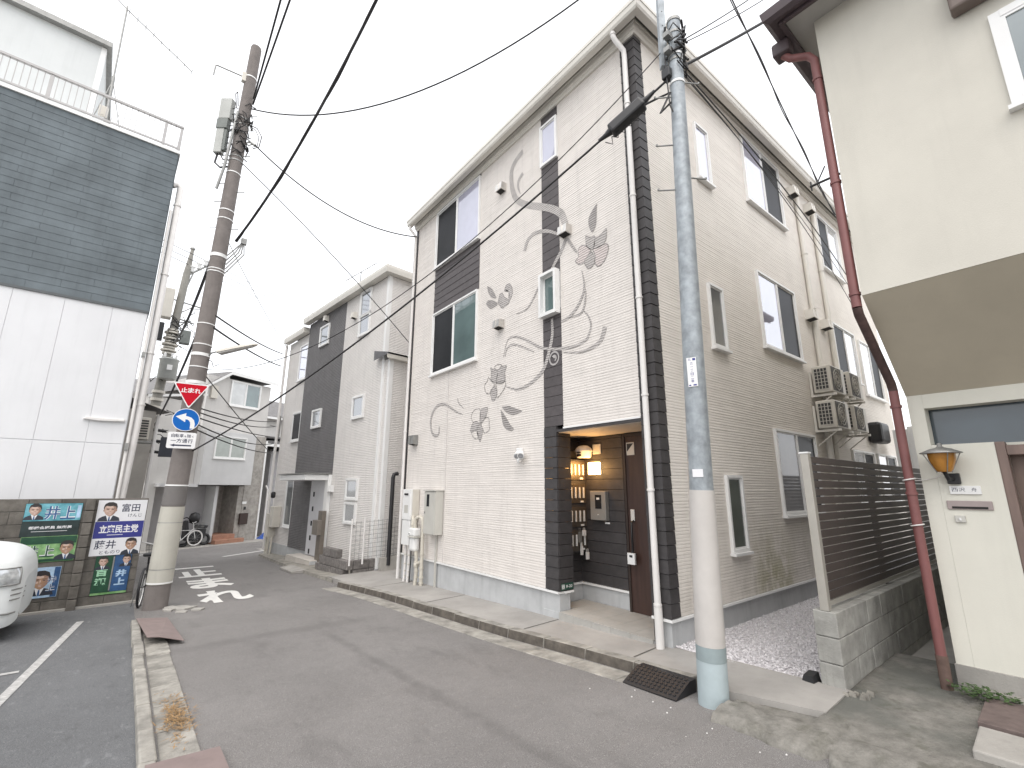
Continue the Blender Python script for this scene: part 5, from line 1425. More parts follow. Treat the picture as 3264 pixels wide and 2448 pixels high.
# cyan over green big poster (two halves)
t = poster('cyan poster with dark lower band left of the pilaster', -1.69, -.975, .83, 1.37, M_blackp)
b = MB(); b.fbox(FW, -1.685, -.98, 1.08, 1.365, .0121, .0125, M_cyan)
for ch, x in (('井', -1.44), ('上', -1.24)): b.text(FW, ch, x, x+.19, 1.10, 1.32, .0130, M_paper, .06); b.text(FW, ch, x, x+.19, 1.10, 1.32, .0134, M_dblue, .015)
b.fbox(FW, -1.04, -.99, 1.12, 1.33, .0126, .013, M_lblue)
b.text(FW, '都議会議員 無所属', -1.60, -1.07, .945, .995, .0126, M_paper, .02); b.fbox(FW, -1.56, -1.12, .905, .912, .0126, .013, M_paper)
portrait(b, FW, -1.565, 1.235, .27, .0126, M_skin); printed(t, b)
t = poster('green poster with portrait at right above the car bonnet', -1.66, -.965, .41, .826, M_green)
b = MB(); b.fbox(FW, -1.655, -.97, .70, .82, .0121, .0125, M_dgreen); b.fbox(FW, -1.655, -.97, .415, .46, .0121, .0125, M_dgreen)
for ch, x in (('井', -1.60), ('上', -1.40)): b.text(FW, ch, x, x+.18, .49, .68, .0130, M_paper, .06); b.text(FW, ch, x, x+.18, .49, .68, .0134, M_dgreen, .012)
portrait(b, FW, -1.08, .595, .31, .0126, M_skin2); printed(t, b)
t = poster('small blue poster with large face low beside the white car', -1.45, -1.09, -.155, .325, M_lblue)
b = MB(); b.fbox(FW, -1.17, -1.095, -.15, .32, .0121, .0125, M_dblue)
for k, ch in enumerate('井上'): b.text(FW, ch, -1.235, -1.125, .07-k*.13, .18-k*.13, .0150, M_paper, .06); b.text(FW, ch, -1.235, -1.125, .07-k*.13, .18-k*.13, .0154, M_dblue, .01)
portrait(b, FW, -1.315, .08, .40, .0126, M_skin2); printed(t, b)
# ================================================================ right house
XU, XLW, YE = 4.60, 5.50, 1.03
M_beige = mat('beige_render', (.60, .575, .51), .85, .05, 1.6, bump=.0012, bs=90, streak=.06)
M_cream2 = mat('pale_cream_render', (.68, .665, .59), .85, .04, 1.6, bump=.0012, bs=90, streak=.06)
rh = thing('beige_house', 'beige house with jutting upper floor and red downpipe at the right edge', 'house', (5.5, 0, 0))
b = MB(); b.box(XU, 13, -8, YE, 3.262, 6.2); obj('wall', b, M_beige, rh)
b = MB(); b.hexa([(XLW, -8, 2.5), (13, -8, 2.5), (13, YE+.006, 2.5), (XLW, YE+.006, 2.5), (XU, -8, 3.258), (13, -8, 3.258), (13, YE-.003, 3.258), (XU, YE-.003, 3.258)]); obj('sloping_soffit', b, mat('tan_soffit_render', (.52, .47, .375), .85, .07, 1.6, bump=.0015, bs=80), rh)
b = MB()
b.box(XLW, 13, .925, YE+.004, .0, 2.499); b.box(XLW, 13, -8, .924, 2.372, 2.499); b.box(XLW, 13, .53, .924, .0, 2.04); b.box(XLW+.14, 13, -8, .53, 2.0, 2.04)
obj('wall', b, M_cream2, rh)
b = MB(); b.box(XLW-.012, 12.9, .535, YE+.015, -.1, .255); obj('base', b, M_conc, rh, bevel=.004)
b = MB(); b.box(XLW+.16, XLW+.2, -8, .924, 2.04, 2.372); obj('transom', b, glass('transom_glass', (.05, .07, .085), .05, .12), rh)
M_rwood = mat('reddish_wood', (.19, .135, .115), .55, .2, 3, stretch=(5, 5, .6))
b = MB(); b.box(XLW-.005, XLW+.12, .47, .529, .05, 2.04); b.box(XLW-.005, XLW+.12, -1.2, .469, 1.93, 2.01); obj('door_frame', b, M_rwood, rh, bevel=.006)
b = MB(); b.box(XLW+.125, XLW+.17, -1.2, .469, .1, 1.93); dr = obj('door', b, mat('brown_slid_door', (.15, .105, .085), .5, .2, 3, stretch=(5, 5, .6)), rh)
b = MB(); b.box(XLW+.12, XLW+.1245, -.4, .40, .35, 1.80); obj('pane', b, glass('door_glass', (.10, .085, .07), .05, .2), dr)
b = MB(); b.box(XLW-.02, XLW+.2, -8, -1.2, .05, 2.0); obj('wall', b, M_cream2, rh)
# mail slot, bell
b = MB(); b.box(XLW-.014, XLW-.0005, .615, .895, 1.49, 1.562); sl_ = obj('mail_slot', b, mat('pinkish_steel', (.36, .30, .29), .4, .1, metal=.3), rh, bevel=.004)
b = MB(); b.box(XLW-.0165, XLW-.0142, .645, .865, 1.497, 1.515); obj('slot', b, M_dark, sl_)
b = MB(); b.box(XLW-.02, XLW-.0005, .795, .86, 1.385, 1.44, M_greybox); b.lathe((XLW-.022, .828, 1.40), [(.008, 0), (.01, .01), (.008, .02)], 10, M_alu); obj('door_bell', b, None, rh, bevel=.003)
# nameplate
npl = thing('nameplate', 'small white nameplate under the amber lantern', 'nameplate', (XLW, .76, 1.6))
FN = Fr((XLW, 0), (0, -1), (-1, 0))
b = MB(); b.fbox(FN, -.86, -.665, 1.615, 1.685, .001, .014); obj('plate', b, M_alu, npl, bevel=.003)
letters(npl, FN, '西沢', -.848, -.76, 1.638, 1.67, .0146, M_ink); letters(npl, FN, '舟', -.725, -.69, 1.638, 1.67, .0146, M_ink)
# lantern
ln = thing('wall_lantern', 'old wall lantern with amber glass beside the right house door', 'lantern', (XLW-.1, .83, 1.75))
cx, cy = XLW-.16, .845
b = MB(); b.box(XLW-.045, XLW-.001, .775, .86, 1.70, 1.79); b.tube([(XLW-.03, .82, 1.74), (cx+.03, .835, 1.745), (cx, cy, 1.80)], .016, 8); obj('arm', b, M_black, ln, bevel=.006)
M_amber = mat('amber_glass', (.38, .17, .03), .25, .3, 9, spec=.6)
b = MB(); b.lathe((cx, cy, 1.80), [(.045, 0), (.06, .02), (.088, .10), (.094, .155)], 16); obj('globe', b, M_amber, ln)
b = MB(); b.lathe((cx, cy, 1.955), [(.138, 0), (.14, .006), (.075, .038), (.03, .05), (.018, .06), (.015, .085), (0, .09)], 18); obj('cap', b, M_dsteel, ln)
for k in range(4):
    a = .5+k*math.pi/2
    b = MB(); b.tube([(cx+.125*math.cos(a), cy+.125*math.sin(a), 1.955), (cx+.05*math.cos(a), cy+.05*math.sin(a), 1.795)], .004, 5); obj('cage_bar', b, M_dsteel, ln)
b = MB(); b.tube([(cx, cy, 1.79), (XLW-.02, .93, 1.755), (XLW-.01, 1.02, 1.735), (XLW+.0, 1.10, 1.73)], .004, 5); obj('lamp_cable', b, M_pipe, ln)
# upper window with shutter box
FR_ = Fr((XU, 0), (0, -1), (-1, 0))
b = MB(); b.fbox(FR_, -.14, 1.9, 5.32, 5.62, .001, .13); obj('shutter_box', b, mat('brown_shutter_box', (.16, .125, .11), .6, .15), rh, bevel=.02)
window(rh, FR_, .035, 1.75, 4.36, 5.17, (glass('grey_green_pane', (.13, .16, .155), .10, .25), bpy.data.materials['grey_green_pane']), fr=.06, d=.03)
# roof: soffit, gutters, roof edge
M_rroof = mat('plum_brown_gutter', (.075, .055, .06), .5, .2, 4)
b = MB(); b.poly([(4.33, -8, 6.16), (13, -8, 6.16), (13, 1.21, 6.16), (4.33, 1.21, 6.16)]); b.poly([(4.33, -8, 6.20), (13, -8, 6.20), (13, 1.21, 6.20), (4.33, 1.21, 6.20)][::-1]); obj('soffit', b, mat('grey_soffit', (.42, .41, .385), .85, .06), rh)
b = MB(); b.box(4.30, 4.335, -8, 1.20, 6.10, 6.26); b.box(4.30, 13, 1.205, 1.24, 6.10, 6.26); obj('fascia', b, M_rroof, rh)
FRg = Fr((4.295, 0), (0, 1), (-1, 0)); FRs = Fr((0, 1.245), (1, 0), (0, 1))
pg = [(.0, 6.13), (.06, 6.12), (.10, 6.15), (.115, 6.24), (.0, 6.24)]
profile_run(FRg, -8, 1.245, pg, M_rroof, 'gutter', rh, (0, 1)); profile_run(FRs, 4.295, 13, pg, M_rroof, 'gutter', rh, (1, 0))
b = MB(); b.poly([(4.24, 1.30, 6.27), (13, 1.30, 6.27), (12, -2, 7.4), (6.0, -2, 7.4)]); b.poly([(4.24, 1.30, 6.27), (6.0, -2, 7.4), (4.24, -8, 6.27)]); b.poly([(4.24, -8, 6.27), (6, -2, 7.4), (12, -2, 7.4), (13, -8, 6.27)])
b.poly([(4.24, 1.30, 6.262), (4.24, -8, 6.262), (4.6, -8, 6.262), (4.6, 1.30, 6.262)])
obj('roof', b, mat('plum_roof_tile', (.085, .06, .065), .6, .25, 5, wave=(.05, .004)), rh)
for k in range(4):
    b = MB(); b.tube([(4.20+k*.02, 1.27-k*.0, 6.30+k*.012), (4.20+k*.02, .6, 6.30+k*.012)], .035, 8)
b = MB(); b.box(4.50, 4.66, 1.24, 1.40, 5.98, 6.13); obj('drop_box', b, M_rroof, rh, bevel=.02)
# red downpipe with an elbow under the overhang
M_red = mat('faded_red_pipe', (.205, .082, .078), .5, .14, 4, streak=.3)
pp = [(4.58, 1.32, 6.0), (4.60, 1.27, 5.93), (4.63, 1.13, 5.86), (4.64, 1.085, 5.78), (4.64, 1.085, 3.18)]
pipe_with_collars('downpipe', pp, .037, rh, M_red, [(4.64, 1.085, z) for z in (5.55, 4.4, 3.30)], 12)
b = MB(); b.tube([(4.64, 1.085, 3.18), (4.66, 1.085, 3.12), (5.37, 1.10, 2.62), (5.40, 1.10, 2.55)], .037, 12); obj('downpipe', b, mat('rusty_dark_pipe', (.075, .045, .04), .7, .4, 12), rh)
pipe_with_collars('downpipe', [(5.40, 1.10, 2.55), (5.40, 1.10, .32)], .037, rh, M_red, [(5.40, 1.10, z) for z in (2.4, 1.62)], 12)
pipe_with_collars('downpipe', [(5.40, 1.10, .32), (5.40, 1.10, .05)], .042, rh, mat('brown_pipe_foot', (.13, .085, .07), .8, .3, 9), (), 12)
for z in (1.74, 1.35):
    b = MB(); b.ring((5.40, 1.10, z), .046, .006, (0, .2, 1), 16); obj('wire_tie', b, M_pipe, rh)
b = MB(); b.tube([(8.0, 1.03, 6.52), (8.0, 2.22, 6.52)], .02, 6); b.tube([(8.0, 2.12, 6.52), (8.02, 1.98, 6.78)], .012, 5); b.tube([(8.0, 2.20, 6.44), (8.0, 2.20, 6.60)], .012, 5); obj('antenna_arm', b, M_black, rh)
# green weed at its foot
b = MB()
for k in range(260):
    a = random.random()*6.28; r_ = random.random()**.6*.17
    x, y = 5.30+math.cos(a)*r_*.8, .86+math.sin(a)*r_*1.2
    h = .105+random.uniform(.005, .05); l = random.uniform(.02, .05); t = random.random()*6.28
    c = Vector((x, y, h)); dv = Vector((math.cos(t), math.sin(t), random.uniform(-.3, .5))); sv = Vector((-dv.y, dv.x, random.uniform(-.3, .3)))
    b.add([c, c+dv*l*.5+sv*l*.3, c+dv*l, c+dv*l*.5-sv*l*.3], ((0, 1, 2, 3),))
tag(obj('weed', b, mat('weed_green', (.055, .10, .03), .8, .4, 30), kind='stuff'), None)
# dry grass in the left gutter
b = MB()
for k in range(420):
    x, y = .50+random.gauss(0, .05), 5.05+random.gauss(0, .24)
    t = random.random()*6.28; l = random.uniform(.03, .09); c = Vector((x, y, zr(y)+.012+random.random()*.02)); dv = Vector((math.cos(t), math.sin(t), random.uniform(-.05, .35))); sv = Vector((-dv.y, dv.x, 0))*.0045
    b.add([c-sv, c+sv, c+dv*l], ((0, 1, 2),))
obj('dry_grass', b, mat('dry_grass', (.30, .19, .09), .9, .4, 40), kind='stuff')
# litter flecks along the kerb
b = MB()
for k in range(26):
    y = random.uniform(.4, 3.4); x = kx(max(y, 1.9))-.42+random.gauss(0, .14) if y > 1.9 else 3.55+random.gauss(0, .2)
    s = random.uniform(.0025, .0065); z0 = zr(y)+.004
    b.hexa([(x-s, y-s, z0), (x+s, y-s*.7, z0), (x+s*.8, y+s, z0), (x-s, y+s*.8, z0), (x-s*.6, y-s*.6, z0+s), (x+s*.6, y-s*.5, z0+s), (x+s*.5, y+s*.6, z0+s), (x-s*.5, y+s*.6, z0+s)])
obj('pebbles', b, M_pipe, kind='stuff')

# ---- block wall and slatted screen between the two plots
rb = thing('boundary_block_wall', 'low wall of large grey blocks under the brown slatted screen', 'block wall', (4.78, 1.7, 0))
M_blk2 = mat('pale_block', (.36, .355, .33), .92, .34, 5, bump=.005, bs=45, per_object=.38, streak=.5)
ya, yb = 1.62, 1.80
for c in range(4):
    z0 = -.19+c*.205
    x = 4.78; k = 0
    while x < 12.6:
        w = (.40 if c % 2 else .62) if k == 0 else .40
        b = MB(); b.box(x+.004 if k else x, x+w-.004, ya+random.uniform(-.002, .002), yb, z0+.003, z0+.202); obj('block', b, M_blk2, rb, bevel=.007)
        x += w; k += 1
b = MB(); b.box(4.80, 12.6, ya+.008, yb-.008, -.3, .62); obj('mortar', b, mat('pale_mortar', (.22, .215, .20), .95, .2, 20), rb)
b = MB()
for k in range(8):
    x, y, r_ = 4.80+random.uniform(-.12, .12), 1.58+random.uniform(-.12, .04), random.uniform(.02, .05)
    b.hexa([(x-r_, y-r_, -.03), (x+r_, y-r_*.8, -.03), (x+r_*.9, y+r_, -.03), (x-r_, y+r_, -.03), (x-r_*.5, y-r_*.6, .03+r_), (x+r_*.6, y-r_*.4, .02+r_), (x+r_*.4, y+r_*.6, .03+r_), (x-r_*.6, y+r_*.4, .03+r_)])
obj('rubble', b, M_conc_old, kind='stuff')
b = MB(); b.hexa([(4.72, 1.83, 0), (4.86, 1.82, 0), (4.88, 1.94, 0), (4.74, 1.95, 0), (4.74, 1.85, .09), (4.85, 1.84, .11), (4.86, 1.92, .10), (4.76, 1.93, .08)])
tag(obj('black_block', b, M_black, base=(4.8, 1.88, 0)), 'small black block on the gravel against the wall end', 'block')
sf = thing('slat_fence', 'dark brown slatted screen with aluminium post on the block wall', 'fence', (4.8, 1.71, .63))
M_slat = mat('dark_brown_slat', (.085, .068, .062), .42, .15, 5, stretch=(.4, 4, 4), metal=.15, per_object=.15)
M_post = mat('aluminium_post', (.42, .40, .36), .4, .06, metal=.3)
for k in range(17):
    z0 = .70+k*.0745
    b = MB(); b.box(4.86, 12.5, 1.70, 1.718, z0, z0+.064); obj('slat', b, M_slat, sf, bevel=.002)
for x in (4.82, 6.72, 8.62, 10.5, 12.4):
    b = MB()
    if x < 5: b.box(x-.03, x+.035, 1.672, 1.74, .63, 1.975)
    else: b.box(x-.03, x+.03, 1.7195, 1.77, .63, 1.96)
    p_ = obj('post', b, M_post if x < 5 else M_slat, sf, bevel=.003)
b = MB(); b.box(4.855, 4.885, 1.69, 1.73, .68, 1.965); obj('side_channel', b, M_slat, sf)
b = MB(); b.box(4.89, 12.5, 1.695, 1.73, .655, .692); obj('bottom_rail', b, M_post, sf)
b = MB(); b.box(4.785, 4.862, 1.668, 1.745, 1.976, 1.99); obj('post_cap', b, M_alu, sf)

# ---- rubber kerb ramp
b = MB()
xs = [(3.80, .012), (3.84, .03), (4.02, .105), (4.12, .108)]
for (xa, ha), (xb, hb) in zip(xs, xs[1:]):
    b.hexa([(xa, 2.57, zr(2.57)+.004), (xb, 2.57, zr(2.57)+.004), (xb, 3.13, zr(3.13)+.004), (xa, 3.13, zr(3.13)+.004), (xa, 2.57, zr(2.57)+ha), (xb, 2.57, zr(2.57)+hb), (xb, 3.13, zr(3.13)+hb), (xa, 3.13, zr(3.13)+ha)])
for k in range(6):
    for j in range(12):
        xx = 3.83+k*.037; yy = 2.60+j*.044; hh = .027+(k)*.0152
        b.hexa([(xx, yy, zr(yy)+hh), (xx+.02, yy, zr(yy)+hh+.008), (xx+.02, yy+.02, zr(yy)+hh+.008), (xx, yy+.02, zr(yy)+hh), (xx, yy, zr(yy)+hh+.006), (xx+.02, yy, zr(yy)+hh+.014), (xx+.02, yy+.02, zr(yy)+hh+.014), (xx, yy+.02, zr(yy)+hh+.006)])
tag(obj('kerb_ramp', b, M_black, base=(4, 2.85, zr(2.85))), 'black rubber kerb ramp beside the steel pole', 'ramp')

# ================================================================ right steel pole
def PRc(z): t = (z+.14)/7.0; return Vector((4.003+.075*t, 2.348-.15*t, z))
def PRr(z): t = (z+.14)/7.0; return .117-.047*t
sp = thing('steel_pole', 'blue grey steel pole with white wrap before the corner house', 'utility pole', (4.0, 2.35, -.14))
M_pole = mat('blue_grey_galvanised', (.315, .345, .368), .55, .26, 10, metal=.3, bump=.0006, bs=50, streak=.2)
M_wrapw = mat('cream_wrap', (.52, .495, .47), .6, .06, 5, streak=.12)
M_wrapb = mat('pale_blue_wrap', (.40, .47, .49), .6, .08, 6, streak=.15)
M_wrapd = mat('grey_blue_band', (.27, .325, .335), .6, .08, 8)
def seg(name, z0, z1, m, dr=0.0, n=20, parent=sp, C=PRc, R_=PRr):
    b = MB(); k = max(2, int((z1-z0)/.5)+1)
    b.tube([C(z0+(z1-z0)*i/k) for i in range(k+1)], [R_(z0+(z1-z0)*i/k)+dr for i in range(k+1)], n)
    return obj(name, b, m, parent)
seg('pole', -.25, 6.86, M_pole)
seg('pole_cap', 6.86, 6.90, M_dsteel, .008)
seg('wrap', .36, 1.64, M_wrapw, .006); seg('wrap', .245, .359, M_wrapd, .007); seg('wrap', -.14, .244, M_wrapb, .006)
for z in (6.40, 6.33, 6.03, 6.70): seg('band', z-.014, z+.014, M_alu if z in (6.40, 6.03) else M_dsteel, .007)
ux = (cam.matrix_world.to_3x3() @ Vector((1, 0, 0))); ux = Vector((ux.x, ux.y, 0)).normalized(); uy = Vector((-ux.y, ux.x, 0))
for z, sgn in ((6.06, 1), (5.87, -1), (5.26, -1), (4.86, 1), (4.72, -1)):
    c = PRc(z); b = MB(); e = c+ux*sgn*(PRr(z)+.17)+uy*.02
    b.tube([c+ux*sgn*PRr(z)*.8, e, ], .009, 6); b.tube([e, e+Vector((0, 0, .018)), ], .013, 6); obj('step_bolt', b, M_dsteel, sp)
# perforated square extension bolted alongside
b = MB(); c0, c1 = PRc(6.32)-ux*.115+uy*.06, PRc(9.2)-ux*.135+uy*.06
def sq(c, w): return [c-ux*w-uy*w, c+ux*w-uy*w, c+ux*w+uy*w, c-ux*w+uy*w]
b.hexa(sq(c0, .036)+sq(c1, .036)); ex_ = obj('extension_post', b, M_pole, sp)
for k in range(9):
    p = c0.lerp(c1, .05+k*.07)-uy*.0362; b = MB(); b.tube([p, p-uy*.002], .007, 8); obj('hole', b, M_black, ex_)
for z in (6.42, 6.62):
    b = MB(); c = PRc(z); b.box(c.x-.16, c.x+.03, c.y-.02, c.y+.05, z-.03, z+.03); obj('clamp', b, M_dsteel, sp)
# cable clutter around its head
rnd = random.Random(3)
for k in range(16):
    z = 6.25+rnd.random()*.45; a = rnd.random()*6.28; c = PRc(z)
    pts = [c+Vector((math.cos(a+t*.9)*(.09+.05*rnd.random()), math.sin(a+t*.9)*(.09+.05*rnd.random()), rnd.uniform(-.14, .14))) for t in range(5)]
    b = MB(); b.tube([Vector((*p, )) for p in [(*s,) for s in spline([(q.x, q.y) for q in pts], 3)] and [Vector((q.x, q.y, q.z)) for q in pts]], .008 if k % 3 else .014, 5); obj('jumper_cable', b, M_cable, sp)
b = MB(); c = PRc(6.18)-ux*.10; b.box(c.x-.05, c.x+.05, c.y-.05, c.y+.05, 6.10, 6.22); obj('clamp', b, M_black, sp, bevel=.01)
b = MB(); c = PRc(6.5)-ux*.13-uy*.02; b.tube([c, c-Vector((0, 0, .35)), c-Vector((-.02, 0, .75)), c+ux*.04-Vector((0, 0, .85))], .008, 6); obj('jumper_cable', b, M_cable, sp)
# address plate tied on
pd = -uy*.86-ux*.50
FA = Fr((PRc(2.7)+pd*(PRr(2.7)+.004))[:2], (ux*.86-uy*.5)[:2], pd[:2])
nb = thing('address_plate', 'narrow white address plate tied high on the steel pole', 'plate', FA.P(0, 2.6))
b = MB(); b.fbox(FA, -.045, .04, 2.585, 2.865, 0, .004); obj('plate', b, M_alu, nb)
for k, ch in enumerate('広一丁目二番'): letters(nb, FA, ch, -.018, .012, 2.795-k*.034, 2.822-k*.034, .0046, M_navy)
b = MB()
b.text(FA, '北', -.035, -.005, 2.835, 2.86, .0046, M_navy); b.fbox(FA, .008, .034, 2.835, 2.858, .004, .0046, M_navy); b.fbox(FA, -.038, -.02, 2.592, 2.604, .004, .0046, M_navy); b.fbox(FA, .0, .03, 2.592, 2.606, .004, .0046, M_navy)
obj('print', b, None, nb)
FA2 = Fr((PRc(1.8)+pd*(PRr(1.8)+.002))[:2], FA.t, FA.n)
b = MB(); b.fbox(FA2, -.05, .04, 1.755, 1.825, 0, .003); tag(obj('sticker', b, M_paper, base=FA2.P(0, 1.79)), 'blank white sticker on the steel pole above the wrap', 'sticker')

# ================================================================ left concrete pole
def PLc(z): t = (z+.4)/11.9; return Vector((.505+.21*t, 10.452-.012*t, z))
def PLr(z): t = (z+.4)/11.9; return .180-.070*t
cp = thing('concrete_pole', 'tall brown grey concrete utility pole carrying road signs', 'utility pole', (.5, 10.45, -.4))
M_cpole = mat('brown_grey_pole', (.185, .165, .155), .85, .16, 5, bump=.003, bs=50, streak=.25)
seg2 = lambda n_, z0, z1, m, dr=0.0: seg(n_, z0, z1, m, dr, 22, cp, PLc, PLr)
seg2('pole', -.5, 11.46, M_cpole); seg2('pole_cap', 11.46, 11.50, M_cpole, -.01)
M_wrapc = mat('ivory_pole_wrap', (.47, .455, .40), .6, .06, 4, streak=.15)
seg2('wrap', .03, 1.31, M_wrapc, .012); seg2('wrap', 1.33, 1.68, mat('grey_wrap', (.155, .145, .14), .7, .08), .010)
for z in (.27, 1.04): seg2('wrap_seam', z-.006, z+.006, M_dsteel, .0135)
for z in (.05, 1.68): seg2('wrap_seam', z-.012, z+.012, M_alu, .013)
for z, m, h in ((10.62, M_alu, .015), (8.15, M_alu, .012), (7.25, M_alu, .012), (7.05, M_alu, .01), (6.22, M_alu, .035), (5.92, M_alu, .010), (5.86, M_alu, .010), (4.75, M_alu, .010), (4.33, M_alu, .010), (4.13, M_alu, .03), (3.88, M_alu, .010), (3.58, M_alu, .03), (9.15, M_dsteel, .015), (8.55, M_dsteel, .015), (8.45, M_dsteel, .015), (9.5, M_dsteel, .015), (9.35, M_dsteel, .012)):
    seg2('band', z-h, z+h, m, .008)
for z, sgn in ((9.62, 1), (8.95, 1), (8.6, 1), (8.42, -1), (7.93, -1), (7.72, 1), (7.5, -1), (6.85, 1), (6.9, -1), (9.25, 1)):
    c = PLc(z); b = MB(); b.tube([c+ux*sgn*PLr(z)*.8, c+ux*sgn*(PLr(z)+.17)], .009, 6); obj('step_bolt', b, M_dsteel, cp)
b = MB(); c = PLc(10.66); b.tube([c-ux*.1, c-ux*.62-uy*.22+Vector((0, 0, .10)), c-ux*.66-uy*.24+Vector((0, 0, .08)), c-ux*.67-uy*.24-Vector((0, 0, .16))], .016, 6); obj('arm', b, M_dsteel, cp)
b = MB(); c = PLc(10.55); b.box(c.x-.17, c.x-.09, c.y-.08, c.y+.02, 10.45, 10.68); obj('insulator', b, M_ac, cp, bevel=.01)
# vertical riser and cable coils
b = MB(); b.tube([PLc(9.6)-uy*.17-ux*.03, PLc(8.9)-uy*.18-ux*.06, PLc(8.2)-uy*.19-ux*.09, PLc(7.7)-uy*.16-ux*.19], .028, 8); obj('riser_cable', b, M_dsteel, cp)
rnd = random.Random(5)
for k in range(20):
    z = 8.6+rnd.random()*1.3; a = -1.9+rnd.uniform(-1.3, 1.0)
    pts = []
    for t in range(5):
        r_ = PLr(z)+.02+rnd.random()*.07; aa = a+t*.45
        pts.append(PLc(z)+ux*math.cos(aa)*r_+uy*math.sin(aa)*r_+Vector((0, 0, rnd.uniform(-.12, .12))))
    b = MB(); b.tube(pts, .012, 5); obj('jumper_cable', b, M_cable, cp)
# equipment boxes on its left
tb = thing('pole_equipment_box', 'pale grey equipment boxes with looped cables high on the concrete pole', 'equipment box', PLc(9.3)-ux*.35)
def obox(c, w, d_, h, m, name, bev=.012):
    b = MB(); b.hexa([c-ux*w-uy*d_-Vector((0, 0, h)), c+ux*w-uy*d_-Vector((0, 0, h)), c+ux*w+uy*d_-Vector((0, 0, h)), c-ux*w+uy*d_-Vector((0, 0, h))]+[c-ux*w-uy*d_+Vector((0, 0, h)), c+ux*w-uy*d_+Vector((0, 0, h)), c+ux*w+uy*d_+Vector((0, 0, h)), c-ux*w+uy*d_+Vector((0, 0, h))])
    return obj(name, b, m, tb, bevel=bev)
M_eq = mat('equipment_grey', (.40, .41, .39), .5, .1, 5); M_eqd = mat('equipment_dark', (.17, .185, .175), .6, .15, 6)
cA = PLc(9.62)-ux*.36-uy*.05
obox(cA+Vector((0, 0, .12)), .125, .07, .26, M_eq, 'upper_box'); obox(cA-Vector((.02, 0, .27)), .12, .065, .12, M_eqd, 'middle_box'); obox(cA-ux*.04-Vector((0, 0, .68)), .085, .06, .30, M_eq, 'lower_box'); obox(cA+ux*.075-Vector((0, 0, .66)), .03, .05, .26, M_eqd, 'terminal')
for k in range(9):
    z = 9.78-k*.15; p = PLc(z)-ux*(PLr(z)-.01)-uy*.04; q = cA+ux*(.12-.01*k)+Vector((0, 0, z-cA.z))
    b = MB(); b.tube([p, (p+q)/2+Vector((0, 0, .03)), q], .008, 5); obj('cable_loop', b, M_cable, tb)
b = MB(); b.tube([cA-ux*.05-Vector((0, 0, .98)), cA-ux*.08-Vector((0, 0, 1.2)), cA+ux*.05-Vector((0, 0, 1.32)), PLc(8.35)-ux*.12], .02, 6); b.tube([cA-ux*.0-Vector((0, 0, .98)), cA+ux*.08-Vector((0, 0, 1.12)), PLc(8.5)-ux*.1], .014, 6); obj('cable_loop', b, M_cable, tb)
b = MB(); c = PLc(9.98); b.tube([PLc(9.75)-ux*.13-uy*.1, c-ux*.2-uy*.1+Vector((0, 0, .15)), c-ux*.16-uy*.1+Vector((0, 0, .2)), PLc(9.8)-ux*.10-uy*.1], .01, 6); obj('cable_loop', b, M_cable, tb)
# drip loops on its right
b = MB(); c = PLc(9.42); b.tube([c+ux*.12, c+ux*.33-Vector((0, 0, .10)), c+ux*.46-Vector((0, 0, .32)), c+ux*.43-Vector((0, 0, .58)), c+ux*.30-Vector((0, 0, .62))], .010, 6); b.tube([c+ux*.12-Vector((0, 0, .02)), c+ux*.30-Vector((0, 0, .14)), c+ux*.40-Vector((0, 0, .34)), c+ux*.39-Vector((0, 0, .56)), c+ux*.27-Vector((0, 0, .58))], .008, 6); obj('drip_loop', b, M_cable, cp)
b = MB(); c = PLc(8.93); b.ring(c+ux*.22, .05, .012, uy, 14); b.tube([c+ux*.27, c+ux*.36-Vector((0, 0, .05))], .028, 8); obj('anchor', b, M_dsteel, cp)
# cable anchor cluster under the heavy cable
b = MB(); c = PLc(6.25)+ux*.17; 
for k in range(5): b.tube([c+Vector((0, 0, -.1*k)), c+ux*(.10+.06*k)+Vector((0, 0, .1-.02*k)), c+ux*(.30)+Vector((0, 0, .32+.01*k))], .012, 5)
b.box((c+ux*.30).x-.05, (c+ux*.30).x+.05, (c+ux*.3).y-.04, (c+ux*.3).y+.04, 6.50, 6.62); obj('anchor', b, M_dsteel, cp)

# ---- road signs on the concrete pole, facing the camera's street
sdv = Vector((-.05, -1.0, 0)).normalized()            # sign normal
tsv = Vector((-sdv.y, sdv.x, 0))
tsv = Vector((1.0, -.05, 0)).normalized()
c = PLc(3.2)+sdv*.235
FSg = Fr((c.x-.045, c.y), tsv[:2], sdv[:2])
M_sred = mat('sign_red', (.50, .004, .018), .5, .05, spec=.15); M_swh = mat('sign_white', (.78, .78, .78), .35, .03); M_sblue = mat('sign_blue', (.008, .12, .44), .5, .06, spec=.15); M_sback = M_dsteel
def sgn(name, label, cat, z):
    return thing(name, label, cat, FSg.P(0, z))
s1 = sgn('stop_sign', 'red triangular stop sign on the concrete pole', 'road sign', 3.1)
def rtri(w, h, zt, r_, n=5):
    pts = []; V_ = [(-w/2, zt), (0, zt-h), (w/2, zt)]
    for i in range(3):
        p0, p1, p2 = Vector(V_[i-1]), Vector(V_[i]), Vector(V_[(i+1) % 3])
        a, c = (p0-p1).normalized(), (p2-p1).normalized()
        for k in range(n+1):
            t = k/n; pts.append(tuple((p1+a*r_*(1-t)**2+c*r_*t**2)))
    return pts
b = MB(); b.fprism(FSg, rtri(.565, .475, 3.525, .045), -.004, .0, M_swh); b.fprism(FSg, rtri(.50, .42, 3.503, .04), .0004, .0008, M_sred); obj('panel', b, None, s1)
letters(s1, FSg, '止まれ', -.155, .155, 3.345, 3.435, .0013, M_swh, .025)
s2 = sgn('turn_left_sign', 'round blue left turn arrow sign under the stop sign', 'road sign', 2.64)
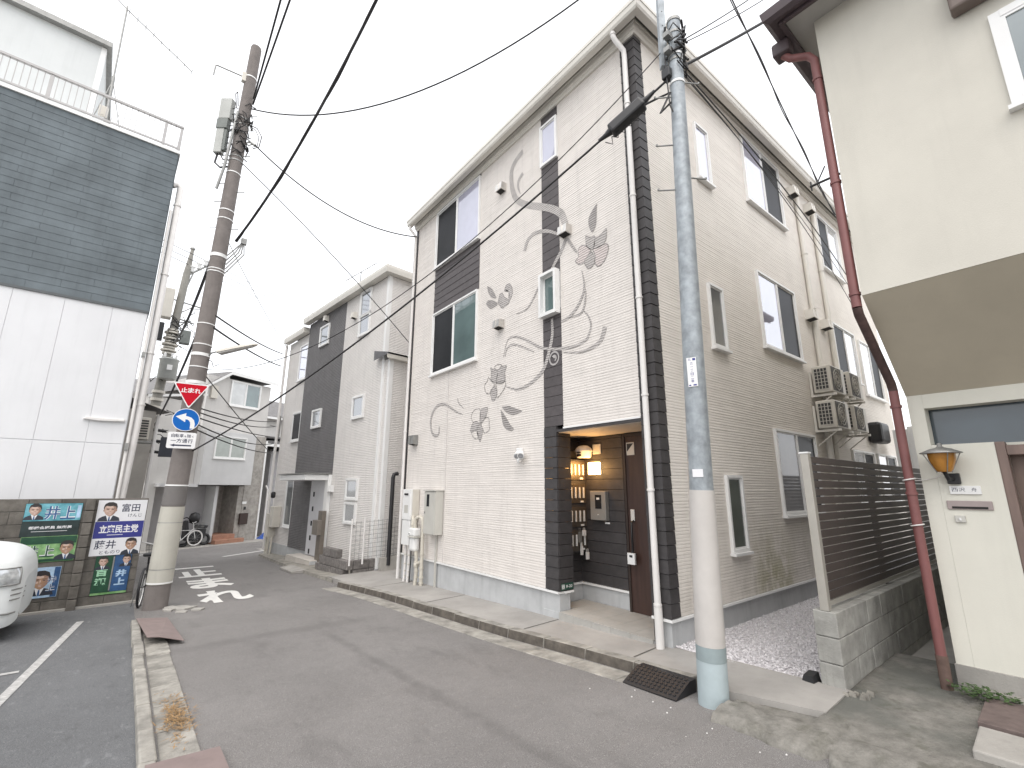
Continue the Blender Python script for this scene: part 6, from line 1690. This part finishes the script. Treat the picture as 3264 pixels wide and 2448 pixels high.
b = MB(); b.disc(FSg, -.005, 2.845, -.004, .207, .207, 40, M_swh, .0); b.disc(FSg, -.005, 2.845, .0004, .196, .196, 40, M_sblue, .0008); obj('panel', b, None, s2)
arrow = [(.135, 2.69), (.135, 2.78), (.115, 2.845), (.07, 2.89), (.01, 2.91), (-.015, 2.913), (-.015, 2.965), (-.165, 2.895), (-.015, 2.80), (-.015, 2.853), (.005, 2.852), (.04, 2.835), (.06, 2.805), (.068, 2.76), (.068, 2.69)]
b = MB(); b.poly([FSg.P(p[0], p[1], .0013) for p in arrow], M_swh); obj('arrow', b, None, s2)
s3 = sgn('supplementary_sign', 'white plate with black text and left arrow under the blue sign', 'road sign', 2.31)
def rrect(s0, s1, z0, z1, r_, n=4):
    pts = []
    for cx, cz, a0 in ((s1-r_, z1-r_, 0), (s0+r_, z1-r_, 90), (s0+r_, z0+r_, 180), (s1-r_, z0+r_, 270)):
        for k in range(n+1): a = math.radians(a0+90*k/n); pts.append((cx+r_*math.cos(a), cz+r_*math.sin(a)))
    return pts
b = MB(); b.fprism(FSg, rrect(-.235, .19, 2.325, 2.615, .03), -.004, 0, M_swh); obj('panel', b, None, s3)
letters(s3, FSg, '自転車', -.185, .0, 2.52, 2.585, .0013, M_ink, .01); letters(s3, FSg, 'を', .008, .04, 2.525, 2.56, .0013, M_ink, .01); letters(s3, FSg, '除', .048, .112, 2.52, 2.585, .0013, M_ink, .01); letters(s3, FSg, 'く', .12, .15, 2.525, 2.565, .0013, M_ink, .01)
letters(s3, FSg, '一方通行', -.185, .15, 2.425, 2.50, .0013, M_ink, .012)
b = MB(); b.poly([FSg.P(p[0], p[1], .0013) for p in ((.13, 2.367), (.13, 2.393), (-.12, 2.393), (-.12, 2.405), (-.185, 2.38), (-.12, 2.355), (-.12, 2.367))], M_ink); obj('arrow', b, None, s3)
for z in (3.40, 2.85, 2.47):
    b = MB(); p = Vector(FSg.P(0, z, -.005)); b.tube([p, PLc(z)+sdv*PLr(z)*.9], .02, 8); obj('bracket', b, M_dsteel, {3.40: s1, 2.85: s2, 2.47: s3}[z])
# ---- street lamp
sl2 = thing('street_lamp', 'long pale street lamp on the concrete pole above the stop sign', 'street lamp', PLc(4.13))
c = PLc(4.13)+ux*(PLr(4.13))
b = MB(); b.tube([c, c+ux*.05+Vector((0, 0, .05)), c+ux*.16+Vector((0, 0, .08))], .016, 8); obj('arm', b, M_dsteel, sl2)
a0 = c+ux*.15+Vector((0, 0, .06)); a1 = a0+ux*.80-uy*.05+Vector((0, 0, .15)); dl = (a1-a0)
b = MB()
secs = []
for t, w, h in ((0, .03, .03), (.06, .07, .055), (.5, .08, .065), (.93, .055, .035), (1, .02, .012)):
    p = a0+dl*t; secs.append([p-uy*w-Vector((0, 0, h*.3)), p+uy*w-Vector((0, 0, h*.3)), p+uy*w*.8+Vector((0, 0, h*.6)), p-uy*w*.8+Vector((0, 0, h*.6))])
for s_, e_ in zip(secs, secs[1:]): b.add(s_+e_, ((0, 1, 5, 4), (1, 2, 6, 5), (2, 3, 7, 6), (3, 0, 4, 7)))
b.add(secs[0], ((0, 3, 2, 1),)); b.add(secs[-1], ((0, 1, 2, 3),)); obj('housing', b, M_ac, sl2)
b = MB(); p0, p1 = a0+dl*.08, a0+dl*.90; b.hexa([p0-uy*.06-Vector((0, 0, .055)), p0+uy*.06-Vector((0, 0, .055)), p1+uy*.045-Vector((0, 0, .03)), p1-uy*.045-Vector((0, 0, .03)), p0-uy*.065-Vector((0, 0, .018)), p0+uy*.065-Vector((0, 0, .018)), p1+uy*.05-Vector((0, 0, .012)), p1-uy*.05-Vector((0, 0, .012))]); obj('diffuser', b, mat('lamp_diffuser', (.45, .44, .42), .3, .08), sl2, bevel=.01)
b = MB(); b.tube([c+Vector((0, 0, -.08)), c+ux*.08-Vector((0, 0, .12)), c+ux*.12-Vector((0, 0, .22)), c+ux*.22-Vector((0, 0, .18))], .008, 5); obj('lamp_cable', b, M_cable, sl2)

# ================================================================ far pole with transformer
fp = thing('transformer_pole', 'cluttered far utility pole with transformer behind the concrete pole', 'utility pole', (-.1, 22, -.7))
def PFc(z): t = z/11.6; return Vector((-.16+.56*t, 22.0, z))
M_fpole = mat('far_pole_grey', (.27, .26, .235), .85, .15, 4)
b = MB(); b.tube([PFc(-.9), PFc(10.2)], [.20, .13], 14); b.tube([PFc(10.2), PFc(11.3)], [.13, .06], 10); obj('pole', b, M_fpole, fp)
b = MB(); b.lathe(PFc(11.3), [(.09, 0), (.1, .04), (.05, .1)], 10); obj('pole_cap', b, M_dsteel, fp)
b = MB(); p = PFc(10.1); b.tube([p, p+Vector((.62, 0, .62))], .04, 6); b.tube([p+Vector((-.02, 0, -.9)), p+Vector((.22, 0, .2))], .03, 6); obj('cross_arm', b, M_dsteel, fp)
for k in range(3):
    q = p+Vector((.16+.21*k, -.02, .20+.2*k)); b = MB(); b.lathe(q, [(.05, 0), (.09, .03), (.05, .08), (.085, .12), (.05, .17), (.11, .22), (.11, .25), (.03, .28)], 10); obj('insulator', b, M_alu, fp)
for z, l in ((8.9, .9), (8.2, .6)):
    q = PFc(z); b = MB(); b.tube([q+Vector((-.25, -.05, .08)), q+Vector((l, -.05, -.08))], .03, 6); b.tube([q+Vector((-.02, -.05, -.5)), q+Vector((l*.55, -.05, -.05))], .022, 6); obj('cross_arm', b, M_dsteel, fp)
b = MB(); q = PFc(6.1)+Vector((.12, -.25, 0)); b.lathe(q, [(.28, -.42), (.30, -.40), (.30, .30), (.33, .33), (.33, .37), (.12, .44)], 16); tr = obj('transformer', b, M_eq, fp)
for k in range(5):
    b = MB(); r_ = q+Vector((math.cos(k*1.25)*.2, math.sin(k*1.25)*.2, .42)); b.lathe(r_, [(.035, 0), (.05, .04), (.03, .08), (.05, .12), (.02, .18)], 8); obj('bushing', b, M_alu, tr)
b = MB(); b.box(q.x-.05, q.x+.12, q.y-.33, q.y-.305, q.z-.1, q.z+.1); obj('plate', b, M_alu, tr)
b = MB(); q = PFc(7.5)+Vector((.42, -.1, 0)); b.box(q.x-.17, q.x+.17, q.y-.15, q.y+.15, q.z-.3, q.z+.25); obj('switch_box', b, M_eqd, fp, bevel=.03)
b = MB(); q = PFc(8.85)+Vector((-.44, -.1, -.1)); b.box(q.x-.26, q.x+.24, q.y-.2, q.y+.2, q.z-.62, q.z+.6); eb = obj('equipment_box', b, M_ac, fp, bevel=.03)
b = MB(); 
for k in range(10): b.box(q.x-.24, q.x-.12, q.y-.207, q.y-.2015, q.z-.5+k*.1, q.z-.45+k*.1)
obj('louvre', b, M_dark, eb)
b = MB(); b.box(q.x-.26, q.x+.08, q.y-.2, q.y+.1, q.z-1.55, q.z-.85); obj('lower_box', b, M_black, fp, bevel=.02)
for k in range(9):
    z = 6.75+k*.12; seg('insulator_ring', z-.03, z+.03, M_ac, .10 if k % 2 else .03, 12, fp, PFc, lambda z: .17)
for z in (4.9, 4.6, 4.3, 4.0, 5.2): seg('band', z-.05, z+.05, M_ac, .03, 12, fp, PFc, lambda z: .18)
rnd = random.Random(11)
for k in range(34):
    z = rnd.choice((8.3, 7.9, 7.4, 6.5, 5.7, 4.4, 3.9, 3.5)); q = PFc(z)
    pts = [q+Vector((rnd.uniform(-.2, .5), -.2, rnd.uniform(-.2, .2)))]
    for t in range(4): pts.append(pts[-1]+Vector((rnd.uniform(-.22, .28), rnd.uniform(-.05, .05), rnd.uniform(-.25, .18))))
    b = MB(); b.tube(pts, .014, 4); obj('jumper_cable', b, M_cable, fp)
b = MB()
for z in (3.0, 3.4, 3.8): q = PFc(z); b.tube([q+Vector((-.35, -.2, 0)), q+Vector((.5, -.2, -.1))], .06, 6)
obj('closure', b, M_black, fp)
c = PFc(3.4); b = MB(); b.box(.4, 1.25, 21.4, 21.9, 2.75, 3.45)
tag(obj('dark_awning', b, mat('dark_slate_blue', (.045, .05, .065), .7, .15), base=(.8, 21.6, 2.75)), 'dark slab awning behind the turn left sign', 'awning')
b = MB(); b.box(-.22, .02, 13.9, 14.25, 2.74, 3.26); ab = obj('casing', b, M_ac, tag(thing('air_conditioner', 'white air conditioner beside the left building behind the pole', 'air conditioner', (-.1, 14, 2.7)), None), bevel=.02)
b = MB()
for k in range(7): b.box(-.20, -.02, 13.885, 13.899, 2.80+k*.06, 2.83+k*.06)
obj('grille', b, M_black, ab.parent)
b = MB(); b.box(-.3, .1, 13.8, 14.3, 2.66, 2.70); obj('bracket', b, M_dsteel, ab.parent)

# ================================================================ overhead cables
def cable(label, a, b_, sag, r, n=28, group=None, extra=None, m=M_cable):
    bm_ = MB(); bm_.tube(catenary(a, b_, sag, n), r, 6)
    if extra: extra(bm_)
    return tag(obj('overhead_cable', bm_, m, base=a), label, 'cable', group)
def ray_ext(a, p, k):   # a straight run from a through p, carried on
    a, p = Vector(a), Vector(p); return a+(p-a)*k
cable('thin cable leaving the concrete pole head upward, left of its twin', PLc(10.1)+ux*.14, ray_ext(PLc(10.1)+ux*.14, (.78, 7.84, 10.35), 5), .25, .018)
cable('thin cable leaving the concrete pole head upward, right of its twin', PLc(9.95)+ux*.15, ray_ext(PLc(9.95)+ux*.15, (.90, 7.75, 10.3), 5), .25, .018)
def twist(bm_):
    A_, B_ = PLc(6.3)+ux*.30+Vector((0, 0, .28)), Vector((3.0, 1.2, 11.0))
    pts = []
    P0 = catenary(PLc(6.3)+ux*.30+Vector((0, 0, .28)), HV, 1.74, 40)
    for i, p in enumerate(P0): pts.append(p+Vector((math.cos(i*.9)*.02, math.sin(i*.9)*.02, -.015)))
    bm_.tube(pts, .013, 5)
HV = Vector((3.076, .245, 16.0))
cable('thick black cable rising from the concrete pole to the top of the photo', PLc(6.3)+ux*.30+Vector((0, 0, .28)), HV, 1.74, .024, 40, None, twist)
cable('long swooping cable across the sky between pole and house roof', PLc(9.83)+ux*.13, (6.83, .26, 12.82), 2.34, .014, 40)
b = MB(); p = Vector((4.02, 4.85, 9.13))
tag(cable('cable from the concrete pole to the mural house eave', PLc(8.88)+ux*.36, (4.62, 9.75, 7.82), .45, .014), None)
cable('thin straight cable from the concrete pole into the gap between houses', PLc(8.45)+ux*.12, (4.985, 10.6, 5.30), -.12, .010)
W6a, W6b = PRc(6.10)-ux*.10, PLc(2.30)+ux*.17
cable('long heavy cable slung from steel pole down to the stop sign pole', W6a, W6b, .33, .013, 40)
cable('thin wire running just above the long heavy cable', PRc(6.58)-ux*.07, PLc(3.85)+ux*.16, 1.05, .006, 40)
# splice closure on the heavy cable
cl = catenary(W6a, W6b, .33, 100)
e0, e1 = cl[4].copy(), cl[7].copy()
L_ = (e1-e0); Ld = L_.normalized(); mid = (e0+e1)/2; sd = Ld.cross(Vector((0, 0, 1))).normalized(); ud = sd.cross(Ld)
hl = .225
sc = thing('splice_closure', 'black cable splice closure box slung before the house corner', 'splice closure', mid)
def loc(a, s_, u_): return mid+Ld*a+sd*s_+ud*u_
b = MB(); b.hexa([loc(-hl, -.07, -.075), loc(hl, -.07, -.075), loc(hl, .07, -.075), loc(-hl, .07, -.075), loc(-hl, -.07, .06), loc(hl, -.07, .06), loc(hl, .07, .06), loc(-hl, .07, .06)]); obj('casing', b, M_black, sc, bevel=.025)
for s_ in (-1, 1):
    b = MB(); b.tube([loc(s_*hl, 0, 0), loc(s_*(hl+.06), 0, .0), loc(s_*(hl+.16), 0, .01)], [.045, .03, .018], 8); obj('end_cone', b, M_black, sc)
b = MB()
for k in range(6): b.tube([loc(-.2+.09*k, 0, -.07), loc(-.16+.09*k, .03, -.12-.02*(k % 2)), loc(-.11+.09*k, 0, -.07)], .006, 5)
obj('cable_loop', b, M_cable, sc)
b = MB(); b.tube([loc(-hl, 0, -.05), loc(-hl-.10, 0, -.09), loc(-hl-.25, 0, -.16), PRc(5.66)-ux*.20, PRc(5.80)-ux*.08], .012, 6); obj('tail_cable', b, M_cable, sc)
cable('thick cable from the steel pole up past the right house roof', PRc(6.28)+ux*.08, ray_ext(PRc(6.28)+ux*.08, (5.40, 1.486, 7.5), 3), .12, .017)
cable('upper of two thin wires leaving the steel pole head', PRc(6.62)+ux*.07, ray_ext(PRc(6.62)+ux*.07, (4.93, 1.82, 7.52), 4), .15, .007)
cable('lower of two thin wires leaving the steel pole head', PRc(6.58)+ux*.07, ray_ext(PRc(6.58)+ux*.07, (4.99, 1.80, 7.50), 4), .2, .006)
M_gcable = mat('grey_cable', (.075, .075, .08), .55, .1)
def tw2(bm_):
    for i, p in enumerate([0]): pass
    P0 = catenary((1.4, 2.0, 11.2), (12.0, 2.93, 7.97), .28, 60)
    bm_.tube([p+Vector((math.cos(i*.5)*.022, math.sin(i*.5)*.022, -.01)) for i, p in enumerate(P0)], .009, 5)
cable('twisted grey cable dropping from the sky to the back of the ribbed house', (1.4, 2.0, 11.2), (12.0, 2.93, 7.97), .28, .011, 60, None, tw2, M_gcable)
cable('drop cable running along under the ribbed house eave', PRc(6.22)+ux*.08, (12.05, 2.88, 6.35), -.20, .009)
cable('slack wire sagging below the drop cable on the side wall', PRc(6.18)+ux*.08, (12.05, 2.86, 5.58), -.30, .006)
cable('thin wire looping along the side wall windows', PRc(6.15)+ux*.08, (12.4, 2.86, 5.9), -.22, .005)
hb = Vector(F2.P(-.6, 5.6, .2))
cable('upper cable from the concrete pole to the second house', PLc(4.95)+ux*.15, F2.P(-.6, 6.75, .2), .08, .018)
cable('lower cable from the concrete pole to the second house', PLc(4.70)+ux*.15, F2.P(-.6, 6.25, .2), .08, .020)
for k, (za, zb, sag) in enumerate(((3.10, 4.1, .10), (3.02, 3.9, .12), (2.92, 3.5, .06), (2.80, 3.25, .16), (2.70, 2.9, .10))):
    cable(('topmost', 'second', 'middle', 'fourth', 'lowest')[k]+' of five thin cables crossing the far house below its upper window', PLc(za)+ux*.15, F2.P(-.62, zb, .15), sag, .013)
cable('thin diagonal wire crossing the far house upper window', PLc(3.75)+ux*.14, F2.P(-.6, 2.9, .2), .05, .011)
cable('heavy cable pair from the concrete pole down to the far pole', PLc(6.2)-ux*.13, PFc(7.2)+Vector((.1, -.2, 0)), .4, .03)
cable('single cable from the concrete pole down to the far pole foot', PLc(4.6)-ux*.14, PFc(3.9)+Vector((.1, -.2, 0)), .2, .024)
for k in range(3):
    q = PFc(10.1)+Vector((.16+.21*k, -.02, .46+.2*k))
    cable(('lowest', 'middle', 'top')[k]+' of three fine wires on the far pole insulators', q+Vector((-9, -4.0, 1.0)), q, .1, .012)
    cable(('lowest', 'middle', 'top')[k]+' of three fine wires from the far pole to the right', q, q+Vector((14, 6, -.6)), .3, .010)
cable('fine telephone wire in the sky left of the second house', PLc(6.6)+ux*.12, (5.6, 24, 7.6), .3, .008)

# ================================================================ white car at the left edge
car = thing('white_car', 'white car nose with clear headlight at the left edge', 'car', (-2.4, 9.75, zr(9.7)), 0)
M_carw = mat('white_car_paint', (.74, .76, .755), .5, .02, 2, coat=.08)
g0 = zr(9.7)
KZ = 1.26
NX = -1.03; YA, YB = 9.12, 10.68
# body as lofted cross sections along x (nose at +x)
def section(x, ins, zb, zh, zt, crown):
    """half profile mirrored: bottom, flank, shoulder, top"""
    y0, y1 = YA+ins, YB-ins; cy = (y0+y1)/2
    return [(x, y0+.05, zb), (x, y0, zb+.10), (x, y0-.008, (zb+zh)/2), (x, y0+.015, zh-.05), (x, y0+.075, zh+.02), (x, y0+.24, zh+.05+crown*.5), (x, cy, zh+.055+crown), (x, y1-.24, zh+.05+crown*.5), (x, y1-.075, zh+.02), (x, y1-.015, zh-.05), (x, y1+.008, (zb+zh)/2), (x, y1, zb+.10), (x, y1-.05, zb)]
ss = [section(NX, .26, g0+KZ*.22, g0+KZ*.60, 0, .0), section(NX-.03, .15, g0+KZ*.18, g0+KZ*.72, 0, .02), section(NX-.09, .06, g0+KZ*.16, g0+KZ*.80, 0, .04), section(NX-.22, .015, g0+KZ*.16, g0+KZ*.86, 0, .05), section(NX-.42, .0, g0+KZ*.17, g0+KZ*.90, 0, .05), section(NX-.75, .0, g0+KZ*.19, g0+KZ*.93, 0, .05), section(NX-1.0, .0, g0+KZ*.19, g0+KZ*.96, 0, .05), section(NX-2.6, .0, g0+KZ*.2, g0+KZ*.97, 0, .03), section(NX-3.3, .06, g0+KZ*.24, g0+KZ*.95, 0, .03), section(NX-3.4, .2, g0+KZ*.34, g0+KZ*.8, 0, .0)]
b = MB(); n = len(ss[0]); vs = [p for s_ in ss for p in s_]
b.add(vs, [(i*n+k, i*n+k+1, (i+1)*n+k+1, (i+1)*n+k) for i in range(len(ss)-1) for k in range(n-1)], None, True)
b.add(ss[0], (tuple(range(n)),), None); b.add(ss[-1], (tuple(range(n))[::-1],), None)
bd = obj('body', b, M_carw, car)
sbm = bd.modifiers.new('subdiv', 'SUBSURF'); sbm.levels = 2; sbm.render_levels = 2
b = MB(); b.box(NX-3.3, NX-.15, YA+.12, YB-.12, g0+.14, g0+.3); obj('underbody', b, M_black, car)
# cabin
zc = g0+KZ*.97
b = MB(); b.hexa([(NX-3.3, YA+.08, zc), (NX-.78, YA+.08, zc), (NX-.78, YB-.08, zc), (NX-3.3, YB-.08, zc), (NX-3.05, YA+.2, zc+.52), (NX-1.6, YA+.2, zc+.54), (NX-1.6, YB-.2, zc+.54), (NX-3.05, YB-.2, zc+.52)]); cbn = obj('cabin', b, M_carw, car, bevel=.06)
b = MB(); b.add([(NX-.80, YA+.14, zc+.03), (NX-.80, YB-.14, zc+.03), (NX-1.555, YB-.24, zc+.51), (NX-1.555, YA+.24, zc+.51)], ((0, 1, 2, 3),)); obj('windscreen', b, glass('car_glass', (.03, .045, .045), .06, .02), cbn)
b = MB(); b.add([(NX-1.0, YA+.083, zc+.05), (NX-1.62, YA+.188, zc+.47), (NX-2.9, YA+.188, zc+.46), (NX-3.1, YA+.083, zc+.05)], ((0, 1, 2, 3),)); obj('side_window', b, bpy.data.materials['car_glass'], cbn)
# headlight wrapping the corner
def onbody(x, y, z, o=.0): return (x, y, z)
M_lens = glass('headlight_lens', (.40, .42, .42), .25, .08, .5, 9)
hpts = [(NX-.075, YA+.155, g0+KZ*.60), (NX-.055, YA+.21, g0+KZ*.74), (NX-.21, YA+.035, g0+KZ*.775), (NX-.36, YA-.012, g0+KZ*.785), (NX-.37, YA-.016, g0+KZ*.62), (NX-.22, YA+.018, g0+KZ*.595)]
b = MB()
rows = []
for (x, y) in ((NX-.035, YA+.115), (NX-.075, YA+.055), (NX-.14, YA+.010), (NX-.24, YA-.016), (NX-.36, YA-.026)):
    rows.append([(x, y, g0+KZ*.585), (x, y-.008, g0+KZ*.64), (x-.004, y+.0, g0+KZ*.70), (x-.02, y+.028, g0+KZ*.748)])
vs = [p for r_ in rows for p in r_]; b.add(vs, [(i*4+k, i*4+k+1, (i+1)*4+k+1, (i+1)*4+k) for i in range(4) for k in range(3)], None, True); hd = obj('headlight', b, M_lens, car)
b = MB(); 
for i in range(4):
    b.tube([rows[i][0], rows[i+1][0]], .010, 6); b.tube([rows[i][3], rows[i+1][3]], .010, 6)
for r_ in (rows[0], rows[-1]): b.tube(r_, .010, 6)
obj('trim', b, M_dsteel, hd)
b = MB(); b.tube([(NX-.29, YA-.016, g0+KZ*.665), (NX-.29, YA-.024, g0+KZ*.665)], .05, 16, M_alu); b.tube([(NX-.19, YA+.018, g0+KZ*.67), (NX-.19, YA+.010, g0+KZ*.67)], .032, 14, M_alu); obj('reflector', b, None, hd)
for z in (.53, .48, .43):
    b = MB(); b.tube([(NX+.0, YA+.36, g0+KZ*z), (NX-.025, YA+.17, g0+KZ*z), (NX-.085, YA+.045, g0+KZ*z+.004)], .009, 6); obj('grille_bar', b, M_dsteel, car)
b = MB(); b.tube([(NX-.03, YA+.17, g0+KZ*.30), (NX-.085, YA+.05, g0+KZ*.30), (NX-.22, YA-.005, g0+KZ*.31)], .012, 6); obj('bumper_line', b, M_dsteel, car)
b = MB(); b.tube([(NX-.40, YA-.013, g0+KZ*.80), (NX-.42, YA+.03, g0+KZ*.875), (NX-.20, YA+.30, g0+KZ*.862), (NX-.14, YA+.7, g0+KZ*.83)], .005, 5); obj('bonnet_gap', b, M_dsteel, car)
for x in (NX-.68, NX-2.75):
    for y, o in ((YA+.09, -1), (YB-.09, 1)):
        b = MB(); b.tube([(x, y-.09, g0+.28), (x, y+.09, g0+.28)], .28, 24); w_ = obj('wheel', b, M_black, car, bevel=.02)
        b = MB(); b.tube([(x, y+o*.085, g0+.28), (x, y+o*.098, g0+.28)], .18, 18); obj('rim', b, M_dsteel, w_)
